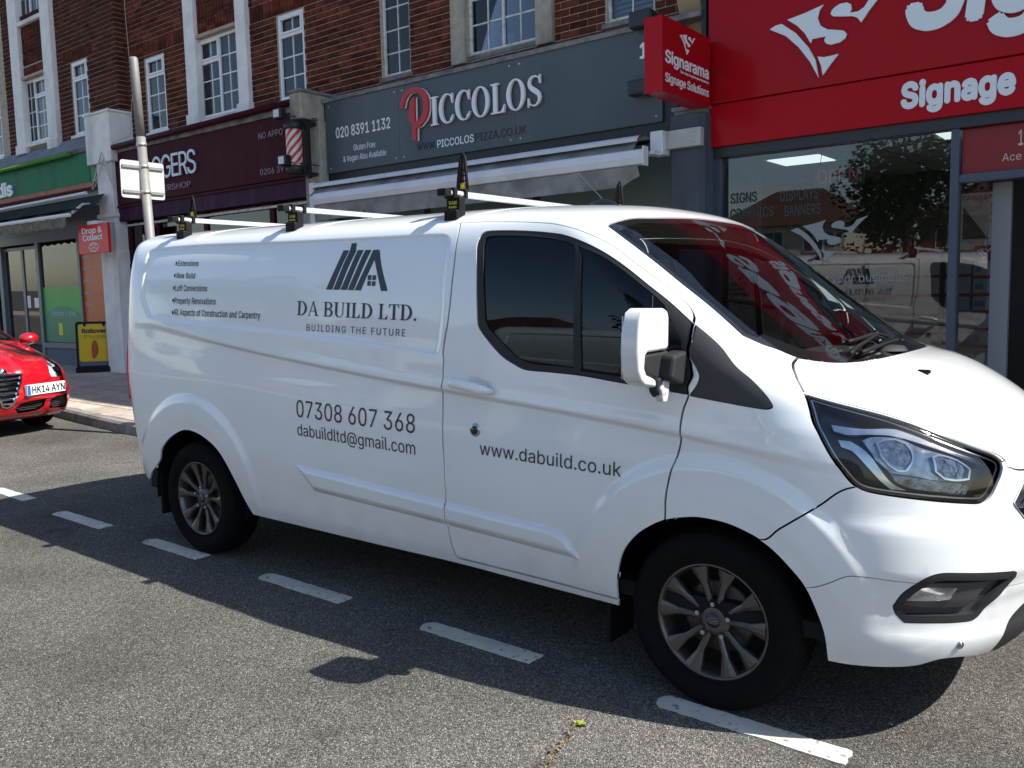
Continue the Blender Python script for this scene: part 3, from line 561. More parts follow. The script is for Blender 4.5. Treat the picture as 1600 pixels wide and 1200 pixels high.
M_STONE = mat('stained stone', (.36, .33, .27), .85, noise=.2, nscale=9, dirt=(.09, .085, .075), dscale=3.5, damt=.85, streak=1, bump=.35, bscale=60)
M_CONC = mat('concrete coping', (.22, .215, .21), .9, noise=.3, nscale=14, dirt=(.04, .045, .05), dscale=7, damt=.85, bump=.4, bscale=60)
M_BLACK = mat('black frame', (.012, .013, .016), .45)
M_WGLASS = glass('upstairs glass', (.62, .66, .72), 1.5)
M_NET = mat('blue curtain', (.22, .27, .36), .9, noise=.3, nscale=6)
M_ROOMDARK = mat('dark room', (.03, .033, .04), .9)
wall = empty('terrace_building', FW(-8, 5.4, 0), 'dark red brick terrace above a row of shops, with white framed windows', 'building')
BH, BL, DEP = .0805, .2345, .025
OPEN_ = []   # window openings x0,x1,z0,z1 in the middle wall
OM = [(-12.84, -12.21, 4.47, 5.71), (-11.46, -9.88, 4.40, 9.0), (-9.25, -8.63, 4.46, 5.67), (-7.12, -6.58, 4.44, 5.71), (-5.88, -4.35, 4.39, 9.0), (-3.70, -3.10, 4.44, 5.71)]
OLFT = [(-20.5, -17.75, 4.62, 9), (-17.26, -15.53, 4.56, 9.0), (-15.05, -14.44, 4.69, 6.0)]
brickmesh = {}
def brick_mesh(l, h, m):
    k = (round(l, 3), round(h, 3), m.name)
    if k not in brickmesh:
        e = .004; d = .04; me = bpy.data.meshes.new('brick')
        me.from_pydata([(-l/2, 0, -h/2), (l/2, 0, -h/2), (l/2, 0, h/2), (-l/2, 0, h/2), (-l/2+e, -d/4, -h/2+e), (l/2-e, -d/4, -h/2+e), (l/2-e, -d/4, h/2-e), (-l/2+e, -d/4, h/2-e)], [],
                       [[4, 5, 6, 7], [0, 1, 5, 4], [1, 2, 6, 5], [2, 3, 7, 6], [3, 0, 4, 7]])
        me.materials.append(m); brickmesh[k] = me
    return brickmesh[k]
singles = []
def snap(bands, z0): return [(a, b, z0+round((c-z0)/BH)*BH, z0+round((c-z0)/BH)*BH+3*BH) for a, b, c, d in bands]
def clip(x0, x1, z0, z1, opens):
    """cut a horizontal brick by the openings"""
    segs = [(x0, x1)]
    for a, b, c, d in opens:
        if z1 > c+.01 and z0 < d-.01:
            ns_ = []
            for p, q in segs:
                if q <= a or p >= b: ns_.append((p, q))
                else:
                    if a-p > .03: ns_.append((p, a))
                    if q-b > .03: ns_.append((b, q))
            segs = ns_
    return segs
def brickwork(x0, x1, z0, z1, Y, opens, m, soldier=[]):
    """stretcher bond; soldier = list of (x0,x1,z0,z1) bands laid upright"""
    r_ = 0; z = z0; soldier = snap(soldier, z0); opn = opens+soldier
    while z < z1:
        xx = x0-(BL/2 if r_ % 2 else 0)
        while xx < x1:
            for p, q in clip(max(xx+.005, x0), min(xx+BL-.005, x1), z+.005, z+BH-.005, opn):
                if q-p > .03: singles.append(((p+q)/2, Y, z+BH/2, q-p, BH-.011, m))
            for a, b, c, d in opens:     # cut bricks that fill up above an opening or below its sill
                for lo, hi in ((d, z+BH-.005), (z+.005, c)):
                    if z+.005 < (d if lo == d else c) < z+BH-.005 and hi-lo > .014 and not any(z+BH > s_[2]+.01 and z < s_[3]-.01 and s_[0] < xx+BL/2 < s_[1] for s_ in soldier):
                        p, q = max(xx+.005, a+.0, x0), min(xx+BL-.005, b, x1)
                        if q-p > .03: singles.append(((p+q)/2, Y, (lo+hi)/2, q-p, hi-lo-.004, m))
            xx += BL
        z += BH; r_ += 1
    for a, b, c, d in soldier:
        xx = a
        while xx < b-.02:
            for p, q in clip(xx+.005, min(xx+BH-.005, b), c+.01, d-.01, opens): singles.append(((p+q)/2, Y, (c+d)/2, q-p, d-c-.012, m))
            xx += BH
# basket weave panels: between the stone pilasters above the big windows
def panel(x0, x1, z0, z1, Y, m):
    z = z0; k = 0
    while z < z1:
        xx = x0; kk = 0
        while xx < x1-.03:
            if (k+kk) % 2 == 0: 
                for j in range(3):
                    if xx+j*BH < x1: singles.append((min(xx+j*BH+BH/2, x1-.04), Y, z+BL/2, BH-.011, BL-.011, m))
            else:
                for j in range(3): singles.append(((xx+min(xx+BL, x1))/2, Y, z+BH*j+BH/2, min(BL, x1-xx)-.011, BH-.011, m))
            xx += BL; kk += 1
        z += BL; k += 1
brickwork(-13.42, -2.35, 4.22, 8.6, 5.37, OM, M_BRICK, soldier=[(-13.42, -11.48, 5.71, 5.95), (-9.86, -8.0, 5.67, 5.91), (-7.35, -6.35, 5.71, 5.95), (-3.9, -2.9, 5.71, 5.95)])
brickwork(-30, -13.43, 4.55, 9.4, 5.20, OLFT, M_BRICKD, soldier=[(-15.3, -14.2, 6.0, 6.24)])
panel(-16.88, -15.90, 6.25, 6.98, 5.19, M_BRICKD); panel(-11.2, -10.12, 5.98, 8.4, 5.36, M_BRICK)
for a, b, c, Y in ((-16.88, -15.90, 6.0, 5.19), (-11.2, -10.12, 5.76, 5.36)):
    xx = a
    while xx < b: singles.append((xx+BH/2, Y, c+.11, BH-.011, .21, M_BRICK)); xx += BH
# return of the projecting left block
k = 0; z = 4.55
while z < 9.4:
    singles.append((-13.425, 5.29 if k % 2 else 5.26, z+BH/2, .1, BH-.011, 'R')); z += BH; k += 1
singles_n = [s for s in singles if s[5] != 'R' and s[2] < 7.2]
singles_n.sort(key=lambda s: (s[0]-1.3)**2+(s[2]-1.6)**2*1.4+60)
own = set(id(s) for s in singles_n[:295]); E3 = FM.to_euler()
rest_b = {M_BRICK: MB(F=True), M_BRICKD: MB(F=True)}; rng = random.Random(3)
for s in singles:
    x, Y, z, l, h, m = s
    if m == 'R':
        rest_b[M_BRICKD].add([(-13.43, 5.195, z-h/2), (-13.418, 5.2, z-h/2), (-13.418, 5.37, z-h/2), (-13.43, 5.195, z+h/2), (-13.418, 5.2, z+h/2), (-13.418, 5.37, z+h/2)], [[1, 2, 5, 4], [0, 1, 4, 3]]); continue
    if id(s) in own:
        o = bpy.data.objects.new('brick', brick_mesh(l, h, m)); COL.objects.link(o); o.parent = wall
        o.location = FW(x, Y-rng.uniform(0, .004), z)-wall.location; o.rotation_euler = (E3.x+rng.uniform(-.01, .01), E3.y+rng.uniform(-.006, .006), E3.z+rng.uniform(-.01, .01))
    else:
        e = .004; yy = Y-.01-rng.uniform(0, .004)
        rest_b[m].add([(x-l/2, Y, z-h/2), (x+l/2, Y, z-h/2), (x+l/2, Y, z+h/2), (x-l/2, Y, z+h/2), (x-l/2+e, yy, z-h/2+e), (x+l/2-e, yy, z-h/2+e), (x+l/2-e, yy, z+h/2-e), (x-l/2+e, yy, z+h/2-e)],
                      [[4, 5, 6, 7], [0, 1, 5, 4], [1, 2, 6, 5], [2, 3, 7, 6], [3, 0, 4, 7]])
def var_brick(m, base):
    """joined bricks: colour varies from brick to brick through a cell pattern of brick size"""
    mm = m.copy(); nt = mm.node_tree
    for n in list(nt.nodes):
        if n.type == 'OBJECT_INFO':
            tc = nt.nodes.new('ShaderNodeTexCoord'); mp = nt.nodes.new('ShaderNodeMapping'); mp.inputs['Scale'].default_value = (4.26, .5, 12.4)
            wn_ = nt.nodes.new('ShaderNodeTexWhiteNoise'); wn_.noise_dimensions = '3D'; fl = nt.nodes.new('ShaderNodeVectorMath'); fl.operation = 'FLOOR'
            nt.links.new(tc.outputs['Object'], mp.inputs[0]); nt.links.new(mp.outputs[0], fl.inputs[0]); nt.links.new(fl.outputs[0], wn_.inputs[0])
            nt.links.new(wn_.outputs['Value'], [l for l in nt.links if l.from_node == n][0].to_socket)
    return mm
rest_b[M_BRICK].build('bricks', var_brick(M_BRICK, 0), wall, stuff=True); rest_b[M_BRICKD].build('bricks', var_brick(M_BRICKD, 0), wall, stuff=True)
# masonry behind the bricks with real openings
def wall_with_openings(x0, x1, z0, z1, Y, T_, opens):
    g = MB(F=True); xs = sorted({x0, x1}|{v for o in opens for v in o[:2] if x0 < v < x1}); 
    for a, b in zip(xs[:-1], xs[1:]):
        mid = (a+b)/2; cuts = [(o[2], o[3]) for o in opens if o[0] < mid < o[1]]; z = z0
        for c, d in sorted(cuts):
            if c > z: g.box(a, b, Y, Y+T_, z, c)
            z = max(z, d)
        if z < z1: g.box(a, b, Y, Y+T_, z, z1)
    return g
WOM = [(-12.82, -12.23, 4.48, 5.70), (-11.25, -10.2, 4.49, 5.70), (-9.23, -8.65, 4.47, 5.66), (-7.10, -6.60, 4.45, 5.70), (-5.63, -4.60, 4.46, 5.70), (-3.68, -3.11, 4.45, 5.70)]
WOL = [(-18.9, -18.1, 4.68, 5.9), (-17.07, -16.0, 4.77, 5.97), (-17.0, -16.0, 7.05, 8.0), (-15.03, -14.46, 4.70, 5.99)]
wall_with_openings(-13.42, -2.3, 3.0, 9.2, 5.372, .25, WOM).build('masonry', M_MORTAR, wall)
wall_with_openings(-30, -13.425, 3.0, 9.6, 5.202, .40, WOL).build('masonry', M_MORTAR, wall)
g = MB(F=True); g.box(-2.3, 14, 5.38, 5.6, 4.6, 9.2); g.build('masonry', M_BRICK, wall)
g = MB(F=True); g.box(-30, 14, 9.0, 9.2, 0, 9.2); g.box(-30, 14, 5.62, 9.0, 9.2, 9.35); g.box(-30.2, -30, 5.2, 9.2, 0, 9.2); g.box(14, 14.2, 5.3, 9.2, 0, 9.2); g.box(-30, 14, 5.65, 9.0, 4.25, 4.4); g.build('roof', mat('roof tile', (.12, .06, .05), .8), wall, split=True)
# windows
def window(x0, x1, z0, z1, Y, bays, m=M_WHITE, blind=None, transom=None, depth=.06, fw=.045, bar=.018):
    """bays: list of (fraction, columns, rows-or-list of z fractions, has top light)"""
    w = empty('window', FW((x0+x1)/2, Y, z0), parent=wall)
    g = MB(F=True); g.box(x0, x1, Y, Y+depth, z0, z0+fw, .006); g.box(x0, x1, Y, Y+depth, z1-fw, z1, .006); g.box(x0, x0+fw, Y, Y+depth, z0+fw, z1-fw, .006); g.box(x1-fw, x1, Y, Y+depth, z0+fw, z1-fw, .006)
    xa = x0+fw; wi = x1-x0-2*fw; gl = MB(F=True); acc = 0
    for i, (fr, nc, zs, top) in enumerate(bays):
        a = xa+acc*wi; b = a+fr*wi; acc += fr
        if i: g.box(a-fw*.45, a+fw*.45, Y+.004, Y+depth-.004, z0+fw, z1-fw, .005)
        za, zb = z0+fw, z1-fw
        if top:
            zt = za+(zb-za)*top; g.box(a, b, Y+.002, Y+depth-.002, zt-fw*.55, zt+fw*.55, .005)
            for k in range(1, nc): gl.box(a+(b-a)*k/nc-bar/2, a+(b-a)*k/nc+bar/2, Y+.03, Y+.042, zt+fw*.5, zb)
            e = .03; g.box(a+.002, a+e, Y-.012, Y+.03, zt+fw*.5, zb, .004); g.box(b-e, b-.002, Y-.012, Y+.03, zt+fw*.5, zb, .004); g.box(a+e, b-e, Y-.012, Y+.03, zb-e, zb, .004); g.box(a+e, b-e, Y-.012, Y+.03, zt+fw*.5, zt+fw*.5+e, .004)
            zb = zt-fw*.5
        for k in range(1, nc): gl.box(a+(b-a)*k/nc-bar/2, a+(b-a)*k/nc+bar/2, Y+.03, Y+.042, za, zb)
        for q in zs: gl.box(a, b, Y+.031, Y+.041, za+(zb-za)*q-bar/2, za+(zb-za)*q+bar/2)
    g.build('frame', m, w, split=True); gl.build('glazing_bars', m, w)
    p = MB(F=True); p.box(x0+fw, x1-fw, Y+.033, Y+.037, z0+fw, z1-fw); p.build('pane', M_WGLASS, w, split=True)
    if blind == 'louvre':
        z = z0+.05; 
        while z < z1-.03:
            q = MB(F=True); q.add([(x0+fw, Y+.10, z), (x1-fw, Y+.10, z), (x1-fw, Y+.135, z+.045), (x0+fw, Y+.135, z+.045), (x0+fw, Y+.104, z-.004), (x1-fw, Y+.104, z-.004), (x1-fw, Y+.139, z+.041), (x0+fw, Y+.139, z+.041)], [[0, 1, 2, 3], [7, 6, 5, 4], [0, 4, 5, 1]]); q.build('blind_slat', mat('blind slat', (.75, .8, .84), .6), w); z += .052
    if blind == 'curtain':
        q = MB(F=True); n = 40; vs = []
        for i in range(n+1):
            xx = x0+fw+(x1-x0-2*fw)*i/n; yy = Y+.16+.02*sin(i*1.1)+.01*sin(i*2.7); vs += [(xx, yy, z0), (xx, yy, z1)]
        q.add(vs, [[2*i, 2*i+2, 2*i+3, 2*i+1] for i in range(n)], True); q.build('curtain', M_NET, w)
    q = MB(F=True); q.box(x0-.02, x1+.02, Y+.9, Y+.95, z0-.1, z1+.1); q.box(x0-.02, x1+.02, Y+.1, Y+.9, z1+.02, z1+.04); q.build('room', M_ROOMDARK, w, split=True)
    return w
R3 = [.333, .667]
window(-12.82, -12.23, 4.48, 5.70, 5.38, [(1, 2, R3, .77)], blind='curtain')
window(-11.25, -10.20, 4.49, 5.70, 5.38, [(.52, 2, R3, .72), (.48, 2, [.25, .5, .75], None)], blind='curtain')
window(-9.23, -8.65, 4.47, 5.66, 5.38, [(1, 2, R3, .77)], blind='curtain')
window(-7.10, -6.60, 4.45, 5.70, 5.40, [(1, 2, [.22, .46, .7], None)], M_OLDW, blind='louvre', fw=.03, bar=.016)
w7 = window(-5.63, -4.60, 4.46, 5.70, 5.40, [(.5, 2, [.27, .52, .78], None), (.5, 2, [.27, .52, .78], None)], M_OLDW, fw=.032, bar=.02)
window(-3.68, -3.11, 4.45, 5.70, 5.40, [(1, 2, [.22, .46, .7], None)], M_OLDW, blind='louvre', fw=.03, bar=.016)
window(-15.03, -14.46, 4.70, 5.99, 5.21, [(1, 2, R3, .77)], blind='curtain')
window(-17.07, -16.0, 4.77, 5.97, 5.21, [(.48, 2, [.25, .5, .75], None), (.52, 2, R3, .72)], blind='curtain')
window(-17.0, -16.0, 7.05, 8.0, 5.21, [(.5, 2, [.5], None), (.5, 2, [.5], None)], blind='curtain')
window(-18.9, -18.1, 4.68, 5.9, 5.21, [(1, 3, R3, None)], blind='curtain')
g = MB(F=True); g.lathe([(.001, 0), (.085, 0), (.09, .13), (.084, .13), (.08, .01), (.001, .01)], (-5.17, 5.56, 4.53), n=24); o = g.build('bucket', mat('pale plastic', (.6, .65, .68), .5)); tag(o, 'pale plastic tub standing inside the upstairs window between the stone pilasters', 'tub')
# sills, pilasters, stone surrounds
for x0, x1, z, Y, m in ((-12.87, -12.18, 4.45, 5.34, M_PIL), (-11.2, -10.12, 4.44, 5.32, M_PIL), (-9.28, -8.6, 4.44, 5.34, M_PIL), (-7.15, -6.55, 4.41, 5.35, M_CONC), (-5.64, -4.58, 4.42, 5.36, M_CONC), (-3.74, -3.06, 4.41, 5.35, M_CONC),
                        (-15.1, -14.4, 4.66, 5.14, M_PIL), (-17.1, -15.9, 4.72, 5.12, M_PIL), (-19, -18.05, 4.64, 5.14, M_PIL)):
    g = MB(F=True); g.box(x0, x1, Y, Y+.1, z-.03, z+.025, .006); g.build('window_sill', m, wall)
for x0, x1, z0, Y, m in ((-17.24, -16.88, 4.60, 5.1, M_PIL), (-15.90, -15.55, 4.56, 5.1, M_PIL), (-11.48, -11.20, 4.41, 5.28, M_PIL), (-10.12, -9.87, 4.39, 5.28, M_PIL), (-5.86, -5.64, 4.37, 5.31, M_STONE), (-4.59, -4.36, 4.37, 5.31, M_STONE)):
    g = MB(F=True); g.box(x0, x1, Y, Y+.14, z0, 8.9, .012)
    if m is M_PIL: g.box(x0-.03, x1+.02, Y-.02, Y+.1, z0-.02, z0+.16, .008)
    g.build('pilaster', m, wall)
for x0, x1, Y in ((-16.88, -15.90, 5.12), (-11.2, -10.12, 5.30)): g = MB(F=True); g.box(x0, x1, Y, Y+.12, 5.71+(.27 if x0 < -15 else 0), 5.76+(.27 if x0 < -15 else 0)); g.build('lintel', M_MORTAR, wall)
g = MB(F=True); g.box(-16.9, -15.9, 5.11, 5.2, 6.98, 7.06, .01); g.build('window_sill', M_PIL, wall)
# ------------------------------------------------------------------ ledges and shop-front heads
g = MB(F=True)
for a, b in ((-8.0, -6.4), (-6.4, -4.7), (-4.7, -2.45)):
    g.add([(a+.004, 5.06, 4.245), (b-.004, 5.06, 4.245), (b-.004, 5.375, 4.36), (a+.004, 5.375, 4.36), (a+.004, 5.06, 4.20), (b-.004, 5.06, 4.20), (b-.004, 5.375, 4.20), (a+.004, 5.375, 4.20)], [[0, 1, 2, 3], [4, 5, 1, 0], [3, 2, 6, 7], [1, 5, 6, 2], [4, 0, 3, 7], [7, 6, 5, 4]])
g.build('ledge', M_CONC, wall)
for a, b in ((-30, -24), (-24, -18.2), (-18.2, -16.2), (-16.2, -14.16)):
    g = MB(F=True); g.add([(a+.006, 4.93, 4.36), (b-.006, 4.93, 4.36), (b-.006, 5.2, 4.66), (a+.006, 5.2, 4.66), (a+.006, 4.97, 4.3), (b-.006, 4.97, 4.3), (b-.006, 5.2, 4.3), (a+.006, 5.2, 4.3)], [[0, 1, 2, 3], [4, 5, 1, 0], [1, 5, 6, 2], [4, 0, 3, 7]])
    g.build('lead_flashing', mat('lead', (.16, .175, .20), .6, noise=.25, nscale=6, bump=.4, bscale=8, dirt=(.3, .3, .3), dscale=5, damt=.3), wall)
M_MAR = mat('maroon paint', (.045, .006, .014), .6, spec=.08, noise=.12, nscale=4, dirt=(.06, .02, .025), dscale=5, damt=.35, streak=1)
M_PURP = mat('purple paint', (.04, .012, .036), .6, spec=.1, noise=.2, nscale=5, dirt=(.10, .06, .09), dscale=4, damt=.4, streak=1)
g = MB(F=True); g.tube([(-14.02, 4.98, 4.25), (-8.42, 4.98, 4.29)], .045, 12); g.build('gutter', M_MAR, wall)
g = MB(F=True); g.box(-13.6, -8.4, 5.03, 5.37, 4.17, 4.25); g.build('ledge', M_CONC, wall)
# shop pilasters (party piers)
def pier(label, shaft, head, m, base=-.3, mh=None, step=None):
    p = empty('pier', FW((shaft[0]+shaft[1])/2, shaft[2], 0), label, 'pier')
    g = MB(F=True); g.box(shaft[0], shaft[1], shaft[2], 5.4, base, shaft[3], .01)
    if step: g.box(shaft[0]-.03, shaft[1]+.03, shaft[2]-.04, 5.39, step-.03, step+.04, .01); g.box(shaft[0]-.015, shaft[1]+.015, shaft[2]-.02, 5.395, base, step-.6, .01)
    g.build('shaft', m, p)
    g = MB(F=True); g.box(head[0], head[1], head[2], 5.38, head[3], head[4], .012); g.build('console', mh or m, p)
    g = MB(F=True); g.box(head[0]-.02, head[1]+.02, head[2]-.02, 5.36, head[4]-.002, head[4]+.04, .01); g.build('cap', M_CONC if mh else m, p, split=True); return p
pier('white rendered pier between the green shop and the maroon barber shop, cables at its head', (-13.93, -13.42, 4.98, 4.2), (-14.16, -13.32, 4.93, 4.03, 4.86), M_PIL, step=3.12)
pier('weathered stone pier left of the grey pizza sign, barber pole hung on it', (-8.28, -7.95, 4.98, 3.97), (-8.22, -7.98, 4.72, 3.97, 4.31), M_STONE, mh=M_STONE)
M_SLATE = mat('slate grey paint', (.065, .08, .105), .6, noise=.12, nscale=5, dirt=(.03, .03, .035), dscale=6, damt=.5, streak=1)
pier('dark grey painted pier between the pizza shop and the red sign shop', (-2.72, -2.36, 4.96, 3.28), (-2.70, -2.38, 4.99, 3.28, 3.32), M_SLATE, mh=M_CONC)
# timber board and black strut above the projecting sign
g = MB(F=True); g.add([(-2.78, 5.05, 4.80), (-2.55, 5.05, 4.80), (-2.48, 5.28, 4.05), (-2.74, 5.28, 4.12), (-2.78, 5.08, 4.80), (-2.55, 5.08, 4.80), (-2.48, 5.31, 4.05), (-2.74, 5.31, 4.12)], [[3, 2, 1, 0], [4, 5, 6, 7], [1, 2, 6, 5], [0, 4, 7, 3], [2, 3, 7, 6]])
tag(g.build('timber_board', mat('bare plywood', (.36, .25, .16), .8, noise=.25, nscale=3, bump=.2, bscale=30)), 'bare plywood board leaning above the red projecting sign', 'board')
g = MB(F=True); g.box(-2.46, -2.41, 5.1, 5.15, 3.35, 4.9); tag(g.build('sign_strut', M_BLACK), 'black metal strut behind the red projecting sign', 'strut')
# ------------------------------------------------------------------ green shop (left)
M_GREEN = mat('green fascia', (.022, .17, .08), .6, spec=.15, noise=.1, nscale=4, dirt=(.03, .08, .06), dscale=3, damt=.5, streak=1)
M_LIME = mat('lime rail', (.10, .24, .04), .5, noise=.2, nscale=6)
M_WTXT = mat('white lettering', (.72, .73, .74), .4)
fs = empty('shop_sign', FW(-20, 4.97, 3.7), 'green fascia sign ending in the white letters dis, far left', 'shop sign')
g = MB(F=True); g.box(-30, -14.22, 5.0, 5.16, 3.75, 4.32); g.build('sign_board', M_GREEN, fs, split=True)
g = MB(F=True); g.box(-14.22, -14.0, 5.01, 5.2, 3.75, 4.1); g.build('end_board', mat('end green', (.03, .2, .08), .5), fs)
g = MB(F=True); g.tube([(-30, 4.9, 4.30), (-14.72, 4.9, 4.30)], .04, 10); g.build('light_trough', M_LIME, fs)
g = MB(F=True); g.box(-30, -14.05, 4.95, 5.15, 3.66, 3.745, .008); g.build('lower_rail', mat('faded red rail', (.36, .12, .08), .6, noise=.3, nscale=9), fs)
g = MB(F=True); P, T = fit_text('dis', -17.98, -17.30, .27, bold=.03); vs, fc = flat_letters(P, T, .03, lambda a, b, h: (a, 4.995-h, b+3.80)); g.add(vs, fc); 
P, T = fit_text('Lon', -19.3, -18.05, .27, bold=.03); vs, fc = flat_letters(P, T, .03, lambda a, b, h: (a, 4.995-h, b+3.80)); g.add(vs, fc); g.build('lettering', M_WTXT, fs, split=True)
aw = empty('awning', FW(-16, 4.6, 3.1), 'folded dark canvas awning with a scalloped edge below the green sign', 'awning')
M_CANV = mat('old dark canvas', (.03, .035, .032), .95, noise=.3, nscale=5); M_VAL = mat('beige valance', (.20, .18, .13), .95, noise=.4, nscale=10, dirt=(.05, .05, .04), dscale=6, damt=.7)
g = MB(F=True); n = 40; vs = []
for i in range(n+1):
    xx = -20+(20-13.6)*i/n; sag = .03*sin(i*.9)
    for t in range(6): q = t/5; vs.append((xx+.15*q*(i/n), 4.93-.6*q, 3.50-.30*q-.10*sin(pi*q)+sag*sin(pi*q)))
g.add(vs, [[i*6+j, i*6+j+1, (i+1)*6+j+1, (i+1)*6+j] for i in range(n) for j in range(5)], True); g.build('canopy', M_CANV, aw)
g = MB(F=True); g.tube([(-20, 4.9, 3.53), (-14.2, 4.9, 3.56)], .03, 8); g.tube([(-20, 4.3, 3.13), (-13.62, 4.3, 3.10)], .035, 8); g.build('bar', M_WHITE, aw, split=True)
g = MB(F=True); vs = []; n = 120
for i in range(n+1): xx = -20+(20-13.75)*i/n; vs += [(xx, 4.29+.008*sin(i*.8), 3.10), (xx, 4.28+.015*sin(i*.8), 2.93-.035*abs(sin(i*pi/6)))]
g.add(vs, [[2*i, 2*i+1, 2*i+3, 2*i+2] for i in range(n)]); g.build('valance', M_VAL, aw)
g = MB(F=True); g.tube([(-13.9, 4.95, 3.35), (-13.75, 4.6, 3.30), (-13.62, 4.35, 3.14)], .025, 8); g.build('arm', M_OLDW, aw, split=True)
M_GREYAL = mat('grey aluminium', (.14, .155, .18), .4, metal=.3, noise=.06, nscale=5)
M_SGLASS = glass('shop glass', (.78, .80, .80), 1.58); M_SGDARK = glass('dark shop glass', (.16, .19, .2), 1.62)
sf = empty('shopfront', FW(-17, 5.3, .3), 'grey aluminium shopfront with sliding doors and a green window poster', 'shopfront')
g = MB(F=True)
for x0, x1 in ((-19.2, -19.1), (-18.75, -18.6), (-17.0, -16.88), (-15.28, -15.2), (-14.35, -13.95)): g.box(x0, x1, 5.18, 5.28, .2, 2.95)
g.box(-30, -13.95, 5.16, 5.3, 2.84, 3.0); g.box(-16.88, -14.35, 5.17, 5.29, .75, .85); g.box(-30, -13.95, 5.15, 5.3, 3.0, 3.66); g.build('frame', M_GREYAL, sf, split=True)
g = MB(F=True); g.box(-16.88, -14.35, 5.2, 5.28, .2, .75); g.build('stall_riser', mat('blue grey panel', (.10, .125, .16), .6), sf)
for x0, x1 in ((-18.6, -17.75), (-17.75, -17.0)):
    d = empty('sliding_door', FW(x0, 5.26, .3), parent=sf); g = MB(F=True)
    g.box(x0, x0+.05, 5.24, 5.28, .3, 2.8); g.box(x1-.05, x1, 5.24, 5.28, .3, 2.8); g.box(x0+.05, x1-.05, 5.24, 5.28, 2.74, 2.8); g.box(x0+.05, x1-.05, 5.24, 5.28, .3, .4); g.build('stile', M_GREYAL, d, split=True)
    g = MB(F=True); g.box(x0+.05, x1-.05, 5.258, 5.262, .4, 2.74); g.build('pane', M_SGDARK, d, split=True)
g = MB(F=True); g.box(-16.88, -15.28, 5.226, 5.23, .85, 2.84); g.build('pane', M_SGDARK, sf, split=True); g = MB(F=True); g.box(-15.2, -14.35, 5.226, 5.23, .85, 2.84); g.build('pane', M_SGDARK, sf, split=True)
g = MB(F=True); g.box(-30, -19.2, 5.226, 5.23, .85, 2.84); g.build('pane', M_SGDARK, sf, split=True)
M_POSTG = mat('green vinyl', (.02, .36, .04), .35, noise=.12, nscale=3); M_POSTO = mat('orange vinyl', (.55, .10, .02), .35, noise=.1, nscale=3)
g = MB(F=True); g.box(-16.86, -15.3, 5.219, 5.223, .87, 1.95); g.build('green_poster', M_POSTG, sf)
g = MB(F=True); g.box(-15.28, -14.40, 5.2185, 5.2225, .87, 2.62); g.build('orange_poster', M_POSTO, sf)
g = MB(F=True); n = 20; g.prism([(-16.86, .87)]+[(-16.86+1.5*i/n, 1.45-.10*(i/n-.5)**2*8+.12) for i in range(n+1)]+[(-15.3, .87)], 5.2145, 5.2185); g.build('dark_green_wave', mat('dark green vinyl', (.01, .20, .09), .35), sf)
g = MB(F=True); P, T = fit_text('Services in store', -16.55, -15.55, .11); vs, fc = flat_letters(P, T, .002, lambda a, b, h: (a, 5.212-h, b+1.38)); g.add(vs, fc)
for i, s in enumerate(['Send', 'Returns', 'Bills', 'Collect', 'Cash']): P, T = fit_text(s, -15.15, -14.85+.05*(i % 2), .05); vs, fc = flat_letters(P, T, .002, lambda a, b, h: (a, 5.216-h, b+2.45-.22*i)); g.add(vs, fc)
g.build('lettering', mat('pale blue vinyl text', (.45, .7, .72), .5), sf, split=True)
g = MB(F=True); g.box(-16.28, -16.12, 5.209, 5.213, 1.0, 1.24); g.build('yellow_badge', mat('yellow print', (.7, .55, .04), .4), sf)
g = MB(F=True); g.box(-17.35, -17.15, 5.25, 5.256, 1.55, 1.75); g.box(-17.66, -17.52, 5.25, 5.256, 1.55, 1.8); g.build('notice', M_WTXT, sf, split=True)
# interior glimpses
g = MB(F=True); g.box(-30, -13.5, 8.8, 8.95, 0, 3.2); g.build('back_wall', mat('shop interior', (.16, .15, .15), .9, noise=.5, nscale=2), sf)
for i in range(9):
    g = MB(F=True)
    for j in range(5): g.box(-29+i*1.7, -28+i*1.7, 6.3, 6.9, .5+.42*j, .53+.42*j); g.box(-28.95+i*1.7, -28.05+i*1.7, 6.35, 6.8, .53+.42*j, .78+.42*j)
    g.build('shelving', mat('stocked shelf %d' % (i % 4), [(.5, .1, .08), (.2, .3, .6), (.6, .55, .3), (.5, .5, .5)][i % 4], .7, noise=.6, nscale=9), sf)
g = MB(F=True); g.box(-30, -13.5, 5.6, 8.8, 3.2, 3.25); g.build('ceiling', M_WHITE, sf)
# Drop & Collect sign, hung out from the pier
ds = empty('hanging_sign', FW(-13.6, 4.62, 2.45), 'square red Drop and Collect sign hung beside the white pier', 'sign')
g = MB(F=True); g.add([], []); g.box(-13.97, -12.95, 4.59, 4.64, 2.455, 2.945, .006); g.build('sign_board', mat('postal red', (.62, .012, .02), .4), ds, split=True)
g = MB(F=True)
for s, a, b, z in (('Drop &', -13.82, -13.13, 2.80), ('Collect', -13.80, -13.12, 2.68)):
    P, T = fit_text(s, a, b, .095, bold=.02); vs, fc = flat_letters(P, T, .003, lambda q, w_, h: (q, 4.588-h, w_+z)); g.add(vs, fc)
P, T = union2d([(1, ell(-13.44, 2.56, .17, .075)), (-1, ell(-13.44, 2.56, .155, .062))]); vs, fc = flat_letters(P, T, .003, lambda q, w_, h: (q, 4.588-h, w_)); g.add(vs, fc)
for s, z in (('POST', 2.575), ('OFFICE', 2.53)):
    P, T = fit_text(s, -13.54, -13.34, .032, bold=.01); vs, fc = flat_letters(P, T, .003, lambda q, w_, h: (q, 4.588-h, w_+z)); g.add(vs, fc)
g.build('lettering', M_WTXT, ds, split=True)
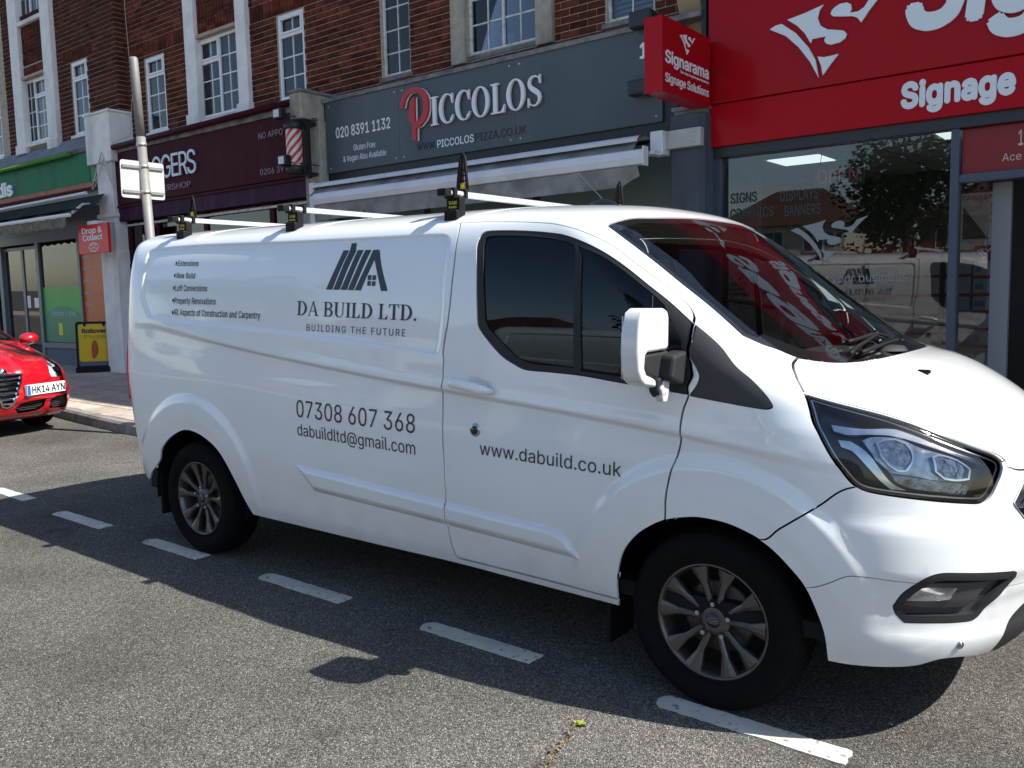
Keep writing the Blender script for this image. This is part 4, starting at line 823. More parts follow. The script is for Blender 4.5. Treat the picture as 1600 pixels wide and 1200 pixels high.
g = MB(F=True); g.tube([(-13.45, 4.98, 2.99), (-13.45, 4.62, 2.99)], .02, 8); g.box(-13.6, -13.3, 4.58, 4.65, 2.945, 3.0); g.build('bracket', M_WHITE, ds, split=True)
# loose cables at the head of the white pier
g = MB(F=True)
for k in range(6):
    cx = -13.75+.06*k; pts = [(-13.62, 4.93, 4.22)]
    for t in range(1, 14): q = t/13; pts.append((-13.62+(.16+.05*k)*sin(pi*q)*(1 if k % 2 else -1)+.05*q, 4.93-.04*sin(pi*q), 4.22-(.35+.07*k)*sin(pi*q*.9)))
    g.tube(pts, .006, 5)
g.tube([(-13.62, 4.94, 4.22), (-13.40, 4.94, 4.30), (-12.95, 5.1, 4.42), (-13.2, 5.33, 5.2), (-13.28, 5.34, 6.4), (-13.3, 5.34, 7.6)], .005, 5)
tag(g.build('cable', mat('pale cable', (.5, .48, .44), .6)), 'tangle of pale cables at the head of the white pier', 'cable')
# ------------------------------------------------------------------ barber shop (maroon)
bs = empty('shop_sign', FW(-11, 5.08, 3.2), 'maroon barber shop fascia with silver art deco letters behind the street pole', 'shop sign')
g = MB(F=True); g.box(-13.42, -8.3, 5.05, 5.3, 3.29, 4.16, .004); g.build('sign_board', M_MAR, bs, split=True)
g = MB(F=True); g.box(-13.42, -8.30, 5.035, 5.3, 3.235, 3.275); g.build('trim', M_MAR, bs, split=True)
g = MB(F=True); g.box(-13.42, -8.30, 5.06, 5.3, 3.01, 3.235); g.build('lower_fascia', M_PURP, bs)
M_SILV = mat('silver lettering', (.45, .47, .52), .35, metal=.4)
g = MB(F=True); P, T = fit_text('JAGGERS', -12.68, -10.95, .36, spacing=.85); vs, fc = flat_letters(P, T, .025, lambda a, b, h: (a, 5.045-h, b+3.60)); g.add(vs, fc); g.build('lettering', M_SILV, bs, split=True)
g = MB(F=True)
for s, a, b, z, hh in (('BARBERSHOP', -12.45, -11.15, 3.40, .09), ('NO APPO', -9.36, -8.80, 3.90, .085), ('0206 39', -9.36, -8.82, 3.39, .085)):
    P, T = fit_text(s, a, b, hh, bold=-.012); vs, fc = flat_letters(P, T, .006, lambda q, w_, h: (q, 5.046-h, w_+z)); g.add(vs, fc)
g.build('small_lettering', mat('dull lilac letters', (.26, .20, .24), .5), bs, split=True)
sb = empty('shopfront', FW(-11, 5.25, .3), 'barber shopfront with dark glass below the maroon sign', 'shopfront')
g = MB(F=True)
for x0, x1 in ((-13.42, -13.3), (-12.5, -12.42), (-11.1, -11.0), (-9.4, -9.3), (-8.4, -8.29)): g.box(x0, x1, 5.2, 5.28, .1, 3.01)
g.box(-13.42, -8.29, 5.19, 5.28, .1, .6); g.box(-13.42, -12.42, 5.19, 5.29, 2.2, 2.28); g.build('frame', M_MAR, sb, split=True)
g = MB(F=True); g.box(-13.42, -8.29, 5.17, 5.21, 2.93, 2.965); g.build('head_rail', M_OLDW, sb)
for x0, x1, z0, z1 in ((-13.3, -12.5, .6, 2.2), (-13.3, -12.5, 2.28, 2.93), (-12.42, -11.1, .6, 2.93), (-11.0, -9.4, .6, 2.93), (-9.3, -8.4, .6, 2.93)):
    g = MB(F=True); g.box(x0, x1, 5.228, 5.232, z0, z1); g.build('pane', M_SGDARK, sb, split=True)
g = MB(F=True); g.box(-13.4, -8.3, 7.4, 7.5, 0, 3.1); g.box(-13.4, -8.3, 5.4, 7.4, 3.02, 3.06); g.build('room', mat('barber interior', (.2, .2, .21), .9, noise=.4, nscale=1.5), sb, split=True)
g = MB(F=True); P, T = fit_text('Walk', -13.2, -12.8, .10, shear=.3); vs, fc = flat_letters(P, T, .002, lambda a, b, h: (a, 5.224-h, b+1.9)); g.add(vs, fc)
g.tube([(-13.28+.06*i, 5.222, 1.70-.12*sin(i*.26)) for i in range(13)], .008, 4); g.build('lettering', mat('etched letters', (.35, .37, .38), .5), sb, split=True)
bp_ = empty('barber_pole', FW(-8.17, 4.7, 3.2), 'red and white striped barber pole with black caps on the stone pier', 'barber pole')
cx, cy = -8.16, 4.72; g = MB(F=True); N_ = 72; RZ = 40; z0, z1, R = 3.36, 3.84, .105
for half, mm in ((0, 'red'), (1, 'white')):
    g = MB(F=True); rr = R if half else R+.0015
    for i in range(RZ*2):
        for j in range(N_):
            ph = ((j+.5)/N_*6-(i+.5)/(RZ*2)*.52/.13) % 1
            if (ph < .45) == (half == 0):
                za, zb = z0+(z1-z0)*i/(RZ*2), z0+(z1-z0)*(i+1)/(RZ*2); a0, a1 = 2*pi*j/N_, 2*pi*(j+1)/N_
                g.add([(cx+rr*cos(a0), cy+rr*sin(a0), za), (cx+rr*cos(a1), cy+rr*sin(a1), za), (cx+rr*cos(a1), cy+rr*sin(a1), zb), (cx+rr*cos(a0), cy+rr*sin(a0), zb)], [[0, 1, 2, 3]])
    g.build('stripe', mat('barber '+mm, (.50, .03, .03) if half == 0 else (.62, .60, .55), .4, noise=.1, nscale=8), bp_)
g = MB(F=True); g.lathe([(.001, .11), (.08, .10), (.125, .05), (.13, -.01), (.001, -.01)], (cx, cy, 3.845)); g.lathe([(.001, .01), (.12, .01), (.125, -.05), (.09, -.10), (.001, -.11)], (cx, cy, 3.355)); g.build('cap', mat('black cap', (.015, .02, .02), .45), bp_, split=True)
g = MB(F=True); g.box(-8.05, -7.99, 4.80, 4.86, 3.2, 3.95); g.box(-8.16, -8.0, 4.78, 4.98, 3.9, 3.94); g.box(-8.16, -8.0, 4.78, 4.98, 3.24, 3.28); g.build('bracket', M_BLACK, bp_, split=True)
for (px, pz, lab) in ((-8.24, 4.03, 'upper'), (-8.18, 3.42, 'lower')):
    fl = empty('floodlight', FW(px, 4.6, pz), 'small black floodlight on a thin rod, %s of the two by the barber pole' % lab, 'floodlight', 'floodlights by the barber pole')
    g = MB(F=True); g.box(px-.085, px+.075, 4.52, 4.62, pz-.065, pz+.07, .012); g.build('housing', M_BLACK, fl)
    g = MB(F=True); g.box(px-.065, px+.045, 4.513, 4.521, pz-.045, pz+.05); g.build('lens', mat('floodlight lens', (.55, .57, .52), .15, noise=.2, nscale=30), fl, split=True)
    g = MB(F=True); g.tube([(px+.06, 4.58, pz-.02), (-7.95, 4.95, pz-.05)], .008, 6); g.build('rod', M_BLACK, fl)
# ------------------------------------------------------------------ pizza shop (grey)
M_PIC = mat('slate blue sign panel', (.066, .082, .098), .4, spec=.35, noise=.08, nscale=2, dirt=(.10, .11, .12), dscale=2.2, damt=.35, streak=1)
ps = empty('shop_sign', FW(-5.4, 5.08, 3.2), 'slate grey pizza shop fascia with white raised letters and a red P', 'shop sign')
g = MB(F=True)
for a, b in ((-7.93, -6.55), (-6.55, -4.72), (-4.72, -2.87)): g.box(a+.001, b-.001, 5.08, 5.14, 3.27, 4.20, .003)
g.build('sign_board', M_PIC, ps, split=True)
g = MB(F=True); g.box(-8.0, -2.72, 5.11, 5.3, 3.12, 4.24); g.build('backing', M_BLACK, ps)
g = MB(F=True); fit_serif('ICCOLOS', -5.975, -4.31, .335, lambda a, b, h: (a, 5.065-h, 3.635+b), .03, g); g.build('lettering', M_WTXT, ps, split=True)
P, T = union2d([(1, MARKS['P'][0])]); g = MB(F=True); vs, fc = flat_letters(P, T, .035, lambda a, b, h: (a, 5.06-h, b)); g.add(vs, fc); g.build('red_letter', mat('red letter', (.42, .012, .02), .35), ps)
g = MB(F=True); vs, fc = flat_letters(P, T, .012, lambda a, b, h: (a+.018, 5.066-h, b-.004)); g.add(vs, fc); g.build('letter_edge', M_WTXT, ps)
g = MB(F=True)
for s, a, b, z, h, bo in (('020 8391 1132', -7.73, -6.70, 3.715, .135, .012), ('Gluten Free', -7.395, -6.985, 3.515, .075, 0), ('& Vegan Also Available', -7.60, -6.79, 3.39, .075, 0)):
    P, T = fit_text(s, a, b, h, bold=bo); vs, fc = flat_letters(P, T, .003, lambda q, w_, hh: (q, 5.078-hh, w_+z)); g.add(vs, fc)
P, T = fit_text('PICCOLOS', -5.91, -5.33, .088, bold=.01); vs, fc = flat_letters(P, T, .003, lambda q, w_, hh: (q, 5.078-hh, w_+3.375)); g.add(vs, fc)
P, T = fit_text('1', -3.12, -3.04, .15, bold=.02); vs, fc = flat_letters(P, T, .003, lambda q, w_, hh: (q, 5.078-hh, w_+3.92)); g.add(vs, fc)
g.build('small_lettering', M_WTXT, ps, split=True)
g = MB(F=True)
for s, a, b in (('WWW.', -6.25, -5.93), ('PIZZA.CO.UK', -5.31, -4.56)):
    P, T = fit_text(s, a, b, .088); vs, fc = flat_letters(P, T, .003, lambda q, w_, hh: (q, 5.078-hh, w_+3.375)); g.add(vs, fc)
g.build('dark_lettering', M_BLACK, ps, split=True)
for bx__ in (-7.86, -6.62, -6.48, -4.79, -4.65, -2.94):
    for bz_ in (3.33, 4.14): g = MB(F=True); g.lathe([(.001, -.004), (.011, -.003), (.013, .002)], (bx__, 5.08, bz_), 'Y', 8); g.build('screw', M_SILV, ps)
# awning, wound in
M_ALW = mat('white aluminium', (.60, .63, .67), .35, noise=.05, nscale=4, dirt=(.35, .35, .34), dscale=3, damt=.3); M_CAN2 = mat('grey canvas', (.25, .25, .25), .9, noise=.25, nscale=5, dirt=(.08, .08, .08), dscale=3, damt=.6)
a2 = empty('awning', FW(-5.3, 4.7, 2.8), 'retracted awning with a white front bar under the grey pizza sign', 'awning')
g = MB(F=True); vs = []
prof = [(5.06, 3.12), (4.93, 3.14), (4.80, 3.11), (4.76, 3.07)]
for xx in (-7.92, -2.98): vs += [(xx, y, z) for y, z in prof]
g.add(vs, [[i, i+1, i+5, i+4] for i in range(3)]); g.add([(-7.92, y, z-.012) for y, z in prof]+[(-2.98, y, z-.012) for y, z in prof], [[i+4, i+5, i+1, i] for i in range(3)]); g.box(-7.92, -2.98, 4.75, 4.77, 3.05, 3.085); g.build('hood', M_ALW, a2)
g = MB(F=True); vs = []; n = 60
for i in range(n+1):
    xx = -7.88+4.86*i/n
    for t in range(5): q = t/4; vs.append((xx, 4.86-.26*q, 3.09-.17*q-.04*sin(pi*q)+.010*sin(i*.7)*sin(pi*q)))
g.add(vs, [[i*5+j, i*5+j+1, (i+1)*5+j+1, (i+1)*5+j] for i in range(n) for j in range(4)], True); g.build('canopy', M_CAN2, a2)
g = MB(F=True); pf = [(4.62, 2.95), (4.555, 2.93), (4.54, 2.86), (4.56, 2.80), (4.62, 2.79)]; g.add([(xx, y, z) for xx in (-7.62, -2.80) for y, z in pf], [[i, i+1, i+6, i+5] for i in range(4)]+[[4, 0, 5, 9], [4, 3, 2, 1, 0], [5, 6, 7, 8, 9]]); g.box(-2.80, -2.785, 4.54, 4.63, 2.78, 2.96); g.build('front_bar', M_ALW, a2)
g = MB(F=True); vs = []; n = 80
for i in range(n+1):
    xx = -7.6+4.72*i/n; bz = 2.60 if i < n-3 else 2.60+.03*(i-n+3)
    for t in range(4): q = t/3; vs.append((xx+(.02*q if i == n else 0), 4.585+.006*sin(i*.55)*q+.01*q, 2.79+(bz-2.79)*q))
g.add(vs, [[i*4+j, i*4+j+1, (i+1)*4+j+1, (i+1)*4+j] for i in range(n) for j in range(3)], True); g.build('valance', M_CAN2, a2)
g = MB(F=True); g.box(-2.72, -2.36, 4.87, 4.945, 2.955, 3.125, .003); g.build('mounting_plate', mat('galvanised plate', (.42, .43, .42), .5, metal=.2, noise=.12, nscale=6, dirt=(.3, .26, .2), dscale=5, damt=.4), a2)
g = MB(F=True); g.box(-2.86, -2.72, 4.80, 4.95, 2.90, 3.13, .008); g.box(-2.86, -2.74, 4.66, 4.80, 2.89, 2.925); g.build('end_bracket', M_ALW, a2)
for xx, z in ((-2.41, 3.09), (-2.41, 3.0)): g = MB(F=True); g.lathe([(.001, -.014), (.012, -.012), (.014, 0)], (xx, 4.869, z), 'Y', 10); g.build('bolt', M_SILV, a2, split=True)
g = MB(F=True); g.box(-8.0, -7.9, 4.80, 5.06, 2.55, 3.13, .01); g.build('end_bracket', M_ALW, a2)
g = MB(F=True); g.tube([(-3.55, 4.57, 2.79), (-2.2, 3.4, 2.02), (-1.35, 2.7, 1.55)], .004, 5); tag(g.build('wire', M_ALW), 'thin slanting stay wire below the right end of the pizza shop awning', 'wire')
sp_ = empty('shopfront', FW(-5.3, 5.3, .2), 'pizza shopfront of pale green glass and black frames behind the van roof', 'shopfront')
g = MB(F=True)
for x0, x1 in ((-7.95, -7.86), (-6.3, -6.22), (-4.6, -4.52), (-2.82, -2.72)): g.box(x0, x1, 5.22, 5.3, .1, 3.1)
g.box(-7.95, -2.72, 5.2, 5.3, .1, .55); g.box(-7.95, -2.72, 5.21, 5.29, 2.30, 2.38); g.build('frame', M_BLACK, sp_, split=True)
for x0, x1 in ((-7.86, -6.3), (-6.22, -4.6), (-4.52, -2.82)):
    g = MB(F=True); g.box(x0, x1, 5.248, 5.252, .55, 2.30); g.build('pane', M_SGDARK, sp_, split=True)
    g = MB(F=True); g.box(x0, x1, 5.246, 5.25, 2.38, 3.1); g.build('upper_panel', mat('grey green panel', (.09, .12, .115), .4, noise=.1, nscale=3), sp_)
g = MB(F=True); g.box(-7.86, -2.82, 7.4, 7.5, 0, 3.1); g.box(-7.86, -2.82, 5.4, 7.4, 3.05, 3.1); g.build('room', mat('pizza interior', (.2, .2, .2), .9, noise=.4, nscale=1.5), sp_, split=True)
# ------------------------------------------------------------------ red sign shop (right)
M_RED = mat('gloss red sign', (.33, .003, .008), .22, spec=.12, coat=.05, dirt=(.22, .02, .02), dscale=2, damt=.2, streak=1); M_RED2 = mat('red sign return', (.36, .004, .012), .3, spec=.1, coat=.04)
M_VIN = mat('white vinyl', (.66, .70, .73), .45)
rs = empty('shop_sign', FW(1, 5.1, 2.9), 'large glossy red fascia with a white triangle logo and Signage lettering', 'shop sign')
g = MB(F=True); g.box(-2.37, 6, 5.07, 5.17, 3.355, 5.0, .006); g.build('upper_panel', M_RED, rs)
g = MB(F=True); g.box(-2.37, 6, 5.10, 5.17, 2.955, 3.35, .004); g.build('lower_panel', M_RED2, rs)
g = MB(F=True); P, T = union2d([(1, p) for p in MARKS['sig']]); vs, fc = flat_letters(P, T, .02, lambda a, b, h: (a, 5.062-h, b)); g.add(vs, fc); g.build('logo', M_VIN, rs, split=True)
g = MB(F=True); P, T = fit_text('Signarama', -.60, 2.9, .62, bold=.035, shear=.12); vs, fc = flat_letters(P, T, .02, lambda q, w_, h: (q, 5.062-h, w_+3.70)); g.add(vs, fc)
P, T = fit_text('Signage', -.635, .215, .205, bold=.044, spacing=1.03); vs, fc = flat_letters(P, T, .006, lambda q, w_, h: (q, 5.097-h, w_+3.075)); g.add(vs, fc)
P, T = fit_text('Solutions', .32, 1.45, .205, bold=.03); vs, fc = flat_letters(P, T, .006, lambda q, w_, h: (q, 5.097-h, w_+3.075)); g.add(vs, fc); g.build('lettering', M_VIN, rs, split=True)
pj = empty('projecting_sign', FW(-2.4, 4.5, 3.3), 'red box sign reading Signarama Signage Solutions projecting from the wall', 'sign')
g = MB(F=True); g.box(-2.50, -2.32, 4.05, 5.0, 3.31, 3.95, .006); g.build('box', M_RED, pj)
g = MB(F=True); S0 = MARKS['sig']; ax = min(p[0] for q in S0 for p in q); bx = max(p[0] for q in S0 for p in q); az = min(p[1] for q in S0 for p in q); bz = max(p[1] for q in S0 for p in q)
def logo_scaled(x0, x1, z0, z1): return [(1, [(x0+(p[0]-ax)/(bx-ax)*(x1-x0), z0+(p[1]-az)/(bz-az)*(z1-z0)) for p in q]) for q in S0]
P, T = union2d(logo_scaled(4.37, 4.68, 3.70, 3.88)); vs, fc = flat_letters(P, T, .003, lambda a, b, h: (-2.319+h, a, b)); g.add(vs, fc)
for s, a, b, z, h, bo in (('Signarama', 4.10, 4.96, 3.565, .105, .02), ('Signage Solutions', 4.10, 4.96, 3.40, .075, .008), ('The way to grow your business', 4.38, 4.96, 3.52, .022, 0)):
    P, T = fit_text(s, a, b, h, bold=bo); vs, fc = flat_letters(P, T, .003, lambda q, w_, hh: (-2.319+hh, q, w_+z)); g.add(vs, fc)
g.build('lettering', M_VIN, pj, split=True)
g = MB(F=True); g.box(-2.44, -2.38, 4.98, 5.1, 3.4, 3.85); g.build('bracket', M_BLACK, pj, split=True)
for (xa, xb, za, zb, y_, lab) in ((-3.16, -2.92, 4.18, 4.34, 4.92, 'on the ledge above the grey sign'), (-3.20, -2.98, 3.545, 3.69, 4.95, 'on the grey sign board')):
    q = empty('floodlight', FW(xa, y_, za), 'black box floodlight %s, left of the red projecting sign' % lab, 'floodlight', 'black box floodlights')
    g = MB(F=True); g.box(xa, xb, y_, y_+.12, za, zb, .015); g.build('housing', mat('black plastic', (.014, .016, .018), .35), q)
    g = MB(F=True); g.box(xb-.05, xb+.01, y_+.01, y_+.15, za-.015, zb-.02); g.tube([(xb-.02, y_+.14, (za+zb)/2), (xb-.02, 5.1, (za+zb)/2)], .015, 6); g.build('bracket', M_BLACK, q, split=True)
# shopfront
s3 = empty('shopfront', FW(-1, 5.3, .1), 'dark blue framed glass shopfront under the red fascia, reflecting the van', 'shopfront')
M_NAVY = mat('dark blue aluminium', (.05, .068, .10), .4, noise=.08, nscale=4)
g = MB(F=True)
g.box(-2.36, -2.30, 5.18, 5.3, 0, 2.95, .003); g.box(-.255, -.19, 5.17, 5.3, 0, 2.86, .003); g.box(-.19, 1.6, 5.18, 5.3, 2.42, 2.485, .003); g.box(1.1, 1.17, 5.18, 5.3, 0, 2.42); g.build('frame', M_NAVY, s3, split=True)
g = MB(F=True); g.box(-2.36, 6, 5.15, 5.3, 2.86, 2.955, .003); g.box(-2.30, -.255, 5.19, 5.3, 0, .45); g.build('head', mat('near black aluminium', (.02, .024, .03), .4), s3)
g = MB(F=True); g.box(.025, .165, 5.42, 5.5, 0, 2.42); g.build('door_frame', mat('pale grey upright', (.25, .26, .28), .5), s3)
g = MB(F=True); g.box(-2.30, -.255, 5.238, 5.242, .45, 2.86); g.build('pane', M_SGLASS, s3, split=True)
g = MB(F=True); g.box(-.19, .03, 5.248, 5.252, .2, 2.42); g.build('pane', M_SGLASS, s3, split=True)
g = MB(F=True); g.box(1.17, 4, 5.248, 5.252, .2, 2.86); g.build('pane', M_SGLASS, s3, split=True)
g = MB(F=True); g.box(-.18, 1.6, 5.235, 5.245, 2.49, 2.855); g.build('red_panel', mat('matt red panel', (.20, .004, .008), .3, noise=.1, nscale=6), s3)
g = MB(F=True)
for s, a, b, z, h in (('Ace', .115, .25, 2.565, .062), ('1', .225, .26, 2.68, .12)):
    P, T = fit_text(s, a, b, h, bold=.01 if h > .1 else 0); vs, fc = flat_letters(P, T, .002, lambda q, w_, hh: (q, 5.233-hh, w_+z)); g.add(vs, fc)
g.build('lettering', mat('pinkish vinyl letters', (.5, .42, .42), .5), s3, split=True)
M_ETCH = mat('frosted vinyl', (.24, .26, .27), .6)
g = MB(F=True); P, T = union2d(logo_scaled(-1.62, -.92, 1.80, 2.21)); vs, fc = flat_letters(P, T, .002, lambda a, b, h: (a, 5.236-h, b)); g.add(vs, fc)
P, T = fit_text('The way to grow your business.', -2.05, -.56, .075); vs, fc = flat_letters(P, T, .002, lambda q, w_, h: (q, 5.236-h, w_+1.625)); g.add(vs, fc); g.build('window_logo', M_ETCH, s3, split=True)
g = MB(F=True)
for s, a, b, z in (('SIGNS', -2.22, -1.95, 2.48), ('GRAPHICS', -2.22, -1.78, 2.33), ('DISPLAYS', -1.72, -1.36, 2.46), ('BANNERS', -1.68, -1.34, 2.32)):
    P, T = fit_text(s, a, b, .095, bold=.02); vs, fc = flat_letters(P, T, .002, lambda q, w_, h: (q, 5.236-h, w_+z-.06)); g.add(vs, fc)
g.build('window_lettering', mat('grey vinyl letters', (.055, .058, .062), .8), s3, split=True)
# interior
M_CEILT = mat('ceiling tile', (.80, .80, .78), .9, noise=.1, nscale=12); 
for i in range(-4, 5):
    for j in range(6):
        x0, y0_ = -.6+i*.6, 5.35+j*.6
        if (i, j) in ((0, 1), (0, 3), (-3, 2)): continue
        g = MB(F=True); g.box(x0+.012, x0+.588, y0_+.012, y0_+.588, 2.99, 3.0); g.build('ceiling_tile', M_CEILT, s3)
g = MB(F=True); g.box(-3, 3, 5.35, 9, 3.001, 3.03); g.build('ceiling_grid', mat('ceiling grid', (.02, .02, .022), .8), s3)
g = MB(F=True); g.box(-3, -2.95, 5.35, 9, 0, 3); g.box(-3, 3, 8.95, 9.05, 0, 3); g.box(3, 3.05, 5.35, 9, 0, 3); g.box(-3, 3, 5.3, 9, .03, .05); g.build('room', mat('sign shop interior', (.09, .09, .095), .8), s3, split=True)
for (i, j) in ((0, 1), (0, 3), (-3, 2)):
    g = MB(F=True); g.box(-.6+i*.6+.02, -.6+i*.6+.58, 5.35+j*.6+.02, 5.35+j*.6+.58, 2.985, 2.995); g.build('ceiling_light', mat('lit panel', (.8, .85, .85), .5, emit=(.85, .95, .95), es=.75), s3)
op = empty('open_sign', FW(-1.24, 5.5, 2.5), 'small dark framed LED sign reading OPEN hanging inside the window', 'sign')
g = MB(F=True); g.box(-1.46, -1.00, 5.36, 5.39, 2.50, 2.70, .006); g.build('panel', mat('LED panel', (.02, .02, .025), .3), op)
g = MB(F=True); P, T = fit_text('OPEN', -1.42, -1.05, .12, bold=-.015); vs, fc = flat_letters(P, T, .003, lambda q, w_, h: (q, 5.358-h, w_+2.54)); g.add(vs, fc); g.build('lettering', mat('LED red', (.2, .05, .06), .5, emit=(.9, .25, .25), es=.04), op, split=True)
g = MB(F=True); g.tube([(-1.40, 5.375, 2.70), (-1.38, 5.375, 2.85), (-1.41, 5.375, 2.99)], .003, 4); g.build('cord', M_BLACK, op)
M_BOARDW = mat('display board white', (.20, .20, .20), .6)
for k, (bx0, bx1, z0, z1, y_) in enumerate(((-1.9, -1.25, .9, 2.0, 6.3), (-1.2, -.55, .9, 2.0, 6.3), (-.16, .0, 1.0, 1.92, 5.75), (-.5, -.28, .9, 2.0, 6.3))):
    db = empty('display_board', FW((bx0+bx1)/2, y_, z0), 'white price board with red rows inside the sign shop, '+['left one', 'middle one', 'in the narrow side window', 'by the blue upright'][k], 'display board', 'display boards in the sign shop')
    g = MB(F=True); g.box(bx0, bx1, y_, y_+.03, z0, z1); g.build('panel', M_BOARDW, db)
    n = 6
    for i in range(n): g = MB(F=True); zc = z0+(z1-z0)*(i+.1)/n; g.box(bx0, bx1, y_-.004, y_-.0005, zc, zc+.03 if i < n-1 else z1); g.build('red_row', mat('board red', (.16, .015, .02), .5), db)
    g = MB(F=True)
    for i in range(n-1): zc = z0+(z1-z0)*(i+.5)/n; w_ = bx1-bx0; g.box(bx0+.1*w_, bx0+(.3+.3*random.random())*w_, y_-.004, y_-.0005, zc, zc+.05)
    g.build('print', mat('board print', (.06, .09, .2), .6), db, split=True)
    if bx1-bx0 < .3: g = MB(F=True); P, T = union2d(logo_scaled(bx0+.02, bx1-.02, z1-.13, z1-.02)); vs, fc = flat_letters(P, T, .003, lambda a, b, h: (a, y_-.005-h, b)); g.add(vs, fc); g.build('logo', M_VIN, db, split=True)
po = empty('poster', FW(-.1, 5.9, 1.9), 'pinned poster headed CANVAS PRINTS behind the narrow window', 'poster')
g = MB(F=True); g.box(-.36, .06, 6.2, 6.21, 1.9, 2.42); g.build('sheet', mat('poster sheet', (.40, .40, .38), .7), po)
g = MB(F=True); P, T = fit_text('CANVAS PRINTS', -.35, .05, .04, bold=.02); vs, fc = flat_letters(P, T, .002, lambda q, w_, h: (q, 6.198-h, w_+2.36)); g.add(vs, fc); g.build('heading', mat('poster red', (.35, .03, .04), .5), po)
g = MB(F=True)
for i, s in enumerate(('The', 'Perfect', 'Gift')): P, T = fit_text(s, -.12, -.12+.05+.02*len(s), .035, shear=.35); vs, fc = flat_letters(P, T, .002, lambda q, w_, h: (q, 6.198-h, w_+2.28-.07*i)); g.add(vs, fc)
g.build('script', M_BLACK, po, split=True)
g = MB(F=True); g.prism([(-.34, 2.30), (-.34, 2.0), (-.13, 2.0)], 6.19, 6.198); g.build('picture', M_BLACK, po)
cb = empty('cabinet', FW(-.1, 6.0, .1), 'low grey cabinet with papers inside the narrow window', 'cabinet')
g = MB(F=True); g.box(-.3, .02, 5.9, 6.3, .1, 1.35, .01); g.build('body', mat('grey cabinet', (.13, .15, .18), .5), cb); g = MB(F=True); g.box(-.29, .0, 5.893, 5.899, .7, .72); g.box(-.29, .0, 5.893, 5.899, 1.02, 1.035); g.build('drawer_gap', M_BLACK, cb, split=True)
# ------------------------------------------------------------------ lofted vehicle bodies
def pchip(x, y, xi):
    h = np.diff(x); d = np.diff(y)/h; m = np.zeros_like(y)
    for i in range(1, len(x)-1):
        if d[i-1]*d[i] > 0:
            w1 = 2*h[i]+h[i-1]; w2 = h[i]+2*h[i-1]; m[i] = (w1+w2)/(w1/d[i-1]+w2/d[i])
    m[0] = d[0]; m[-1] = d[-1]
    k = np.clip(np.searchsorted(x, xi)-1, 0, len(x)-2); t = (xi-x[k])/h[k]
    return (1+2*t)*(1-t)**2*y[k]+t*(1-t)**2*h[k]*m[k]+t*t*(3-2*t)*y[k+1]+t*t*(t-1)*h[k]*m[k+1]
def sm(a, b, x): t = np.clip((x-a)/(b-a), 0, 1); return t*t*(3-2*t)
def resample(poly, step, closed=True, corner=38):
    """Catmull-Rom through the points, straight at sharp corners"""
    P = [np.array(p, float) for p in poly]; n = len(P); out = []
    def sharp(i):
        if not closed and (i == 0 or i == n-1): return True
        a = P[i]-P[i-1]; b = P[(i+1) % n]-P[i]; c = np.dot(a, b)/(np.linalg.norm(a)*np.linalg.norm(b)+1e-12); return math.degrees(math.acos(max(-1, min(1, c)))) > corner
    S_ = [sharp(i) for i in range(n)]
    for i in range(n if closed else n-1):
        p1, p2 = P[i], P[(i+1) % n]; L_ = np.linalg.norm(p2-p1)
        m1 = (p2-P[i-1])/2 if not S_[i] else p2-p1; m2 = (P[(i+2) % n]-p1)/2 if not S_[(i+1) % n] else p2-p1
        for m_ in (m1, m2):
            l = np.linalg.norm(m_)
            if l > L_*1.2: m_ *= L_*1.2/l
        k = max(1, int(math.ceil(L_/step)))
        for j in range(k):
            t = j/k; out.append((2*t**3-3*t**2+1)*p1+(t**3-2*t**2+t)*m1+(-2*t**3+3*t**2)*p2+(t**3-t**2)*m2)
    if not closed: out.append(P[-1])
    return np.array(out)
def seg_dist(Q, poly, closed=True):
    d = np.full(len(Q), 1e9); n = len(poly)
    for i in range(n if closed else n-1):
        a = poly[i]; b = poly[(i+1) % n]; ab = b-a; L_ = ab@ab+1e-15; t = np.clip(((Q-a)@ab)/L_, 0, 1); d = np.minimum(d, np.hypot(*(Q-a-t[:, None]*ab).T))
    return d
def offset_poly(poly, d):
    n = len(poly); A = 0
    for i in range(n): A += poly[i][0]*poly[(i+1) % n][1]-poly[(i+1) % n][0]*poly[i][1]
    s = 1 if A > 0 else -1; out = []
    for i in range(n):
        a = poly[i]-poly[i-1]; b = poly[(i+1) % n]-poly[i]; a = a/(np.linalg.norm(a)+1e-12); b = b/(np.linalg.norm(b)+1e-12)
        t = a+b; t = t/(np.linalg.norm(t)+1e-9); out.append(poly[i]+s*d*np.array([-t[1], t[0]]))
    return np.array(out)
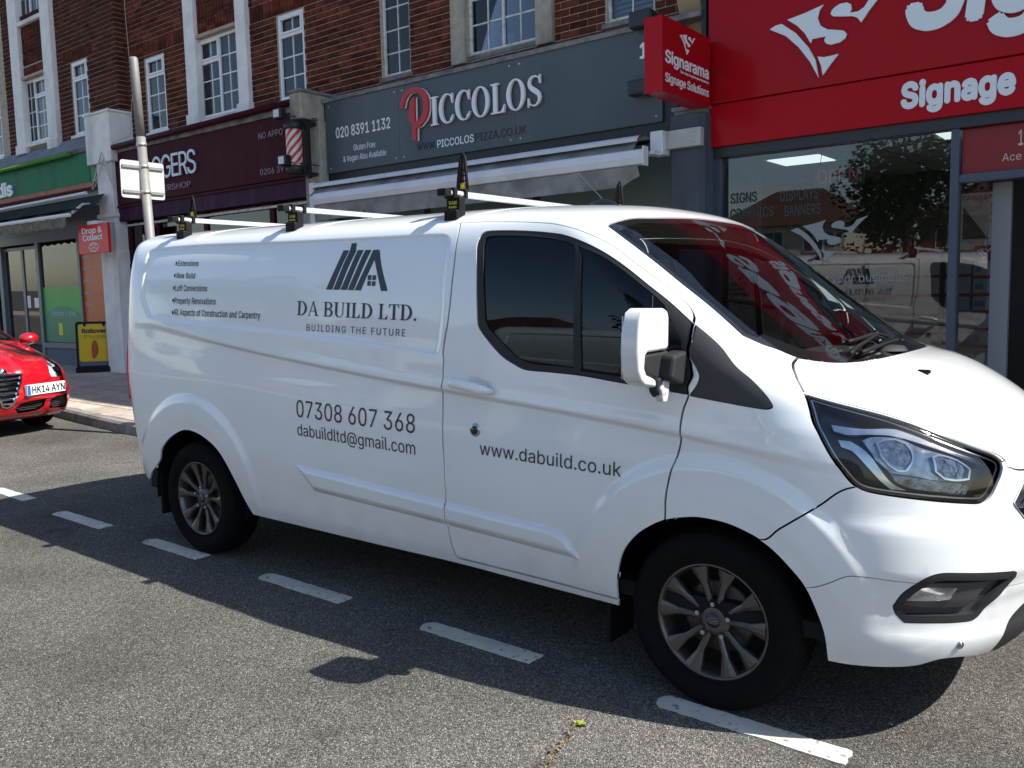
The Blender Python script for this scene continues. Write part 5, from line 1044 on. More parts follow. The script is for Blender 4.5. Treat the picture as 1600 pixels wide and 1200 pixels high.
class Body:
    """car body: stack of rounded plan outlines, addressed by a chart (U along the plan outline, V up the stack)"""
    def __init__(s, ST, UR, UF, LR, LF, half, disp):
        s.ST = np.array(ST, float); s.UR, s.UF, s.LR, s.LF = UR, UF, LR, LF; s.half = half; s.disp = disp
        v = [0.]
        for a, b in zip(s.ST[:-1], s.ST[1:]): v.append(v[-1]+.5*(np.hypot(b[0]-a[0], b[1]-a[1])+np.hypot(b[3]-a[3], b[4]-a[4])*.6+.02))
        s.VK = np.array(v); s.U0, s.U1, s.V1 = UR-LR, UF+LF, v[-1]
    def S(s, U, V):
        U = np.asarray(U, float); V = np.asarray(V, float); zs, W_, xcf, xf, zc, nf, xcr, xr = [pchip(s.VK, s.ST[:, i], V) for i in range(8)]
        x = xcr+(xcf-xcr)*(U-s.UR)/(s.UF-s.UR); q = np.ones_like(W_)
        for sg, U0, L_, xc, xe, n in ((1, s.UF, s.LF, xcf, xf, nf), (-1, s.UR, s.LR, xcr, xr, 2.9+0*nf)):
            t = np.clip(sg*(U-U0)/L_, 0, 1)*np.pi/2; m = sg*(U-U0) > 0; sn, c = np.sin(t), np.cos(t); rr = (sn**n+np.abs(c)**n)**(-1/n)
            x = np.where(m, xc+(xe-xc)*rr*sn, x); q = np.where(m, rr*c, q)
        return np.stack([x, s.half-W_*q, zc+(zs-zc)*np.clip(q, 0, 1)**2.2], -1)
    def nrm(s, f_, U, V, e=.003):
        a = f_(np.minimum(U+e, s.U1), V)-f_(np.maximum(U-e, s.U0), V); b = f_(U, np.minimum(V+e, s.V1))-f_(U, np.maximum(V-e, 0)); n = np.cross(a, b)
        l = np.linalg.norm(n, axis=-1, keepdims=True); n = np.where(l > 1e-12, n/np.maximum(l, 1e-12), [0, 0, -1.]); n = -n if s.flip() else n
        c = U >= s.U1-1e-6; n[c, 1] = 0; n[c] /= np.maximum(np.linalg.norm(n[c], axis=-1, keepdims=True), 1e-9)
        tp = V > s.V1-.01; n[tp] = [0, 0, 1.]; return n
    def flip(s):
        if not hasattr(s, '_f'):
            u_, v_ = np.array([s.UR+.5*(s.UF-s.UR)]), np.array([s.VK[4]]); a = s.S(u_+.01, v_)-s.S(u_, v_); b = s.S(u_, v_+.01)-s.S(u_, v_); s._f = np.cross(a, b)[0, 1] > 0
        return s._f
    def X(s, U, V): return s.S(U, V)+s.nrm(s.S, U, V)*s.disp(s, U, V)[:, None]
    def XN(s, U, V, off=0): n = s.nrm(s.X, U, V); return s.X(U, V)+n*off, n
    def inv(s, x, z):
        """chart point on the flat side for given x and z"""
        V = np.interp(z, s.ST[:, 0], s.VK)
        for _ in range(3): zz = pchip(s.VK, s.ST[:, 0], V); V = V+(z-zz)
        xcf, xcr = pchip(s.VK, s.ST[:, 2], V), pchip(s.VK, s.ST[:, 6], V)
        U = s.UR+(x-xcr)/(xcf-xcr)*(s.UF-s.UR)
        for _ in range(14): U = np.clip(U+(x-s.S(U, V)[..., 0])*np.where((U > s.UF) | (U < s.UR), .8, 1.), s.U0, s.U1)
        return U, V
    def triangulate(s, regions, loops, step):
        """regions: [(name, polygon, smooth)] by priority; returns chart points, triangles, region index"""
        Ps, Es = [], []; K = [0]
        def addloop(p, closed=True):
            k = K[0]; n = len(p); p = np.clip(p, [s.U0, 0], [s.U1, s.V1]); Ps.append(p); Es.extend([(k+i, k+(i+1) % n) for i in range(n if closed else n-1)]); K[0] += n
        polys = []
        for nm, p, st in regions:
            q = resample(p, st); q = np.clip(q, [s.U0, 0], [s.U1, s.V1]); polys.append((nm, q)); addloop(q)
        for q in loops: addloop(q[0], False) if isinstance(q, tuple) else addloop(q)
        b = []; nu, nv = int((s.U1-s.U0)/step), int(s.V1/step)
        for i in range(nu): b.append((s.U0+(s.U1-s.U0)*i/nu, 0))
        for j in range(nv): b.append((s.U1, s.V1*j/nv))
        for i in range(nu): b.append((s.U1-(s.U1-s.U0)*i/nu, s.V1))
        for j in range(nv): b.append((s.U0, s.V1*(1-j/nv)))
        addloop(np.array(b)); C_ = np.concatenate(Ps)
        gx, gy = np.meshgrid(np.linspace(s.U0, s.U1, nu+1)[1:-1], np.linspace(0, s.V1, nv+1)[1:-1]); G = np.stack([gx.ravel(), gy.ravel()], 1)
        keep = np.ones(len(G), bool)
        for i in range(0, len(G), 2000): keep[i:i+2000] = (((G[i:i+2000, None]-C_[None])**2).sum(-1).min(1) > (step*.45)**2)
        A = np.concatenate([C_, G[keep]])
        ov, _, of, _, _, _ = delaunay_2d_cdt([Vector(p) for p in A], Es, [], 0, 1e-5)
        P = np.array([[v.x, v.y] for v in ov]); T = np.array([t[:3] for t in of]); c = P[T].mean(1); lab = np.full(len(T), -1)
        for i, (nm, q) in list(enumerate(polys))[::-1]: lab[inside(c, q)] = i
        return P, T, lab, [n for n, _ in polys]
    def panel(s, P, T, gap=.004, depth=.012, off=0, mirror='join', bulge=None):
        """3-D panel from chart triangles: edges drawn in by gap and folded back by depth; mirror = join/near/far"""
        used = np.unique(T); mp = -np.ones(len(P), int); mp[used] = np.arange(len(used)); Q = P[used].copy(); T = mp[T]
        A = Q[T]; ar = (A[:, 1, 0]-A[:, 0, 0])*(A[:, 2, 1]-A[:, 0, 1])-(A[:, 2, 0]-A[:, 0, 0])*(A[:, 1, 1]-A[:, 0, 1]); T[ar < 0] = T[ar < 0][:, ::-1]; T = T[np.abs(ar) > 1e-10]
        ed = {}
        for t in T:
            for i in range(3): ed[(t[i], t[(i+1) % 3])] = 1
        bd = [(a, b) for (a, b) in ed if (b, a) not in ed]
        def onc(i): return Q[i, 0] > s.U1-1e-5 or Q[i, 0] < s.U0+1e-5 or Q[i, 1] > s.V1-1e-5
        bd = [(a, b) for a, b in bd if not (onc(a) and onc(b))]
        mv = np.zeros_like(Q)
        for a, b in bd:
            d = Q[b]-Q[a]; d = d/(np.linalg.norm(d)+1e-12); nn = np.array([-d[1], d[0]]); mv[a] += nn; mv[b] += nn
        l = np.linalg.norm(mv, axis=1, keepdims=True); mv = np.where(l > 1e-6, mv/np.maximum(l, 1e-6), 0)
        for i in range(len(Q)):
            if onc(i): mv[i, 0] = 0
        Q2 = Q+mv*gap
        X_, N_ = s.XN(Q2[:, 0], Q2[:, 1], off)
        if bulge is not None: X_ = X_+N_*bulge(Q2)[:, None]
        vs = list(X_); ns_ = list(N_); fs = [list(map(int, t)) for t in T]
        ti = fs[len(fs)//2]; fn = np.cross(vs[ti[1]]-vs[ti[0]], vs[ti[2]]-vs[ti[0]])
        sgn = 1
        sums = 0
        for t in fs[::max(1, len(fs)//50)]: sums += np.sign(np.dot(np.cross(vs[t[1]]-vs[t[0]], vs[t[2]]-vs[t[0]]), ns_[t[0]]))
        if sums < 0: fs = [t[::-1] for t in fs]; sgn = -1
        if depth:
            bi = sorted({i for e in bd for i in e}); m1 = {}; m2 = {}
            side = {i: np.zeros(3) for i in bi}
            for a, b in bd: d = np.cross(X_[b]-X_[a], N_[a]); d = d/(np.linalg.norm(d)+1e-12); side[a] += d*sgn; side[b] += d*sgn
            for i in bi:
                sn = side[i]/(np.linalg.norm(side[i])+1e-12); m1[i] = len(vs); vs.append(X_[i]); ns_.append(sn); m2[i] = len(vs); vs.append(X_[i]-N_[i]*depth); ns_.append(sn)
            for a, b in bd: q = [m1[b], m1[a], m2[a], m2[b]]; fs.append(q if sgn > 0 else q[::-1])
        vs = np.array(vs); ns_ = np.array(ns_)
        def flipm(v, n, f_): v = v.copy(); n = n.copy(); v[:, 1] = 2*s.half-v[:, 1]; n[:, 1] *= -1; return v, n, [q[::-1] for q in f_]
        if mirror == 'far': vs, ns_, fs = flipm(vs, ns_, fs)
        if mirror == 'join': v2, n2, f2 = flipm(vs, ns_, fs); k = len(vs); fs = fs+[[i+k for i in q] for q in f2]; vs = np.concatenate([vs, v2]); ns_ = np.concatenate([ns_, n2])
        return vs, ns_, fs
def link_panel(name, data, m, parent, label=None, stuff=False):
    vs, ns_, fs = data; o0 = np.array(origin_of(parent)); me = bpy.data.meshes.new(name); me.from_pydata([tuple(v-o0) for v in vs], [], fs); me.materials.append(m)
    me.polygons.foreach_set('use_smooth', [True]*len(me.polygons)); me.update(); me.normals_split_custom_set_from_vertices([tuple(n) for n in ns_])
    o = bpy.data.objects.new(name, me); COL.objects.link(o); o.parent = parent
    if label: o['label'] = label
    return o
def patch(B, poly, off, thick, step=.02, bulge=None, mirror='near', smooth=True):
    """a small solid lying on the body: chart polygon lifted by off, folded back by thick"""
    q = resample(poly, step) if smooth else np.array(poly, float); g = [q]; d = step*1.1
    lo, hi = q.min(0), q.max(0); gx, gy = np.meshgrid(np.arange(lo[0]+step, hi[0], step), np.arange(lo[1]+step, hi[1], step)); G = np.stack([gx.ravel(), gy.ravel()], 1)
    if len(G): G = G[inside(G, q)]; 
    if len(G): G = G[seg_dist(G, q) > step*.4]
    n = len(q); A = np.concatenate([q, G]) if len(G) else q
    ov, _, of, _, _, _ = delaunay_2d_cdt([Vector(p) for p in A], [(i, (i+1) % n) for i in range(n)], [], 0, 1e-6)
    P = np.array([[v.x, v.y] for v in ov]); T = np.array([t[:3] for t in of]); T = T[inside(P[T].mean(1), q)]
    return B.panel(P, T, 0, thick, off, mirror, bulge)

# ------------------------------------------------------------------ the white van
CH = {k: np.array(v) for k, v in CHARTS.items()}
strip_q = resample(CH['strip'], .03, corner=2); strip_q = strip_q; rec_q = resample(CH['recess'], .03)
crease = CH['crease']; cu, cv = crease[:, 0], crease[:, 1]
_o = np.argsort(cu); cu, cv = cu[_o], cv[_o]
_q = np.linspace(-3.95, .6, 60); _pf = np.polyfit(cu, cv, 4); cv = np.polyval(_pf, np.clip(_q, cu[0], cu[-1])); cu = _q
hc = np.array([CH['handle'][3][0]-.05, CH['handle'][1][1]-.005])
def van_disp(B, U, V):
    Q = np.stack([U, V], 1); D = np.zeros(len(U)); P = B.S(U, V); x, z = P[:, 0], P[:, 2]
    m = (U > rec_q[:, 0].min()) & (U < rec_q[:, 0].max()) & (V > rec_q[:, 1].min()) & (V < rec_q[:, 1].max())
    if m.any(): q = Q[m]; D[m] -= .013*sm(0, .026, np.where(inside(q, rec_q), seg_dist(q, rec_q), 0))
    m = (U > strip_q[:, 0].min()) & (U < strip_q[:, 0].max()) & (V > strip_q[:, 1].min()) & (V < strip_q[:, 1].max())
    if m.any(): q = Q[m]; dq = np.where(inside(q, strip_q), seg_dist(q, strip_q), 0); D[m] += .006*np.clip(dq/.003, 0, 1)+.010*np.clip(dq/.024, 0, 1)
    d = V-np.interp(U, cu, cv); fade = sm(-3.95, -3.5, U)*(1-sm(.15, .5, U))
    D -= fade*(.010*sm(0, -.035, d)*(1-sm(-.06, -.33, d)))
    D += fade*.005*sm(.09, 0, d)*sm(-.03, 0, d)
    for xc in (0, -3.3):
        rr = np.hypot(x-xc, z-.345); side = (1-sm(.25, .6, U)); D += .018*(1-sm(.580, .635, rr))*sm(.30, .62, z)*side
        D -= .006*(1-sm(.43, .50, rr))*sm(.30, .62, z)*side
    rr = np.hypot(U-hc[0], V-hc[1]); D -= .016*(1-sm(.02, .06, rr))
    # bonnet: raised edge towards the centre panel, bumper: shelf under the lamps
    D += .012*sm(.62, .85, U)*sm(.70, .80, V)*(1-sm(.98, 1.06, V))*sm(.0, .25, V-.70)
    D -= .022*sm(.30, .55, U)*sm(.10, .16, V)*(1-sm(.17, .30, V))*0
    D += .02*sm(.30, .62, U)*(1-sm(.05, .12, np.abs(V-.43)))
    D -= .012*sm(.35, .60, U)*(1-sm(.02, .07, np.abs(V-.235)))
    return D
VAN = Body(VST, -3.85, .15, .75, 1.25, .993, van_disp)
U1 = VAN.U1
arc_f, arc_r = CH['arch_f'], CH['arch_r']
def P2(*a): return np.concatenate([np.atleast_2d(np.array(q, float)) for q in a])
void = P2([VAN.U0, .215], [-4.25, .212], CH['rear_b'][2], CH['rear_b'][1], arc_r[1:-1], CH['sill_b'][0]+[.03, .0], CH['sill_b'][0], CH['sill_b'][1:-1], CH['sill_b'][-1], arc_f[1:-1], CH['bumper_bottom'], [1.0, .07], [1.2, .05], [U1, .045], [U1, 0], [VAN.U0, 0])
wsb = CH['ws_bot']; ws_poly = P2(CH['ws_left'][0], CH['ws_left'][1:], wsb, [1.25, 1.052], [U1, 1.050], [U1, 1.746], [1.2, 1.748], CH['ws_top'][::-1])
ws_in = offset_poly(resample(ws_poly, .06), .03); ws_in[:, 0] = np.where(ws_in[:, 0] > U1-.06, U1, ws_in[:, 0]); 
mlow = ws_in[:, 1] < 1.20; ws_in[mlow, 1] += .035
bs_ = CH['bonnet_side']; bonnet = P2(bs_, [1.15, .643], [U1, .640], [U1, 1.050], [1.25, 1.052], wsb[3:][::-1])
bc = CH['bumper_cut']; bumper = P2(bc, [-.2, .45], [-.2, -.01], [U1, -.01], [U1, .70], [.96, .69], [.8, .66])
bseam = CH['bumper_seam']; lower = P2([-.2, .27], bseam, [.75, .34], [.95, .32], [1.15, .315], [U1, .31], [U1, -.01], [-.2, -.01])
be = CH['black_edge']; black = P2([.9074, .0], be, [1.15, .26], [U1, .27], [U1, 0])
gr = CH['grille']; grille = P2(gr[1], gr[0], [1.04, .643], [1.16, .632], [U1, .628], [U1, .36], [1.16, .37], gr[2]+[.04, -.05], gr[2])
tail = P2([-4.19, .58], [-4.06, .60], [-4.09, .9], [-4.16, 1.30], [-4.24, 1.30], [-4.30, .9])
A_ = .02
regions = [('void', void, A_), ('glass_a', CH['glass_a'], .015), ('glass_b', CH['glass_b'], .015), ('surround', CH['surround'], .012), ('door', CH['door'], A_), ('sail', CH['sail'], .012),
           ('lens', CH['headlight'], .012), ('grille', grille, .015), ('pod', CH['fog_pod'], .012), ('bonnet', bonnet, .018), ('windscreen', ws_in, .025), ('frit', ws_poly, .02), ('black', black, .02), ('lower', lower, .02), ('bumper', bumper, .02), ('tail', tail, .02)]
loops = [rec_q, offset_poly(rec_q, -.008), offset_poly(rec_q, .013), offset_poly(rec_q, .026), offset_poly(rec_q, .034), strip_q, offset_poly(strip_q, -.0045), offset_poly(strip_q, .004), offset_poly(strip_q, .021), offset_poly(strip_q, .029)]
uu_ = np.linspace(-3.8, .42, 110)
for dd in (.008, -.006, -.012, -.024, -.038, -.048, .04, .095): loops.append((np.stack([uu_, np.interp(uu_, cu, cv)+dd], 1),))
for xc in (0, -3.3):
    for R_ in (.575, .598, .622, .645): a_ = np.linspace(.35, pi-.35, 40); loops.append((np.stack(VAN.inv(xc+R_*np.cos(a_), .345+R_*np.sin(a_)), 1),))
VP, VT, VL, VNAMES = VAN.triangulate(regions, loops, .032)
def reg(n): return VT[VL == (VNAMES.index(n) if n != 'body' else -1)]
M_VAN = mat('white van paint', (.75, .775, .78), .28, spec=.5, coat=1.0, dirt=(.42, .40, .37), dscale=1.3, damt=.10)
nt = M_VAN.node_tree; bs0 = nt.nodes['Principled BSDF']; src = bs0.inputs['Base Color'].links[0].from_socket; tcv = nt.nodes.new('ShaderNodeTexCoord')   # road film thickening towards the sill
sx_ = nt.nodes.new('ShaderNodeSeparateXYZ'); nt.links.new(tcv.outputs['Object'], sx_.inputs[0]); mz = nt.nodes.new('ShaderNodeMapRange'); mz.inputs['From Min'].default_value = .75; mz.inputs['From Max'].default_value = .30; mz.inputs['To Max'].default_value = .55; nt.links.new(sx_.outputs['Z'], mz.inputs[0])
nz_ = nt.nodes.new('ShaderNodeTexNoise'); nz_.inputs['Scale'].default_value = 7; nz_.inputs['Detail'].default_value = 8; nt.links.new(tcv.outputs['Object'], nz_.inputs['Vector']); mm_ = nt.nodes.new('ShaderNodeMath'); mm_.operation = 'MULTIPLY'; nt.links.new(mz.outputs[0], mm_.inputs[0]); nt.links.new(nz_.outputs[0], mm_.inputs[1])
mc = nt.nodes.new('ShaderNodeMix'); mc.data_type = 'RGBA'; nt.links.new(mm_.outputs[0], mc.inputs['Factor']); nt.links.new(src, mc.inputs[6]); mc.inputs[7].default_value = (.33, .31, .28, 1); nt.links.new(mc.outputs[2], bs0.inputs['Base Color'])
bw = nt.nodes.new('ShaderNodeBump'); bw.inputs['Strength'].default_value = .04; bw.inputs['Distance'].default_value = .006; nw = nt.nodes.new('ShaderNodeTexNoise'); nw.inputs['Scale'].default_value = 2.2; nw.inputs['Detail'].default_value = 1; nt.links.new(tcv.outputs['Object'], nw.inputs['Vector']); nt.links.new(nw.outputs[0], bw.inputs['Height']); nt.links.new(bw.outputs[0], bs0.inputs['Normal']); nt.links.new(bw.outputs[0], bs0.inputs['Coat Normal'])
M_TRIM = mat('textured black plastic', (.022, .023, .025), .55, bump=.25, bscale=400); M_GLOSSB = mat('gloss black trim', (.008, .009, .011), .12, coat=.5)
M_PLAS = mat('grey black plastic', (.045, .045, .048), .5, bump=.3, bscale=350)
M_TINT = glass('tinted van glass', (.14, .18, .23), 1.42, col=(.8, .92, 1)); M_WIND = glass('windscreen glass', (.68, .76, .72), 1.47); M_LENS = glass('clear lens', (.86, .88, .9), 1.45)
M_CHROME = mat('chrome', (.80, .82, .85), .08, metal=1); M_SAT = mat('satin chrome', (.45, .47, .50), .28, metal=1)
M_SAT2 = mat('dim chrome', (.55, .58, .62), .12, metal=1, noise=.25, nscale=20); M_BEZ2 = mat('silver bezel', (.42, .45, .49), .22, metal=.8, noise=.5, nscale=24, bump=.4, bscale=26); M_BEZ = mat('lamp bezel', (.20, .22, .25), .2, metal=.9, noise=.6, nscale=28, bump=.5, bscale=30)
M_DARKIN = mat('dark cab interior', (.012, .013, .014), .9); M_SEAT = mat('seat fabric', (.03, .032, .036), .95, noise=.3, nscale=30)
M_VINYLD = mat('dark vinyl letters', (.022, .03, .038), .4)
M_TYRE = mat('tyre rubber', (.008, .008, .009), .9, spec=.06, noise=.2, nscale=20, bump=.2, bscale=90); M_ALLOY = mat('grey alloy', (.115, .11, .105), .32, metal=.75, noise=.08, nscale=12, dirt=(.07, .065, .06), dscale=6, damt=.4)
M_RUBBER = mat('black rubber', (.008, .008, .009), .6, spec=.15); M_DISC = mat('brake disc', (.10, .09, .085), .45, metal=.8, noise=.3, nscale=10)
van = empty('van', (-1.6, .993, 0), 'white panel van parked in the bay, lettered DA BUILD LTD. with a roof rack', 'van')
link_panel('body', VAN.panel(VP, reg('body')), M_VAN, van)
link_panel('bonnet', VAN.panel(VP, reg('bonnet')), M_VAN, van)
bpn = link_panel('bumper', VAN.panel(VP, reg('bumper'), gap=.0015), M_VAN, van); link_panel('lower_bumper', VAN.panel(VP, reg('lower'), gap=.0015), M_VAN, van)
link_panel('lower_grille', VAN.panel(VP, reg('black'), depth=.03, off=-.004), M_TRIM, van)
wsn = link_panel('windscreen', VAN.panel(VP, reg('windscreen'), gap=0, depth=0, off=-.003), M_WIND, van)
link_panel('windscreen_border', VAN.panel(VP, reg('frit'), gap=.001, off=-.003), M_GLOSSB, wsn)
gro = link_panel('grille', VAN.panel(VP, reg('grille'), depth=.03, off=-.035), M_GLOSSB, van)
for side in ('near', 'far'):
    L_ = 'driver side ' if side == 'near' else None
    d = link_panel('door', VAN.panel(VP, reg('door'), mirror=side), M_VAN, van)
    link_panel('window_seal', VAN.panel(VP, reg('surround'), gap=.0008, mirror=side, depth=.015, off=-.002), M_TRIM, d)
    for n in ('glass_a', 'glass_b'): link_panel('window', VAN.panel(VP, reg(n), gap=0, mirror=side, depth=0, off=-.009), M_TINT, d)
    link_panel('quarter_panel', VAN.panel(VP, reg('sail'), gap=.001, mirror=side, off=.002), M_PLAS, van)
    if True:
        tl = link_panel('tail_light', VAN.panel(VP, reg('tail'), gap=.002, mirror=side, off=.014, depth=.03), mat('red lamp plastic', (.45, .02, .03), .15, coat=.5), van)
    # headlight: clear lens over a dark bowl with chrome pieces
    hl = empty('headlight', (.7, .2 if side == 'near' else 1.786, .95), parent=van)
    link_panel('lens', VAN.panel(VP, reg('lens'), gap=.004, mirror=side, depth=.0, off=-.004), M_LENS, hl)
    link_panel('bowl', VAN.panel(VP, reg('lens'), gap=.003, mirror=side, depth=-.045, off=-.05), mat('lamp bowl', (.012, .016, .024), .25), hl)
    hq = resample(CH['headlight'], .015); ring = [(1, hq), (-1, offset_poly(hq, .011))]
    P_, T_ = union2d(ring); link_panel('lamp_seal', VAN.panel(P_, T_, gap=.0045, mirror=side, depth=.012, off=-.004), M_GLOSSB, hl)
    P_, T_ = union2d([(1, offset_poly(hq, .0125)), (-1, offset_poly(hq, .017))]); link_panel('lamp_trim', VAN.panel(P_, T_, gap=0, mirror=side, depth=.006, off=-.010), M_SAT, hl)
    def bul(c, rad, h):
        c = np.array(c); return lambda Q: h*np.clip(1-(((Q-c)/rad)**2).sum(1), 0, 1)**.5
    for k, (nm, off_, mm) in enumerate([('upper_reflector', -.022, M_SAT2), ('side_reflector', -.022, M_SAT2), ('lower_reflector', -.035, M_BEZ), ('bezel', -.028, M_BEZ2)]):
        link_panel(nm, patch(VAN, CH['hl%d' % k], off_, .02, .012, mirror=side), mm, hl)
    for k in (4, 5):
        q = CH['hl%d' % k]; c = q.mean(0); rad = (q.max(0)-q.min(0))/2
        rim = resample(q, .008); P_, T_ = union2d([(1, rim), (-1, offset_poly(rim, .006))]); link_panel('lamp_rim', VAN.panel(P_, T_, gap=0, mirror=side, depth=.02, off=-.014), M_SAT2, hl)
        link_panel('bulb_lens', patch(VAN, c+(q-c)*.82, -.035, .01, .008, bulge=bul(c, rad*.85, .022), mirror=side), mat('lamp optics', (.34, .37, .42), .08, metal=.9, noise=.35, nscale=50, bump=1.0, bscale=38), hl)
        if 0: link_panel('bulb', patch(VAN, c+(q-c)*.3, -.010, .01, .006, bulge=bul(c, rad*.32, .008), mirror=side), M_CHROME, hl)
    # fog lamp pod
    fg = link_panel('fog_lamp', VAN.panel(VP, reg('pod'), gap=.0, mirror=side, depth=-.02, off=-.02), M_PLAS, van)
    fq = resample(CH['fog_pod'], .012)
    P_, T_ = union2d([(1, offset_poly(fq, .001)), (-1, offset_poly(fq, .022))]); link_panel('pod_rim', VAN.panel(P_, T_, gap=0, mirror=side, depth=.02, off=.001), M_TRIM, fg)
    link_panel('pod_face', patch(VAN, CH['fog_face'], -.006, .014, .015, mirror=side), mat('satin black plastic', (.04, .04, .042), .3), fg)
    link_panel('lens', patch(VAN, CH['fog_lens'], -.002, .005, .01, mirror=side), mat('fog lens', (.5, .52, .55), .08, metal=.8, noise=.6, nscale=25), fg)
# grille bars and surround
gq = resample(grille, .015); gq[:, 0] = np.where(gq[:, 0] > U1-.01, U1+.05, gq[:, 0])
P_, T_ = union2d([(1, np.clip(gq, 0, [U1, 3])), (-1, np.minimum(offset_poly(gq, .022), [U1+.01, 3]))]); link_panel('grille_surround', VAN.panel(P_, T_, gap=0, depth=.03, off=.006), M_CHROME, gro)
for v in (.41, .455, .50, .545, .59):
    lo = .955+.5*abs(v-.56); link_panel('grille_bar', patch(VAN, [(lo+.03, v-.012), (U1, v-.012), (U1, v+.012), (lo+.03, v+.012)], -.006, .02, .03, mirror='join', smooth=False), M_SAT, gro)
c0 = VAN.XN(np.array([CH['sensor'][0][0]]), np.array([CH['sensor'][0][1]]), 0)
for yy in (None, 1):
    p = Vector(c0[0][0]); n = Vector(c0[1][0])
    if yy: p.y = 1.986-p.y; n.y = -n.y
    g = MB(); g.tube([p-n*.005, p+n*.004], .013, 14); g.tube([p+n*.004, p+n*.006], .008, 12); g.build('parking_sensor', M_SAT, bpn)
# handle, lock
hp = [VAN.X(np.array([q[0]]), np.array([q[1]]))[0] for q in (CH['handle'][0], CH['handle'][1], CH['handle'][2], CH['handle'][5])]
doors = [o for o in bpy.data.objects if o.name.startswith('door') and o.parent == van]
for d, mir in zip(doors, (0, 1)):
    g = MB(); a, b = Vector(hp[0]), Vector(hp[2]); pts = []; rad = []
    for t in np.linspace(0, 1, 11):
        p = a.lerp(b, t); p.y = -.004-.042*min(1, 5*t, 5*(1-t))**.8; p.z += .008*sin(pi*t); pts.append(p); rad.append(.007+.014*min(1, 6*t, 6*(1-t))+.003*t)
    if mir: pts = [Vector((p.x, 1.986-p.y, p.z)) for p in pts]
    g.tube(pts, rad, 14); g.build('handle', M_VAN, d)
    lp = Vector(hp[3]); ys = 1 if not mir else -1; y_ = lp.y if not mir else 1.986-lp.y
    g = MB(); g.lathe([(.001, -.006*ys), (.026, -.005*ys), (.030, 0), (.030, .01*ys)], (lp.x, y_-.001*ys, lp.z), 'Y', 24); g.build('lock_ring', M_SAT, d)
    g = MB(); g.lathe([(.001, -.010*ys), (.018, -.009*ys), (.021, -.002*ys)], (lp.x, y_-.001*ys, lp.z), 'Y', 24); g.build('lock', M_GLOSSB, d)
# door mirror
def mirror_(sd_, parent):
    f_ = (lambda y: y) if sd_ > 0 else (lambda y: 1.986-y)
    mr = empty('wing_mirror', (-.18, f_(-.12), 1.25), parent=parent)
    prof = [(-.245, 1.475), (-.235, 1.503), (-.205, 1.517), (-.07, 1.515), (-.04, 1.506), (-.03, 1.48), (-.03, 1.375), (-.045, 1.36), (-.19, 1.36), (-.205, 1.35), (-.21, 1.31), (-.195, 1.285), (-.125, 1.262), (-.118, 1.228), (-.21, 1.245), (-.243, 1.265), (-.256, 1.30), (-.262, 1.37), (-.258, 1.43)]
    g = MB(); g.prism([(f_(a), b) for a, b in prof], -.228, -.152, 'YZ'); o = g.build('housing', M_VAN, mr, bevel=.014)
    for p in o.data.polygons: p.use_smooth = True
    md = o.modifiers['bevel']; md.segments = 4; md.angle_limit = radians(50); md.harden_normals = True
    g = MB(); g.prism([(f_(a), b) for a, b in [(-.20, 1.355), (-.03, 1.358), (.02, 1.345), (.03, 1.27), (.0, 1.265), (-.06, 1.25), (-.12, 1.262), (-.19, 1.287), (-.207, 1.315)]], -.222, -.158, 'YZ'); o = g.build('base', M_TRIM, mr, bevel=.01)
    g = MB(); g.prism([(f_(a), b) for a, b in [(-.08, 1.345), (.045, 1.36), (.055, 1.225), (-.02, 1.235), (-.10, 1.262)]], -.175, -.105, 'YZ'); g.build('arm', M_TRIM, mr, bevel=.012)
    g = MB(); g.prism([(f_(a), b) for a, b in [(-.125, 1.265), (-.08, 1.265), (-.075, 1.20), (-.10, 1.19), (-.128, 1.215)]], -.185, -.145, 'YZ'); g.build('lower_arm', M_TRIM, mr, bevel=.008)
    g = MB(); g.prism([(f_(a), b) for a, b in [(-.118, 1.225), (-.09, 1.255), (-.055, 1.25), (-.06, 1.20), (-.075, 1.175), (-.105, 1.178)]], -.165, -.135, 'YZ'); g.build('indicator', mat('clear indicator', (.55, .56, .55), .15, spec=.8, noise=.4, nscale=60), mr, bevel=.005)
    g = MB(); g.prism([(f_(a), b) for a, b in [(-.245, 1.27), (-.24, 1.49), (-.04, 1.5), (-.04, 1.27)]], -.2285, -.2295, 'YZ'); g.build('mirror_glass', M_CHROME, mr)
mirror_(1, van); mirror_(-1, van)
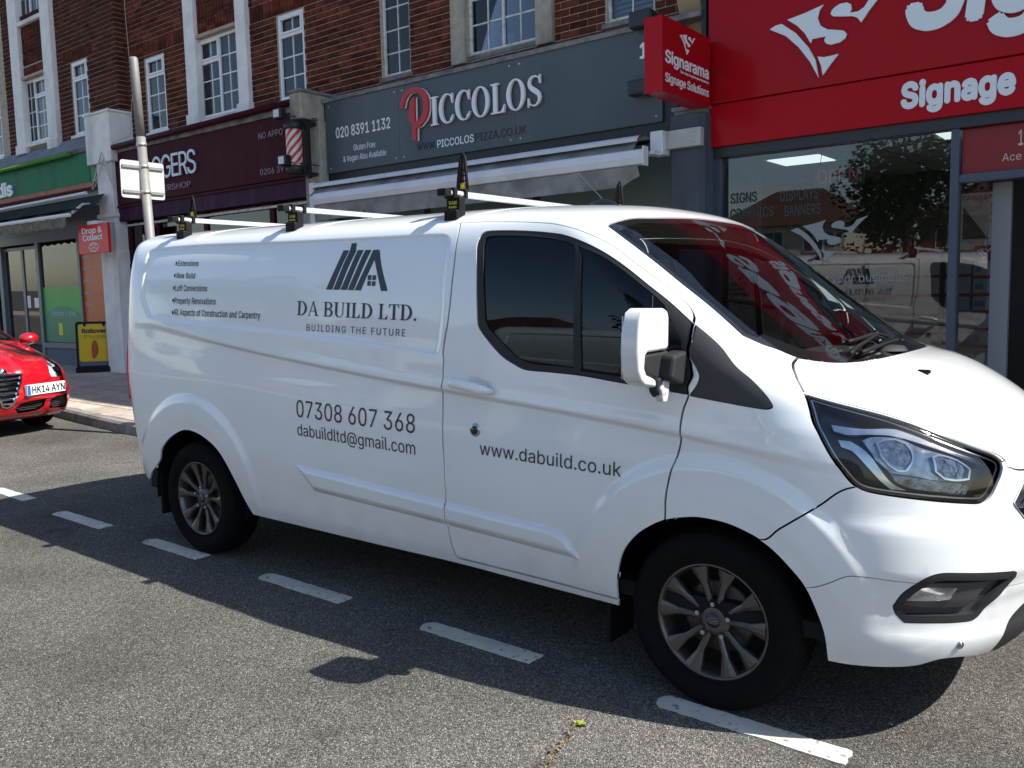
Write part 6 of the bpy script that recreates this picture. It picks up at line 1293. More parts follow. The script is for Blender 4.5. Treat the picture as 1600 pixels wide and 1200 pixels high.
# wheels
def wheel(x, ysgn, parent, R=.343, rr=.222, zc=.34, name='wheel', spokes=10, alloy=None, mark=None, face=None):
    face = face if face is not None else (.028 if ysgn > 0 else 1.958); s_ = ysgn
    w = empty(name, (x, face+.1*s_, 0), parent=parent); c = (x, face, zc); alloy = alloy or M_ALLOY
    k = R-rr
    g = MB(); prof = [(rr-.004, .012), (rr+.006, .004), (rr+.016, .009), (rr+.03, .001), (rr+k*.45, -.006), (rr+k*.72, -.004), (R-.018, .010), (R-.008, .020), (R-.002, .040)]
    full = [(a, b*s_) for a, b in prof]+[(R, .055*s_), (R, .16*s_), (R-.01, .20*s_), (rr+.01, .20*s_)]; g.lathe(full if s_ > 0 else full, c, 'Y', 96)
    if s_ < 0: g.f = [q[::-1] for q in g.f]
    g.build('tyre', M_TYRE, w)
    g = MB(); nb = 76
    for j in range(nb):
        a = 2*pi*j/nb; da = 2*pi/nb*.36
        for (y0, y1, sh) in ((.016, .062, .0), (.070, .104, .5), (.112, .146, 0), (.154, .196, .5)):
            P_ = []
            for rad, ins in ((R-.006, 0), (R+.0045, .0015)):
                for (aa, yy) in ((a-da+sh*.04, y0+ins), (a+da+sh*.04, y0+ins), (a+da+.03, y1-ins), (a-da+.03, y1-ins)):
                    r9 = rad-(.012 if (yy < .025 or yy > .19) else 0); P_.append((x+r9*cos(aa), face+yy*s_, zc+r9*sin(aa)))
            fs = [[4, 5, 6, 7], [0, 1, 5, 4], [1, 2, 6, 5], [2, 3, 7, 6], [3, 0, 4, 7]]; g.add(P_, fs if s_ < 0 else [q[::-1] for q in fs])
    g.build('tread', M_TYRE, w, stuff=True)
    rim = MB(); rim.lathe([(rr-.016, .030*s_), (rr-.010, .012*s_), (rr-.004, .007*s_), (rr+.002, .010*s_), (rr+.003, .03*s_)], c, 'Y', 72)
    rim.lathe([(rr-.014, .03*s_), (rr-.022, .06*s_), (rr-.03, .18*s_)], c, 'Y', 72)
    def sp(a0, r0, w0, r1, w1, h0, h1, th=.018):
        P_ = []
        for (rad, wd, h) in ((r0, w0, h0), (r1, w1, h1)):
            for t, hh in ((-1, h+th), (-.92, h+.002), (-.35, h-.004), (.35, h-.004), (.92, h+.002), (1, h+th)):
                aa = a0; px, pz = rad*cos(aa)-wd*t*sin(aa), rad*sin(aa)+wd*t*cos(aa); P_.append((x+px, face+hh*s_, zc+pz))
        fs = [[i, i+1, i+7, i+6] for i in range(5)]+[[5, 4, 3, 2, 1, 0], [6, 7, 8, 9, 10, 11]]; rim.add(P_, fs if s_ > 0 else [q[::-1] for q in fs])
    for j in range(spokes//2):
        for q in (-1, 1):
            a0 = 2*pi*j/(spokes/2)+pi/2+q*.262*10/spokes; mid = .5*(.06+rr)
            sp(a0, .045, .011, mid, .0145, .040, .026); sp(a0+q*.01, mid, .0145, rr-.012, .037, .026, .012)
    rim.lathe([(.001, .030*s_), (.040, .030*s_), (.062, .036*s_), (.066, .06*s_)], c, 'Y', 40)
    o = rim.build('rim', alloy, w)
    g = MB()
    for j in range(5): a = 2*pi*j/5+pi/2; g.lathe([(.001, .016*s_), (.009, .017*s_), (.0105, .022*s_), (.0105, .045*s_)], (x+.0565*cos(a)*1.15, face, zc+.0565*sin(a)*1.15), 'Y', 6, smooth=False)
    g.build('wheel_nut', M_SAT, w, split=True)
    g = MB(); g.lathe([(.001, .024*s_), (.026, .025*s_), (.030, .030*s_)], c, 'Y', 32); g.build('hub_cap', mat('hub cap blue black', (.012, .014, .035), .3), w)
    if mark:
        g = MB(); P_, T_ = union2d([(1, ell(0, 0, .024, .0115)), (-1, ell(0, 0, .0225, .010))]); pl = lambda a, b, h: (x+a*s_, face+(.0235-h)*s_, zc+b); vs, fc = flat_letters(P_, T_, .0006, pl); g.add(vs, fc)
        P_, T_ = fit_text(mark, -.016, .016, .009, shear=.3); vs, fc = flat_letters(P_, T_, .0006, lambda a, b, h: (x+a*s_, face+(.0235-h)*s_, zc+b-.004)); g.add(vs, fc); g.build('emblem', M_SAT, w)
    g = MB(); g.lathe([(.001, .075*s_), (.13, .078*s_), (.145, .085*s_), (.145, .095*s_)], c, 'Y', 40); g.build('brake_disc', M_DISC, w)
    g = MB(); g.lathe([(.001, .10*s_), (rr-.005, .10*s_)], c, 'Y', 40); g.build('back_plate', M_DARKIN, w)
    return w
for x in (0.0, -3.3):
    for s_ in (1, -1): wheel(x, s_, van, mark='Ford')
# wheel wells, underside, cab
def arch_liner(x, parent, R=.455, y0=.012, y1=.42, yf=lambda y: y):
    g = MB(); n = 24; vs = []
    for i in range(n+1): a = -.12+(pi+.24)*i/n; vs += [(x+R*cos(a), yf(y0), .34+R*sin(a)), (x+R*cos(a), yf(y1), .34+R*sin(a))]
    fs = [[2*i, 2*i+1, 2*i+3, 2*i+2] for i in range(n)]; g.add(vs, fs, True); k = len(g.v); g.add([(x, yf(y1), .34)], []); 
    for i in range(n): g.f.append([k, 2*i+1, 2*i+3]); g.sm.append(False)
    g.build('wheel_arch_liner', M_RUBBER, parent)
for x in (0, -3.3):
    arch_liner(x, van, y0=.09 if x == 0 else .035); arch_liner(x, van, y0=.09 if x == 0 else .035, yf=lambda y: 1.986-y)
g = MB(); g.box(-2.82, -.46, .22, 1.766, .25, .34); g.box(-4.0, -3.74, .14, 1.85, .30, .42); g.box(.40, .74, .5, 1.48, .28, .36); g.box(-3.8, .6, .5, 1.48, .26, .36); g.build('underside', M_RUBBER, van)
for yf in (lambda y: y, lambda y: 1.986-y):
    g = MB(); g.box(-3.765, -3.745, yf(.06), yf(.27), .17, .60, .006); g.build('mud_flap', M_RUBBER, van); g = MB(); g.box(-.475, -.455, yf(.07), yf(.27), .13, .42, .006); g.build('mud_flap', M_RUBBER, van)
g = MB(); g.prism([(.06, .34), (.05, 1.2), (.13, 1.7), (.22, 1.86), (1.766, 1.86), (1.856, 1.7), (1.936, 1.2), (1.926, .34)], -1.52, -1.48, 'YZ'); g.build('bulkhead', mat('bulkhead grey', (.10, .105, .11), .7), van)
g = MB(); g.box(-1.48, .50, .06, 1.926, .36, .42); g.build('cab_floor', M_DARKIN, van)
g = MB(); g.prism([(-.28, .95), (-.30, 1.18), (-.16, 1.27), (.10, 1.275), (.34, 1.22), (.40, 1.0)], .10, 1.886, 'XZ'); o = g.build('dashboard', mat('dashboard plastic', (.035, .036, .038), .6, bump=.2, bscale=200), van, bevel=.015)
for i, yy in enumerate((.40, 1.08, 1.52)):
    st = empty('seat', (-1.0, yy, .42), parent=van); wd = .26 if i == 0 else .22
    g = MB(); g.box(-1.22, -.70, yy-wd, yy+wd, .72, .86, .04); g.build('cushion', M_SEAT, st); g = MB(); g.prism([(-1.20, .86), (-1.08, .84), (-1.26, 1.46), (-1.36, 1.46)], yy-wd+.01, yy+wd-.01, 'XZ'); g.build('backrest', M_SEAT, st, bevel=.04)
    g = MB(); g.box(-1.40, -1.30, yy-.13, yy+.13, 1.49, 1.66, .03); g.tube([(-1.34, yy-.06, 1.42), (-1.35, yy-.06, 1.52)], .006, 6); g.tube([(-1.34, yy+.06, 1.42), (-1.35, yy+.06, 1.52)], .006, 6); g.build('headrest', M_SEAT, st)
g = MB(); n = 40; c_ = Vector((-.46, .42, 1.17)); ax_ = Vector((-.85, 0, .52)).normalized(); e1 = Vector((0, 1, 0)); e2 = ax_.cross(e1); pts = [c_+.19*(cos(2*pi*i/n)*e1+sin(2*pi*i/n)*e2) for i in range(n+1)]; g.tube(pts, .014, 8)
for a in (0, pi, -pi/2): g.quadbar(c_, c_+.19*(cos(a)*e1+sin(a)*e2), .03, .02)
g.tube([c_, c_-ax_*.2], .03, 8); g.build('steering_wheel', M_RUBBER, van)
g = MB(); g.box(-.03, .1, .75, 1.0, 1.278, 1.283); g.build('paper', mat('paper', (.6, .62, .6), .8), van)
g = MB(); g.box(-.72, -.68, .86, 1.12, 1.72, 1.80, .012); g.build('rear_view_mirror', M_RUBBER, van)
# bonnet washer jets, wipers
def onb(q, off): return Vector(VAN.XN(np.array([q[0]]), np.array([q[1]]), off)[0][0])
wj = onb(CH['washer'][0], .004)
for yy in (wj.y, 1.986-wj.y): g = MB(); g.box(wj.x-.022, wj.x+.022, yy-.012, yy+.012, wj.z-.008, wj.z+.006, .004); g.build('washer_jet', M_RUBBER, bpy.data.objects['bonnet'])
for k, path in enumerate((CH['wip0'], CH['wip1'], CH['wip2'])):
    w_ = empty('wiper', onb(path[0], .02), parent=van); g = MB(); pts = [onb(q, .024) for i, q in enumerate(resample(path, .06, closed=False))]; g.tube(pts, [.010-.004*i/len(pts) for i in range(len(pts))], 8); g.build('arm', M_RUBBER, w_, split=True)
    if k < 2: g = MB(); pts = [onb(q+[.0, .012], .010) for q in resample(path, .05, closed=False)]; g.tube(pts, .006, 6); g.build('blade', M_TRIM, w_)
for t in (0, 1):
    q = onb((1.20, 1.085), .006); g = MB(); g.lathe([(.001, .012), (.075, .008), (.09, -.01)], (q.x-.02, q.y+.1*t, q.z), 'Z', 24); 
    if t: g.build('cowl_cap', M_TRIM, van)
# shark fin aerial
zr = 1.995; g = MB(); P_ = []
for (xx, w_, h) in ((-1.145, .004, .0), (-1.13, .022, .030), (-1.07, .030, .046), (-1.02, .028, .042), (-.985, .02, .025), (-.955, .004, .0)):
    P_ += [(xx, .993-w_, zr-.004), (xx, .993-w_*.55, zr+h*.8), (xx, .993, zr+h), (xx, .993+w_*.55, zr+h*.8), (xx, .993+w_, zr-.004)]
g.add(P_, [[i*5+j, (i+1)*5+j, (i+1)*5+j+1, i*5+j+1] for i in range(5) for j in range(4)], True); g.build('roof_aerial', M_GLOSSB, van)
# roof rack: three bars, feet, end caps and load stops
M_BAR = mat('aluminium bar', (.62, .64, .66), .35, metal=.5, noise=.05, nscale=6); M_YEL = mat('yellow plastic', (.62, .50, .02), .4)
for k, bx_ in enumerate((-1.38, -2.53, -3.58)):
    rb = empty('roof_bar', (bx_, .993, 1.95), parent=van); zb = 2.026-.004*k
    g = MB(); P_ = [(-.024, -.005), (-.018, -.013), (.018, -.013), (.024, -.005), (.021, .009), (.010, .013), (-.010, .013), (-.021, .009)]; n = 8
    g.add([(bx_+a, y_, zb+b) for y_ in (.15, 1.836) for a, b in P_], [[i, (i+1) % n, (i+1) % n+n, i+n] for i in range(n)]+[list(range(n))[::-1], list(range(n, 2*n))]); g.build('bar', M_BAR, rb, split=True)
    for yf, s_ in ((lambda y: y, 1), (lambda y: 1.986-y, -1)):
        g = MB(); g.box(bx_-.027, bx_+.027, yf(.11), yf(.155), zb-.017, zb+.017, .006); g.build('end_cap', M_RUBBER, rb)
        g = MB(); g.box(bx_-.042, bx_+.042, yf(.19), yf(.235), 1.915, zb-.013, .008); g.box(bx_-.04, bx_+.04, yf(.17), yf(.22), 1.88, 1.95, .008); g.build('foot', M_RUBBER, rb, split=True)
        g = MB()
        for s, z_, h_ in (('VAN', 1.975, .016), ('GUARD', 1.958, .010)): P_, T_ = fit_text(s, bx_-.024, bx_+.024, h_, bold=.02); vs, fc = flat_letters(P_, T_, .001, lambda a, b, hh: (a if s_ > 0 else 2*bx_-a, yf(.1895-hh), z_+b)); g.add(vs, fc)
        g.build('foot_label', M_YEL, rb, split=True)
        if k != 1:
            yy = yf(.27); g = MB(); hh = .172 if k == 0 else .135
            loop = [(-.030, 0), (-.026, .05), (-.014, hh-.02), (0, hh), (.012, hh-.02), (.022, .05), (.028, 0)]
            g.tube([(bx_+a*.9, yy, zb+.015+b) for a, b in loop], .0075, 8)
            g.prism([(bx_-.034, zb+.01), (bx_-.028, zb+.07), (bx_-.012, zb+hh-.01), (bx_-.004, zb+hh-.01), (bx_-.010, zb+.06), (bx_-.012, zb+.01)], yy-.016, yy+.016, 'XZ')
            for q in (.06, .085, .11): g.box(bx_-.008, bx_+.012*(1-q/hh)+.004, yy-.006, yy+.006, zb+q, zb+q+.006)
            g.build('load_stop', M_RUBBER, rb); g = MB(); g.box(bx_-.012, bx_+.012, yy-.012, yy+.012, zb+.022, zb+.052, .004); g.build('load_stop_lock', M_YEL, rb)
    g = MB(); g.box(bx_-.034, bx_+.034, .165, .19, zb-.024, zb+.024, .006); g.box(bx_-.034, bx_+.034, .245, .265, zb-.022, zb+.024, .006); g.build('clamp', M_RUBBER, rb)
g = MB(); g.tube([(-3.58, .35, 2.0), (-1.4, .35, 2.02)], .001, 4)
# lettering and logo on both sides
def side_letters(name, items, m, far):
    g = MB()
    for P, T in [w_ for it in items for w_ in words_of(*it)]:
        U, V = VAN.inv(P[:, 0], P[:, 1]); X0, N0 = VAN.XN(U, V, .0022)
        if far:
            a, b = P[:, 0].min(), P[:, 0].max(); U, V = VAN.inv(items_mid-P[:, 0], P[:, 1]); X0, N0 = VAN.XN(U, V, .0022); X0[:, 1] = 1.986-X0[:, 1]
        g.add([Vector(p) for p in X0], [list(map(int, t)) for t in T])
    return g.build(name, m, van, split=True)
def words_of(P, T, gap=.028):
    """split a flat text at its word gaps"""
    T = np.array(T)
    x = np.sort(np.stack([P[T][:, :, 0].min(1), P[T][:, :, 0].max(1)], 1), 0); o_ = np.argsort(P[T][:, :, 0].min(1)); lo, hi = P[T][o_][:, :, 0].min(1), np.maximum.accumulate(P[T][o_][:, :, 0].max(1)); cut = [0]+[i for i in range(1, len(o_)) if lo[i]-hi[i-1] > gap]+[len(o_)]; out = []
    for a, b in zip(cut[:-1], cut[1:]):
        t = T[o_[a:b]]; u_ = np.unique(t); mp = -np.ones(len(P), int); mp[u_] = np.arange(len(u_)); out.append((P[u_], mp[t]))
    return out
def vtext(i, s=None, **k):
    t, a, b, c = MARKS_T[i]; P, T = fit_text(s or t, 0, 1, 1, **k); x0, z0, x1, z1 = a[0], a[1], b[0], b[1]; h = c[1]-a[1]; sl = (z1-z0)/(x1-x0)
    X_ = x0+P[:, 0]*(x1-x0); Z_ = z0+(X_-x0)*sl+P[:, 1]*h; return np.stack([X_, Z_], 1), T
for far in (0, 1):
    its = [vtext(i, bold=.012, spacing=1.08) for i in range(5)]
    for q in MARKS['bullet']: P, T = union2d([(1, ell(q[0]+.01, q[1], .009, .012, 14))]); its.append((P, T))
    items_mid = -6.9; side_letters('service_list', its, M_VINYLD, far)
    items_mid = -3.9 if far else 0
    its = [union2d([(1, q)], .018) for q in MARKS['logo'][:1]]+[union2d([(1, MARKS['logo'][1]), (1, MARKS['logo'][2])], .018)]+[union2d([(1, q)], .018) for q in MARKS['logo'][3:]]; side_letters('house_logo', its, M_VINYLD, far)
    g_ = MB(); fit_serif('DA BUILD LTD.', 0, 1, 1, lambda a, b, h: (a, b, h), 0.0, g_); P = np.array([[v.x, v.y] for v in g_.v]); t, a, b, c = MARKS_T[5]
    P3 = np.stack([a[0]+P[:, 0]*(b[0]-a[0]), a[1]+P[:, 0]*(b[1]-a[1])+P[:, 1]*(c[1]-a[1])], 1); T3 = [q for q in g_.f if len(q) == 3]; side_letters('company_name', [(P3, T3)], M_VINYLD, far)
    side_letters('motto', [vtext(6, spacing=1.25)], M_VINYLD, far); side_letters('phone_number', [vtext(7)], M_VINYLD, far); side_letters('email_address', [vtext(8)], M_VINYLD, far)
    items_mid = -1.45; side_letters('web_address', [vtext(9)], M_VINYLD, far)
# ------------------------------------------------------------------ red hatchback
def car_disp(B, U, V):
    P = B.S(U, V); x, z = P[:, 0], P[:, 2]; D = np.zeros(len(U))
    for xc in (0, -2.63): rr = np.hypot(x-xc, z-.33); D += .022*(1-sm(.42, .50, rr))*sm(.25, .45, z)*(1-sm(.2, .5, U))
    D += .014*sm(1.02, 1.10, U)*sm(.42, .55, V)*(1-sm(1.0, 1.05, V))*(1-sm(1.15, 1.22, U))
    D -= .015*(1-sm(.03, .12, np.abs(V-.42)))*(U < .2)
    D += .02*sm(.3, .6, U)*(1-sm(.03, .08, np.abs(V-.30)))
    return D
CARB = Body(CST, -3.1, .3, .7, 1.0, .9, car_disp)
CC = {k: np.array(v) for k, v in CARC.items()}
CVk = CARB.VK
def circ(B, xc, zc, R, n=20):
    a = np.linspace(-.32, pi+.32, n); x = xc+R*np.cos(a); z = np.maximum(zc+R*np.sin(a), .18); U, V = B.inv(x, z); return np.stack([U, V], 1)[::-1]
c1, c2 = circ(CARB, 0, .33, .375), circ(CARB, -2.63, .33, .375)
cvoid = P2([CARB.U0, .02], c2, c1, [.5, .02], [CARB.U1, .02], [CARB.U1, -.01], [CARB.U0, -.01])
V97, V134, V107 = CVk[10], CVk[13], CVk[11]
be_ = CC['bonnetedge']; cb_ = P2([.49, 1.068], [.46, .93], [.52, .76], [.70, .68], [.87, .55], [.925, .455], [1.05, .40], [1.15, .33], [1.22, .20], [1.3, .17], [CARB.U1, 1.07], [.9, 1.055])
g3 = P2([1.165, .50], [1.2, .38], [1.262, .225], [CARB.U1, .205], [CARB.U1, .515], [1.2, .512])
cws = P2([.50, 1.085], [.9, 1.07], [CARB.U1, 1.085], [CARB.U1, CVk[14]], [.8, CVk[14]-.01], [.52, CVk[13]])
cwin = P2([-2.25, V97+.05], [-1.2, V97+.02], [.05, V97+.03], [-.2, V107+.08], [-.55, V134-.03], [-1.1, V134], [-1.9, V134-.02])
cin = CC['intake']; clow = P2([.995, .262], [1.0, .19], [1.06, .155], [1.20, .145], [1.235, .195], [1.17, .245])
cl = P2([.53, .745], [.60, .69], [.64, .60], [.69, .52], [.745, .475], [.83, .452], [.91, .455], [.915, .50], [.87, .58], [.78, .67], [.66, .73])
creg = [('void', cvoid, .03), ('lamp', cl, .012), ('grille', g3, .015), ('intake', cin, .015), ('low', clow, .015), ('windscreen', cws, .03), ('window', cwin, .03), ('bonnet', cb_, .02)]
CP, CT, CL, CN = CARB.triangulate(creg, [], .04)
def cr_(n): return CT[CL == (CN.index(n) if n != 'body' else -1)]
M_REDP = mat('red car paint', (.42, .004, .012), .25, spec=.6, coat=1.0)
car = empty('car', (0, 0, 0), 'red hatchback with a chrome shield grille, front end at the left edge of the photo', 'car')
link_panel('body', CARB.panel(CP, cr_('body')), M_REDP, car); link_panel('bonnet', CARB.panel(CP, cr_('bonnet'), gap=.0025), M_REDP, car)
link_panel('windscreen', CARB.panel(CP, cr_('windscreen'), gap=0, depth=.01, off=-.003), glass('car glass', (.25, .28, .28), 1.6), car)
for sd_ in ('near', 'far'):
    link_panel('side_window', CARB.panel(CP, cr_('window'), gap=0, depth=.01, off=-.004, mirror=sd_), M_TINT, car)
    hl = link_panel('headlight', CARB.panel(CP, cr_('lamp'), gap=.002, mirror=sd_, depth=.01, off=-.002), M_LENS, car)
    link_panel('bowl', CARB.panel(CP, cr_('lamp'), gap=.003, mirror=sd_, depth=-.03, off=-.035), mat('bright bowl', (.85, .87, .90), .3, metal=.2, noise=.5, nscale=30), hl)
    for c_, ra in (((.78, .53), .05), ((.66, .64), .045)):
        q = [(c_[0]+ra*cos(t), c_[1]+ra*sin(t)) for t in np.linspace(0, 2*pi, 14)[:-1]]; link_panel('lamp_unit', patch(CARB, q, -.02, .02, .015, mirror=sd_, bulge=lambda Q, c_=c_, ra=ra: .02*np.clip(1-(((Q-np.array(c_))/ra)**2).sum(1), 0, 1)**.5), M_CHROME, hl)
    for n_, nm in (('intake', 'intake'), ('low', 'lower_grille')):
        it = link_panel(nm, CARB.panel(CP, cr_(n_), gap=0, mirror=sd_, depth=-.03, off=-.03), M_RUBBER, car)
        q = CC['intake'] if n_ == 'intake' else clow; lo, hi = q.min(0), q.max(0)
        for v in np.arange(lo[1]+.02, hi[1]-.01, .022): 
            uu = np.linspace(lo[0], hi[0], 40); m_ = inside(np.stack([uu, uu*0+v], 1), q)
            if m_.sum() > 3: a, b = uu[m_].min()+.008, uu[m_].max()-.008; link_panel('slat', patch(CARB, [(a, v-.003), (b, v-.003), (b, v+.003), (a, v+.003)], -.015, .008, .02, mirror=sd_, smooth=False), mat('mesh grey', (.05, .05, .052), .4), it)
gq = resample(g3, .02); gq[:, 0] = np.where(gq[:, 0] > CARB.U1-.01, CARB.U1+.05, gq[:, 0])
gg = link_panel('grille', CARB.panel(CP, cr_('grille'), gap=0, depth=-.03, off=-.03), M_RUBBER, car)
P_, T_ = union2d([(1, np.clip(gq, 0, [CARB.U1, 3])), (-1, np.minimum(offset_poly(gq, .016), [CARB.U1+.01, 3]))]); link_panel('grille_surround', CARB.panel(P_, T_, gap=0, depth=.03, off=.012), M_CHROME, gg)
for v in (.475, .43, .385, .34, .295, .25):
    lo = 1.178+max(0, .40-v)*.5 if v < .4 else 1.175; link_panel('grille_bar', patch(CARB, [(lo+.008, v-.009), (CARB.U1, v-.009), (CARB.U1, v+.009), (lo+.008, v+.009)], -.002, .02, .02, mirror='join', smooth=False), M_CHROME, gg)
c_ = CARB.X(np.array([CARB.U1]), np.array([.53]))[0]; g = MB(); g.lathe([(.001, .022), (.035, .018), (.045, 0), (.045, -.02)], tuple(c_), 'X', 24); g.build('badge', M_CHROME, car)
# number plate on the driver's left of the nose
pa, pb = [CARB.X(np.array([u_]), np.array([v_]))[0] for u_, v_ in ((1.164, .36), (.79, .36))]
pa[1], pb[1] = 1.8-pa[1], 1.8-pb[1]; pa = Vector(pa)+Vector((.050, 0, 0)); pb = Vector(pb)+Vector((.062, 0, 0)); ex = (pb-pa).normalized(); nz = Vector((0, 0, 1)); nn_ = ex.cross(nz)*1
if nn_.x < 0: nn_ = -nn_
pw = (pb-pa).length; g = MB(); o_ = pa-nz*.056
def plq(a, b, h): return o_+ex*a+nz*b+nn_*h
def pbox(g, a0, a1, b0, b1, h0, h1):
    g.add([plq(a, b, h) for h in (h0, h1) for a, b in ((a0, b0), (a1, b0), (a1, b1), (a0, b1))], [[3, 2, 1, 0], [4, 5, 6, 7], [0, 1, 5, 4], [1, 2, 6, 5], [2, 3, 7, 6], [3, 0, 4, 7]])
pbox(g, 0, pw, 0, .112, -.03, .004); npl = g.build('number_plate', mat('plate white', (.72, .73, .74), .35), car)
g = MB(); pbox(g, .004, .042, .004, .108, .004, .006); g.build('plate_band', mat('plate blue', (.02, .10, .42), .4), npl)
g = MB(); P_, T_ = fit_text('HK14 AYN', .06, pw-.018, .078, bold=.02); vs, fc = flat_letters(P_, T_, .002, lambda a, b, h: plq(a, b+.017, .004+h)); g.add(vs, fc); g.build('plate_lettering', M_BLACK, npl)
for s_ in (1, -1):
    yf = (lambda y: y) if s_ > 0 else (lambda y: 1.8-y)
    mr = empty('door_mirror', (-.5, yf(-.05), .95), parent=car); g = MB(); n = 14; P_ = []
    bm = bmesh.new(); bmesh.ops.create_uvsphere(bm, u_segments=20, v_segments=12, radius=1)
    for v in bm.verts: v.co = Vector((-.48+v.co.x*.085*(1.3 if v.co.x > 0 else .3), yf(-.10)+v.co.y*.115, 1.0+v.co.z*.075))
    bm.verts.index_update(); g.add([v.co.copy() for v in bm.verts], [[v.index for v in f_.verts] for f_ in bm.faces], True); bm.free(); g.build('housing', M_REDP, mr)
    g = MB(); g.tube([(-.48, yf(-.02), .97), (-.48, yf(.08), .95)], .025, 8); g.build('arm', M_RUBBER, mr, split=True)
for x_ in (0, -2.63):
    for s_ in (1, -1): wheel(x_, s_, car, R=.315, rr=.21, zc=.315, face=.03 if s_ > 0 else 1.77, alloy=M_SAT)
    for yf in (lambda y: y, lambda y: 1.8-y): arch_liner(x_, car, R=.385, y0=.04, y1=.36, yf=yf)
g = MB(); g.box(-3.1, .55, .3, 1.5, .17, .25); g.box(-2.15, -.45, .05, 1.75, .20, .3); g.build('underside', M_RUBBER, car)
g = MB(); g.box(-2.4, -.45, .12, 1.68, .5, .62); g.box(-.62, -.40, .15, 1.65, .62, .98, .03); g.build('cabin', M_DARKIN, car)
for yy in (.45, 1.35): g = MB(); g.box(-1.6, -1.1, yy-.25, yy+.25, .62, .75, .04); g.box(-1.72, -1.55, yy-.24, yy+.24, .65, 1.2, .05); g.box(-1.74, -1.62, yy-.12, yy+.12, 1.2, 1.36, .03); g.build('seat', M_SEAT, car)
car.location = (-9.32, .19, 0); car.rotation_euler = (0, 0, .078)
# ------------------------------------------------------------------ things on the pavement
ab = empty('pavement_sign', (-14.05, 4.98, .12), 'yellow Rollover pavement A-board with a hot dog, standing by the green shop', 'pavement sign')
ex = Vector((.50, .866, 0)); ey = Vector((-.866, .50, 0)); o_ = Vector((-14.05, 4.98, .12))-ex*.30
def A(a, b, h=0): return o_+ex*a+Vector((0, 0, b))+ey*(h+.10*(b/.9))
def abox(g, a0, a1, b0, b1, h0, h1): g.add([A(a, b, h) for h in (h0, h1) for a, b in ((a0, b0), (a1, b0), (a1, b1), (a0, b1))], [[0, 1, 2, 3], [7, 6, 5, 4], [4, 5, 1, 0], [5, 6, 2, 1], [6, 7, 3, 2], [7, 4, 0, 3]])
def rr_poly(x0, x1, y0, y1, r_, n=6):
    out = []
    for cx_, cy_, a0 in ((x1-r_, y0+r_, -pi/2), (x1-r_, y1-r_, 0), (x0+r_, y1-r_, pi/2), (x0+r_, y0+r_, pi)):
        for i in range(n+1): a = a0+pi/2*i/n; out.append((cx_+r_*cos(a), cy_+r_*sin(a)))
    return out
def asolid(seq, h0, h1, m, name, par):
    P, T = union2d(seq); g = MB(); vs, fc = flat_letters(P, T, h1-h0, lambda a, b, h: A(a, b, -(h0+h))); g.add(vs, fc); return g.build(name, m, par)
asolid([(1, rr_poly(0, .6, .08, .90, .05)), (-1, rr_poly(.03, .57, .11, .87, .03))], -.02, .02, M_RUBBER, 'frame', ab)
asolid([(1, rr_poly(.03, .57, .12, .87, .03))], -.005, .004, mat('grey panel', (.10, .115, .15), .5), 'panel', ab)
asolid([(1, rr_poly(.045, .555, .19, .855, .05))], .005, .010, mat('yellow poster', (.66, .43, .015), .5, noise=.05), 'poster', ab)
asolid([(1, rr_poly(-.02, .62, 0, .10, .02))], -.12, .12, M_RUBBER, 'base', ab)
for a in (.13, .44): asolid([(1, rect(a, a+.04, .82, .88))], .01, .022, M_RUBBER, 'clip', ab)
g = MB()
for s, a, b, z, h, k in (('Rollover', .10, .50, .70, .075, dict(bold=.045)), ("IT'S A SIGN", .13, .47, .60, .055, dict(bold=.0))):
    P, T = fit_text(s, a, b, h, **k); vs, fc = flat_letters(P, T, .002, lambda q, w_, hh: A(q, w_+z, -(.011+hh))); g.add(vs, fc)
g.build('lettering', M_BLACK, ab, split=True)
asolid([(1, [(.26, .24), (.31, .26), (.35, .34), (.355, .45), (.33, .54), (.30, .575), (.265, .54), (.245, .45), (.245, .33)])], .011, .016, mat('sausage print', (.30, .07, .02), .5), 'hot_dog', ab)
asolid([(1, [(.28+(.04 if i % 2 else -.03), .27+.02*i) for i in range(14)]+[(.29+(.04 if i % 2 else -.03), .275+.02*i) for i in range(13, -1, -1)])], .017, .02, mat('sauce print', (.5, .22, .03), .5), 'sauce', ab)
M_GALV = mat('galvanised pole', (.24, .235, .225), .6, metal=.3, noise=.15, nscale=10, dirt=(.14, .12, .10), dscale=5, damt=.5)
M_SIGNB = mat('sign plate back', (.46, .50, .47), .35, noise=.06, nscale=3, dirt=(.45, .48, .45), dscale=4, damt=.4)
pl = empty('sign_post', (-7.38, 2.28, .12), 'grey galvanised street sign post with blank white plates seen from behind', 'sign post')
pt, pb_ = Vector((-7.62, 2.28, 4.03)), Vector((-7.33, 2.28, .1)); at = lambda z: pb_.lerp(pt, (z-.1)/3.93)
g = MB(); g.tube([at(.1), at(3.2)], .048, 20); g.tube([at(3.2), at(4.0), at(4.03)], [.046, .045, .035], 20); g.build('pole', M_GALV, pl)
for z in (3.12, 2.89, 2.62): g = MB(); g.tube([at(z-.018), at(z+.018)], .054, 18); g.build('clip', mat('steel band', (.5, .5, .5), .35, metal=.7), pl, split=True)
c_ = at(2.75); g = MB(); xp = c_.x-.02
poly = rr_poly(2.02, 2.515, 2.555, 2.945, .03); P, T = union2d([(1, poly)]); vs, fc = flat_letters(P, T, .004, lambda a, b, h: (xp+h, a, b)); g.add(vs, fc); g.build('sign_plate', M_SIGNB, pl)
for z in (2.88, 2.62): g = MB(); g.box(xp+.004, xp+.022, 2.035, 2.50, z-.014, z+.014); g.build('channel', M_GALV, pl, split=True)
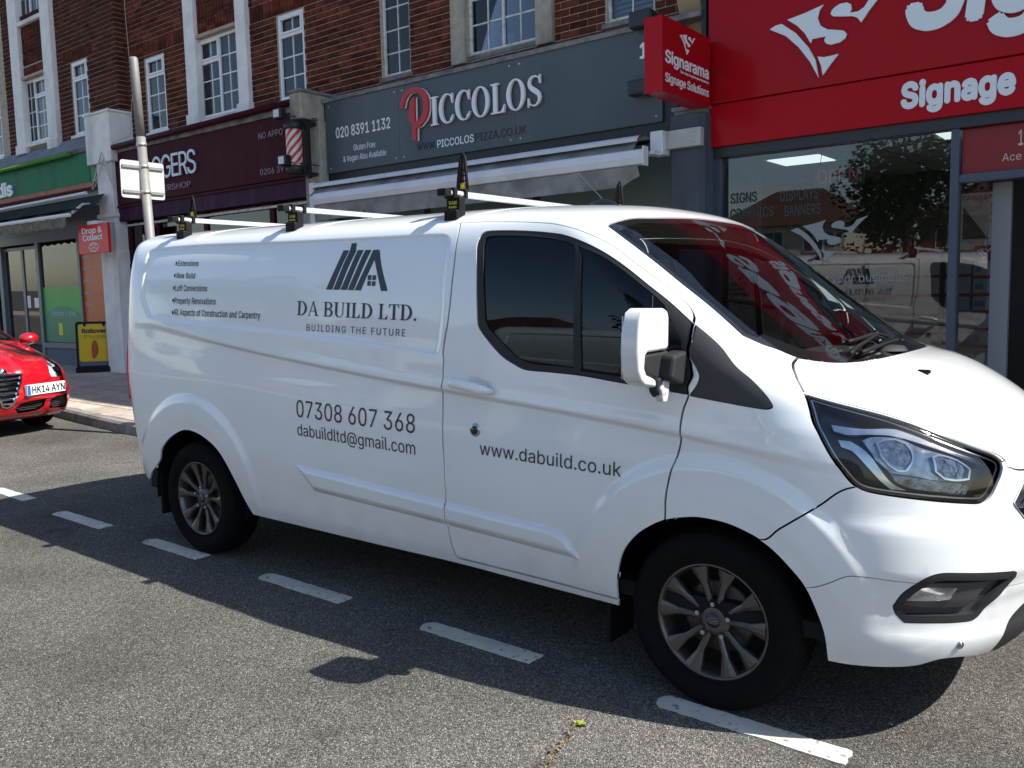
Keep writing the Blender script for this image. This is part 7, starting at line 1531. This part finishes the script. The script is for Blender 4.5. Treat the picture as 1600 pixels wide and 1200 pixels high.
# ------------------------------------------------------------------ the other side of the street, seen in the glass and paint
van2 = copy_tree(van); van2.rotation_euler = (0, 0, 0); van2.location = (-2.2, -5.4, 0); van2['label'] = 'second white van parked across the street, seen reflected in the side window'; van2['category'] = 'van'
def kids(o): return [x for x in bpy.data.objects if x.parent == o]
for ch in kids(van2):
    if any(ch.name.startswith(n) for n in ('service_list', 'house_logo', 'company_name', 'motto', 'phone_number', 'email_address', 'web_address', 'roof_bar', 'cab_floor')):
        for c2_ in kids(ch):
            for c3 in kids(c2_): bpy.data.objects.remove(c3)
            bpy.data.objects.remove(c2_)
        bpy.data.objects.remove(ch)
g = MB(); m_ = mat('red vinyl letters', (.4, .01, .02), .4)
for s, a, b, z, h, k in (('Signarama', -1.55, -.2, .98, .22, dict(bold=.03)),):
    P, T = fit_text(s, a-.9, b-.9, h, **k); P[:, 1] += z; U, V = VAN.inv(-4.5-P[:, 0]+.4, P[:, 1]); X0, N0 = VAN.XN(U, V, .002); X0[:, 1] = 1.986-X0[:, 1]; g.add([Vector(p) for p in X0], [list(map(int, t)) for t in T])
o = g.build('company_name', m_, van); o.parent = van2
g = MB()
for s, a, b, z, h in (('Surbiton', -2.35, -1.75, 1.24, .10), ('The way to grow your business', -2.4, -1.2, .90, .05)):
    P, T = fit_text(s, a, b, h); P[:, 1] += z; U, V = VAN.inv(-4.5-P[:, 0]+.4, P[:, 1]); X0, N0 = VAN.XN(U, V, .002); X0[:, 1] = 1.986-X0[:, 1]; g.add([Vector(p) for p in X0], [list(map(int, t)) for t in T])
o = g.build('motto', M_VINYLD, van); o.parent = van2
M_HB = mat('house brick', (.26, .12, .07), .9, noise=.3, nscale=3); M_RT = mat('red roof tile', (.085, .045, .035), .85, noise=.25, nscale=4); M_REND = mat('cream render', (.55, .50, .42), .9)
for i, hx in enumerate((-56, -43, -31, -19, -7, 5, 17)):
    h = empty('house', (hx, -40, 0), '%s hipped-roof house across the street, %s' % (('brick', 'rendered')[i % 2], ['farthest left', 'second from the left end', 'third from the left end', 'behind the second van, to its left', 'behind the second van', 'second from the right end', 'farthest right'][i]), 'house', 'houses across the street')
    g = MB(); g.box(hx-4, hx+4, -45, -38, 0, 5.0); g.build('wall', M_HB if i % 2 == 0 else M_REND, h)
    g = MB(); g.add([(hx-4.4, -45.4, 5.0), (hx+4.4, -45.4, 5.0), (hx+4.4, -37.6, 5.0), (hx-4.4, -37.6, 5.0), (hx-1.5, -41.5, 7.4), (hx+1.5, -41.5, 7.4)], [[0, 1, 5, 4], [1, 2, 5], [2, 3, 4, 5], [3, 0, 4], [3, 2, 1, 0]]); g.build('roof', M_RT, h, split=True)
    for wx in (-2.6, -.2, 2.2):
        for wz in (1.0, 3.4):
            g = MB(); g.box(hx+wx-.6, hx+wx+.6, -38, -37.95, wz, wz+1.3); w_ = g.build('window', M_WHITE, h); g = MB(); g.box(hx+wx-.53, hx+wx-.03, -37.95, -37.94, wz+.07, wz+1.23); g.box(hx+wx+.03, hx+wx+.53, -37.95, -37.94, wz+.07, wz+1.23); g.build('pane', mat('far pane', (.03, .04, .05), .1), w_, split=True)
M_LEAF = mat('leaf', (.045, .075, .02), .7, noise=.4, nscale=3); M_BARK = mat('bark', (.10, .08, .06), .9, noise=.3, nscale=9)
for ti, (tx, ty, th, cr) in enumerate(((-4.6, -10.6, 4.0, 1.55), (-19, -11.2, 4.6, 2.3))):
    tr = empty('tree', (tx, ty, 0), ['dark leafy street tree across the road, seen in the sign shop window', 'smaller street tree across the road towards the left'][ti], 'tree', 'street trees across the road')
    g = MB(); g.tube([(tx, ty, 0), (tx+.05, ty, 1.5), (tx, ty+.1, 3.2), (tx+.1, ty, 5)], [.2, .16, .12, .05], 10)
    for k in range(9): a = k*2.4; g.tube([(tx, ty, 2.3+.25*k), (tx+.8*cos(a), ty+.8*sin(a), 3.2+.3*k), (tx+1.6*cos(a), ty+1.6*sin(a), 3.9+.3*k)], [.06, .04, .015], 6)
    g.build('trunk', M_BARK, tr)
    g = MB(); rg = random.Random(ti)
    cl_ = [(rg.gauss(0, .45)*cr, rg.gauss(0, .5)*cr, th+rg.gauss(0, .38)*cr, rg.uniform(.5, 1.0)) for _ in range(34)]
    for _ in range(9000 if ti else 6000):
        cx_, cy_, cz_, rd = rg.choice(cl_); d = Vector((rg.gauss(0, 1), rg.gauss(0, 1), rg.gauss(0, 1))).normalized()*rd*rg.uniform(.6, 1.05); p = Vector((tx+cx_, ty+cy_, cz_))+d
        e1 = Vector((rg.gauss(0, 1), rg.gauss(0, 1), rg.gauss(0, .6))).normalized(); e2 = e1.orthogonal().normalized(); s_ = rg.uniform(.05, .10)
        g.add([p-e1*s_, p+e2*s_*.6, p+e1*s_, p-e2*s_*.6], [[0, 1, 2, 3]])
    g.build('crown', M_LEAF, tr)
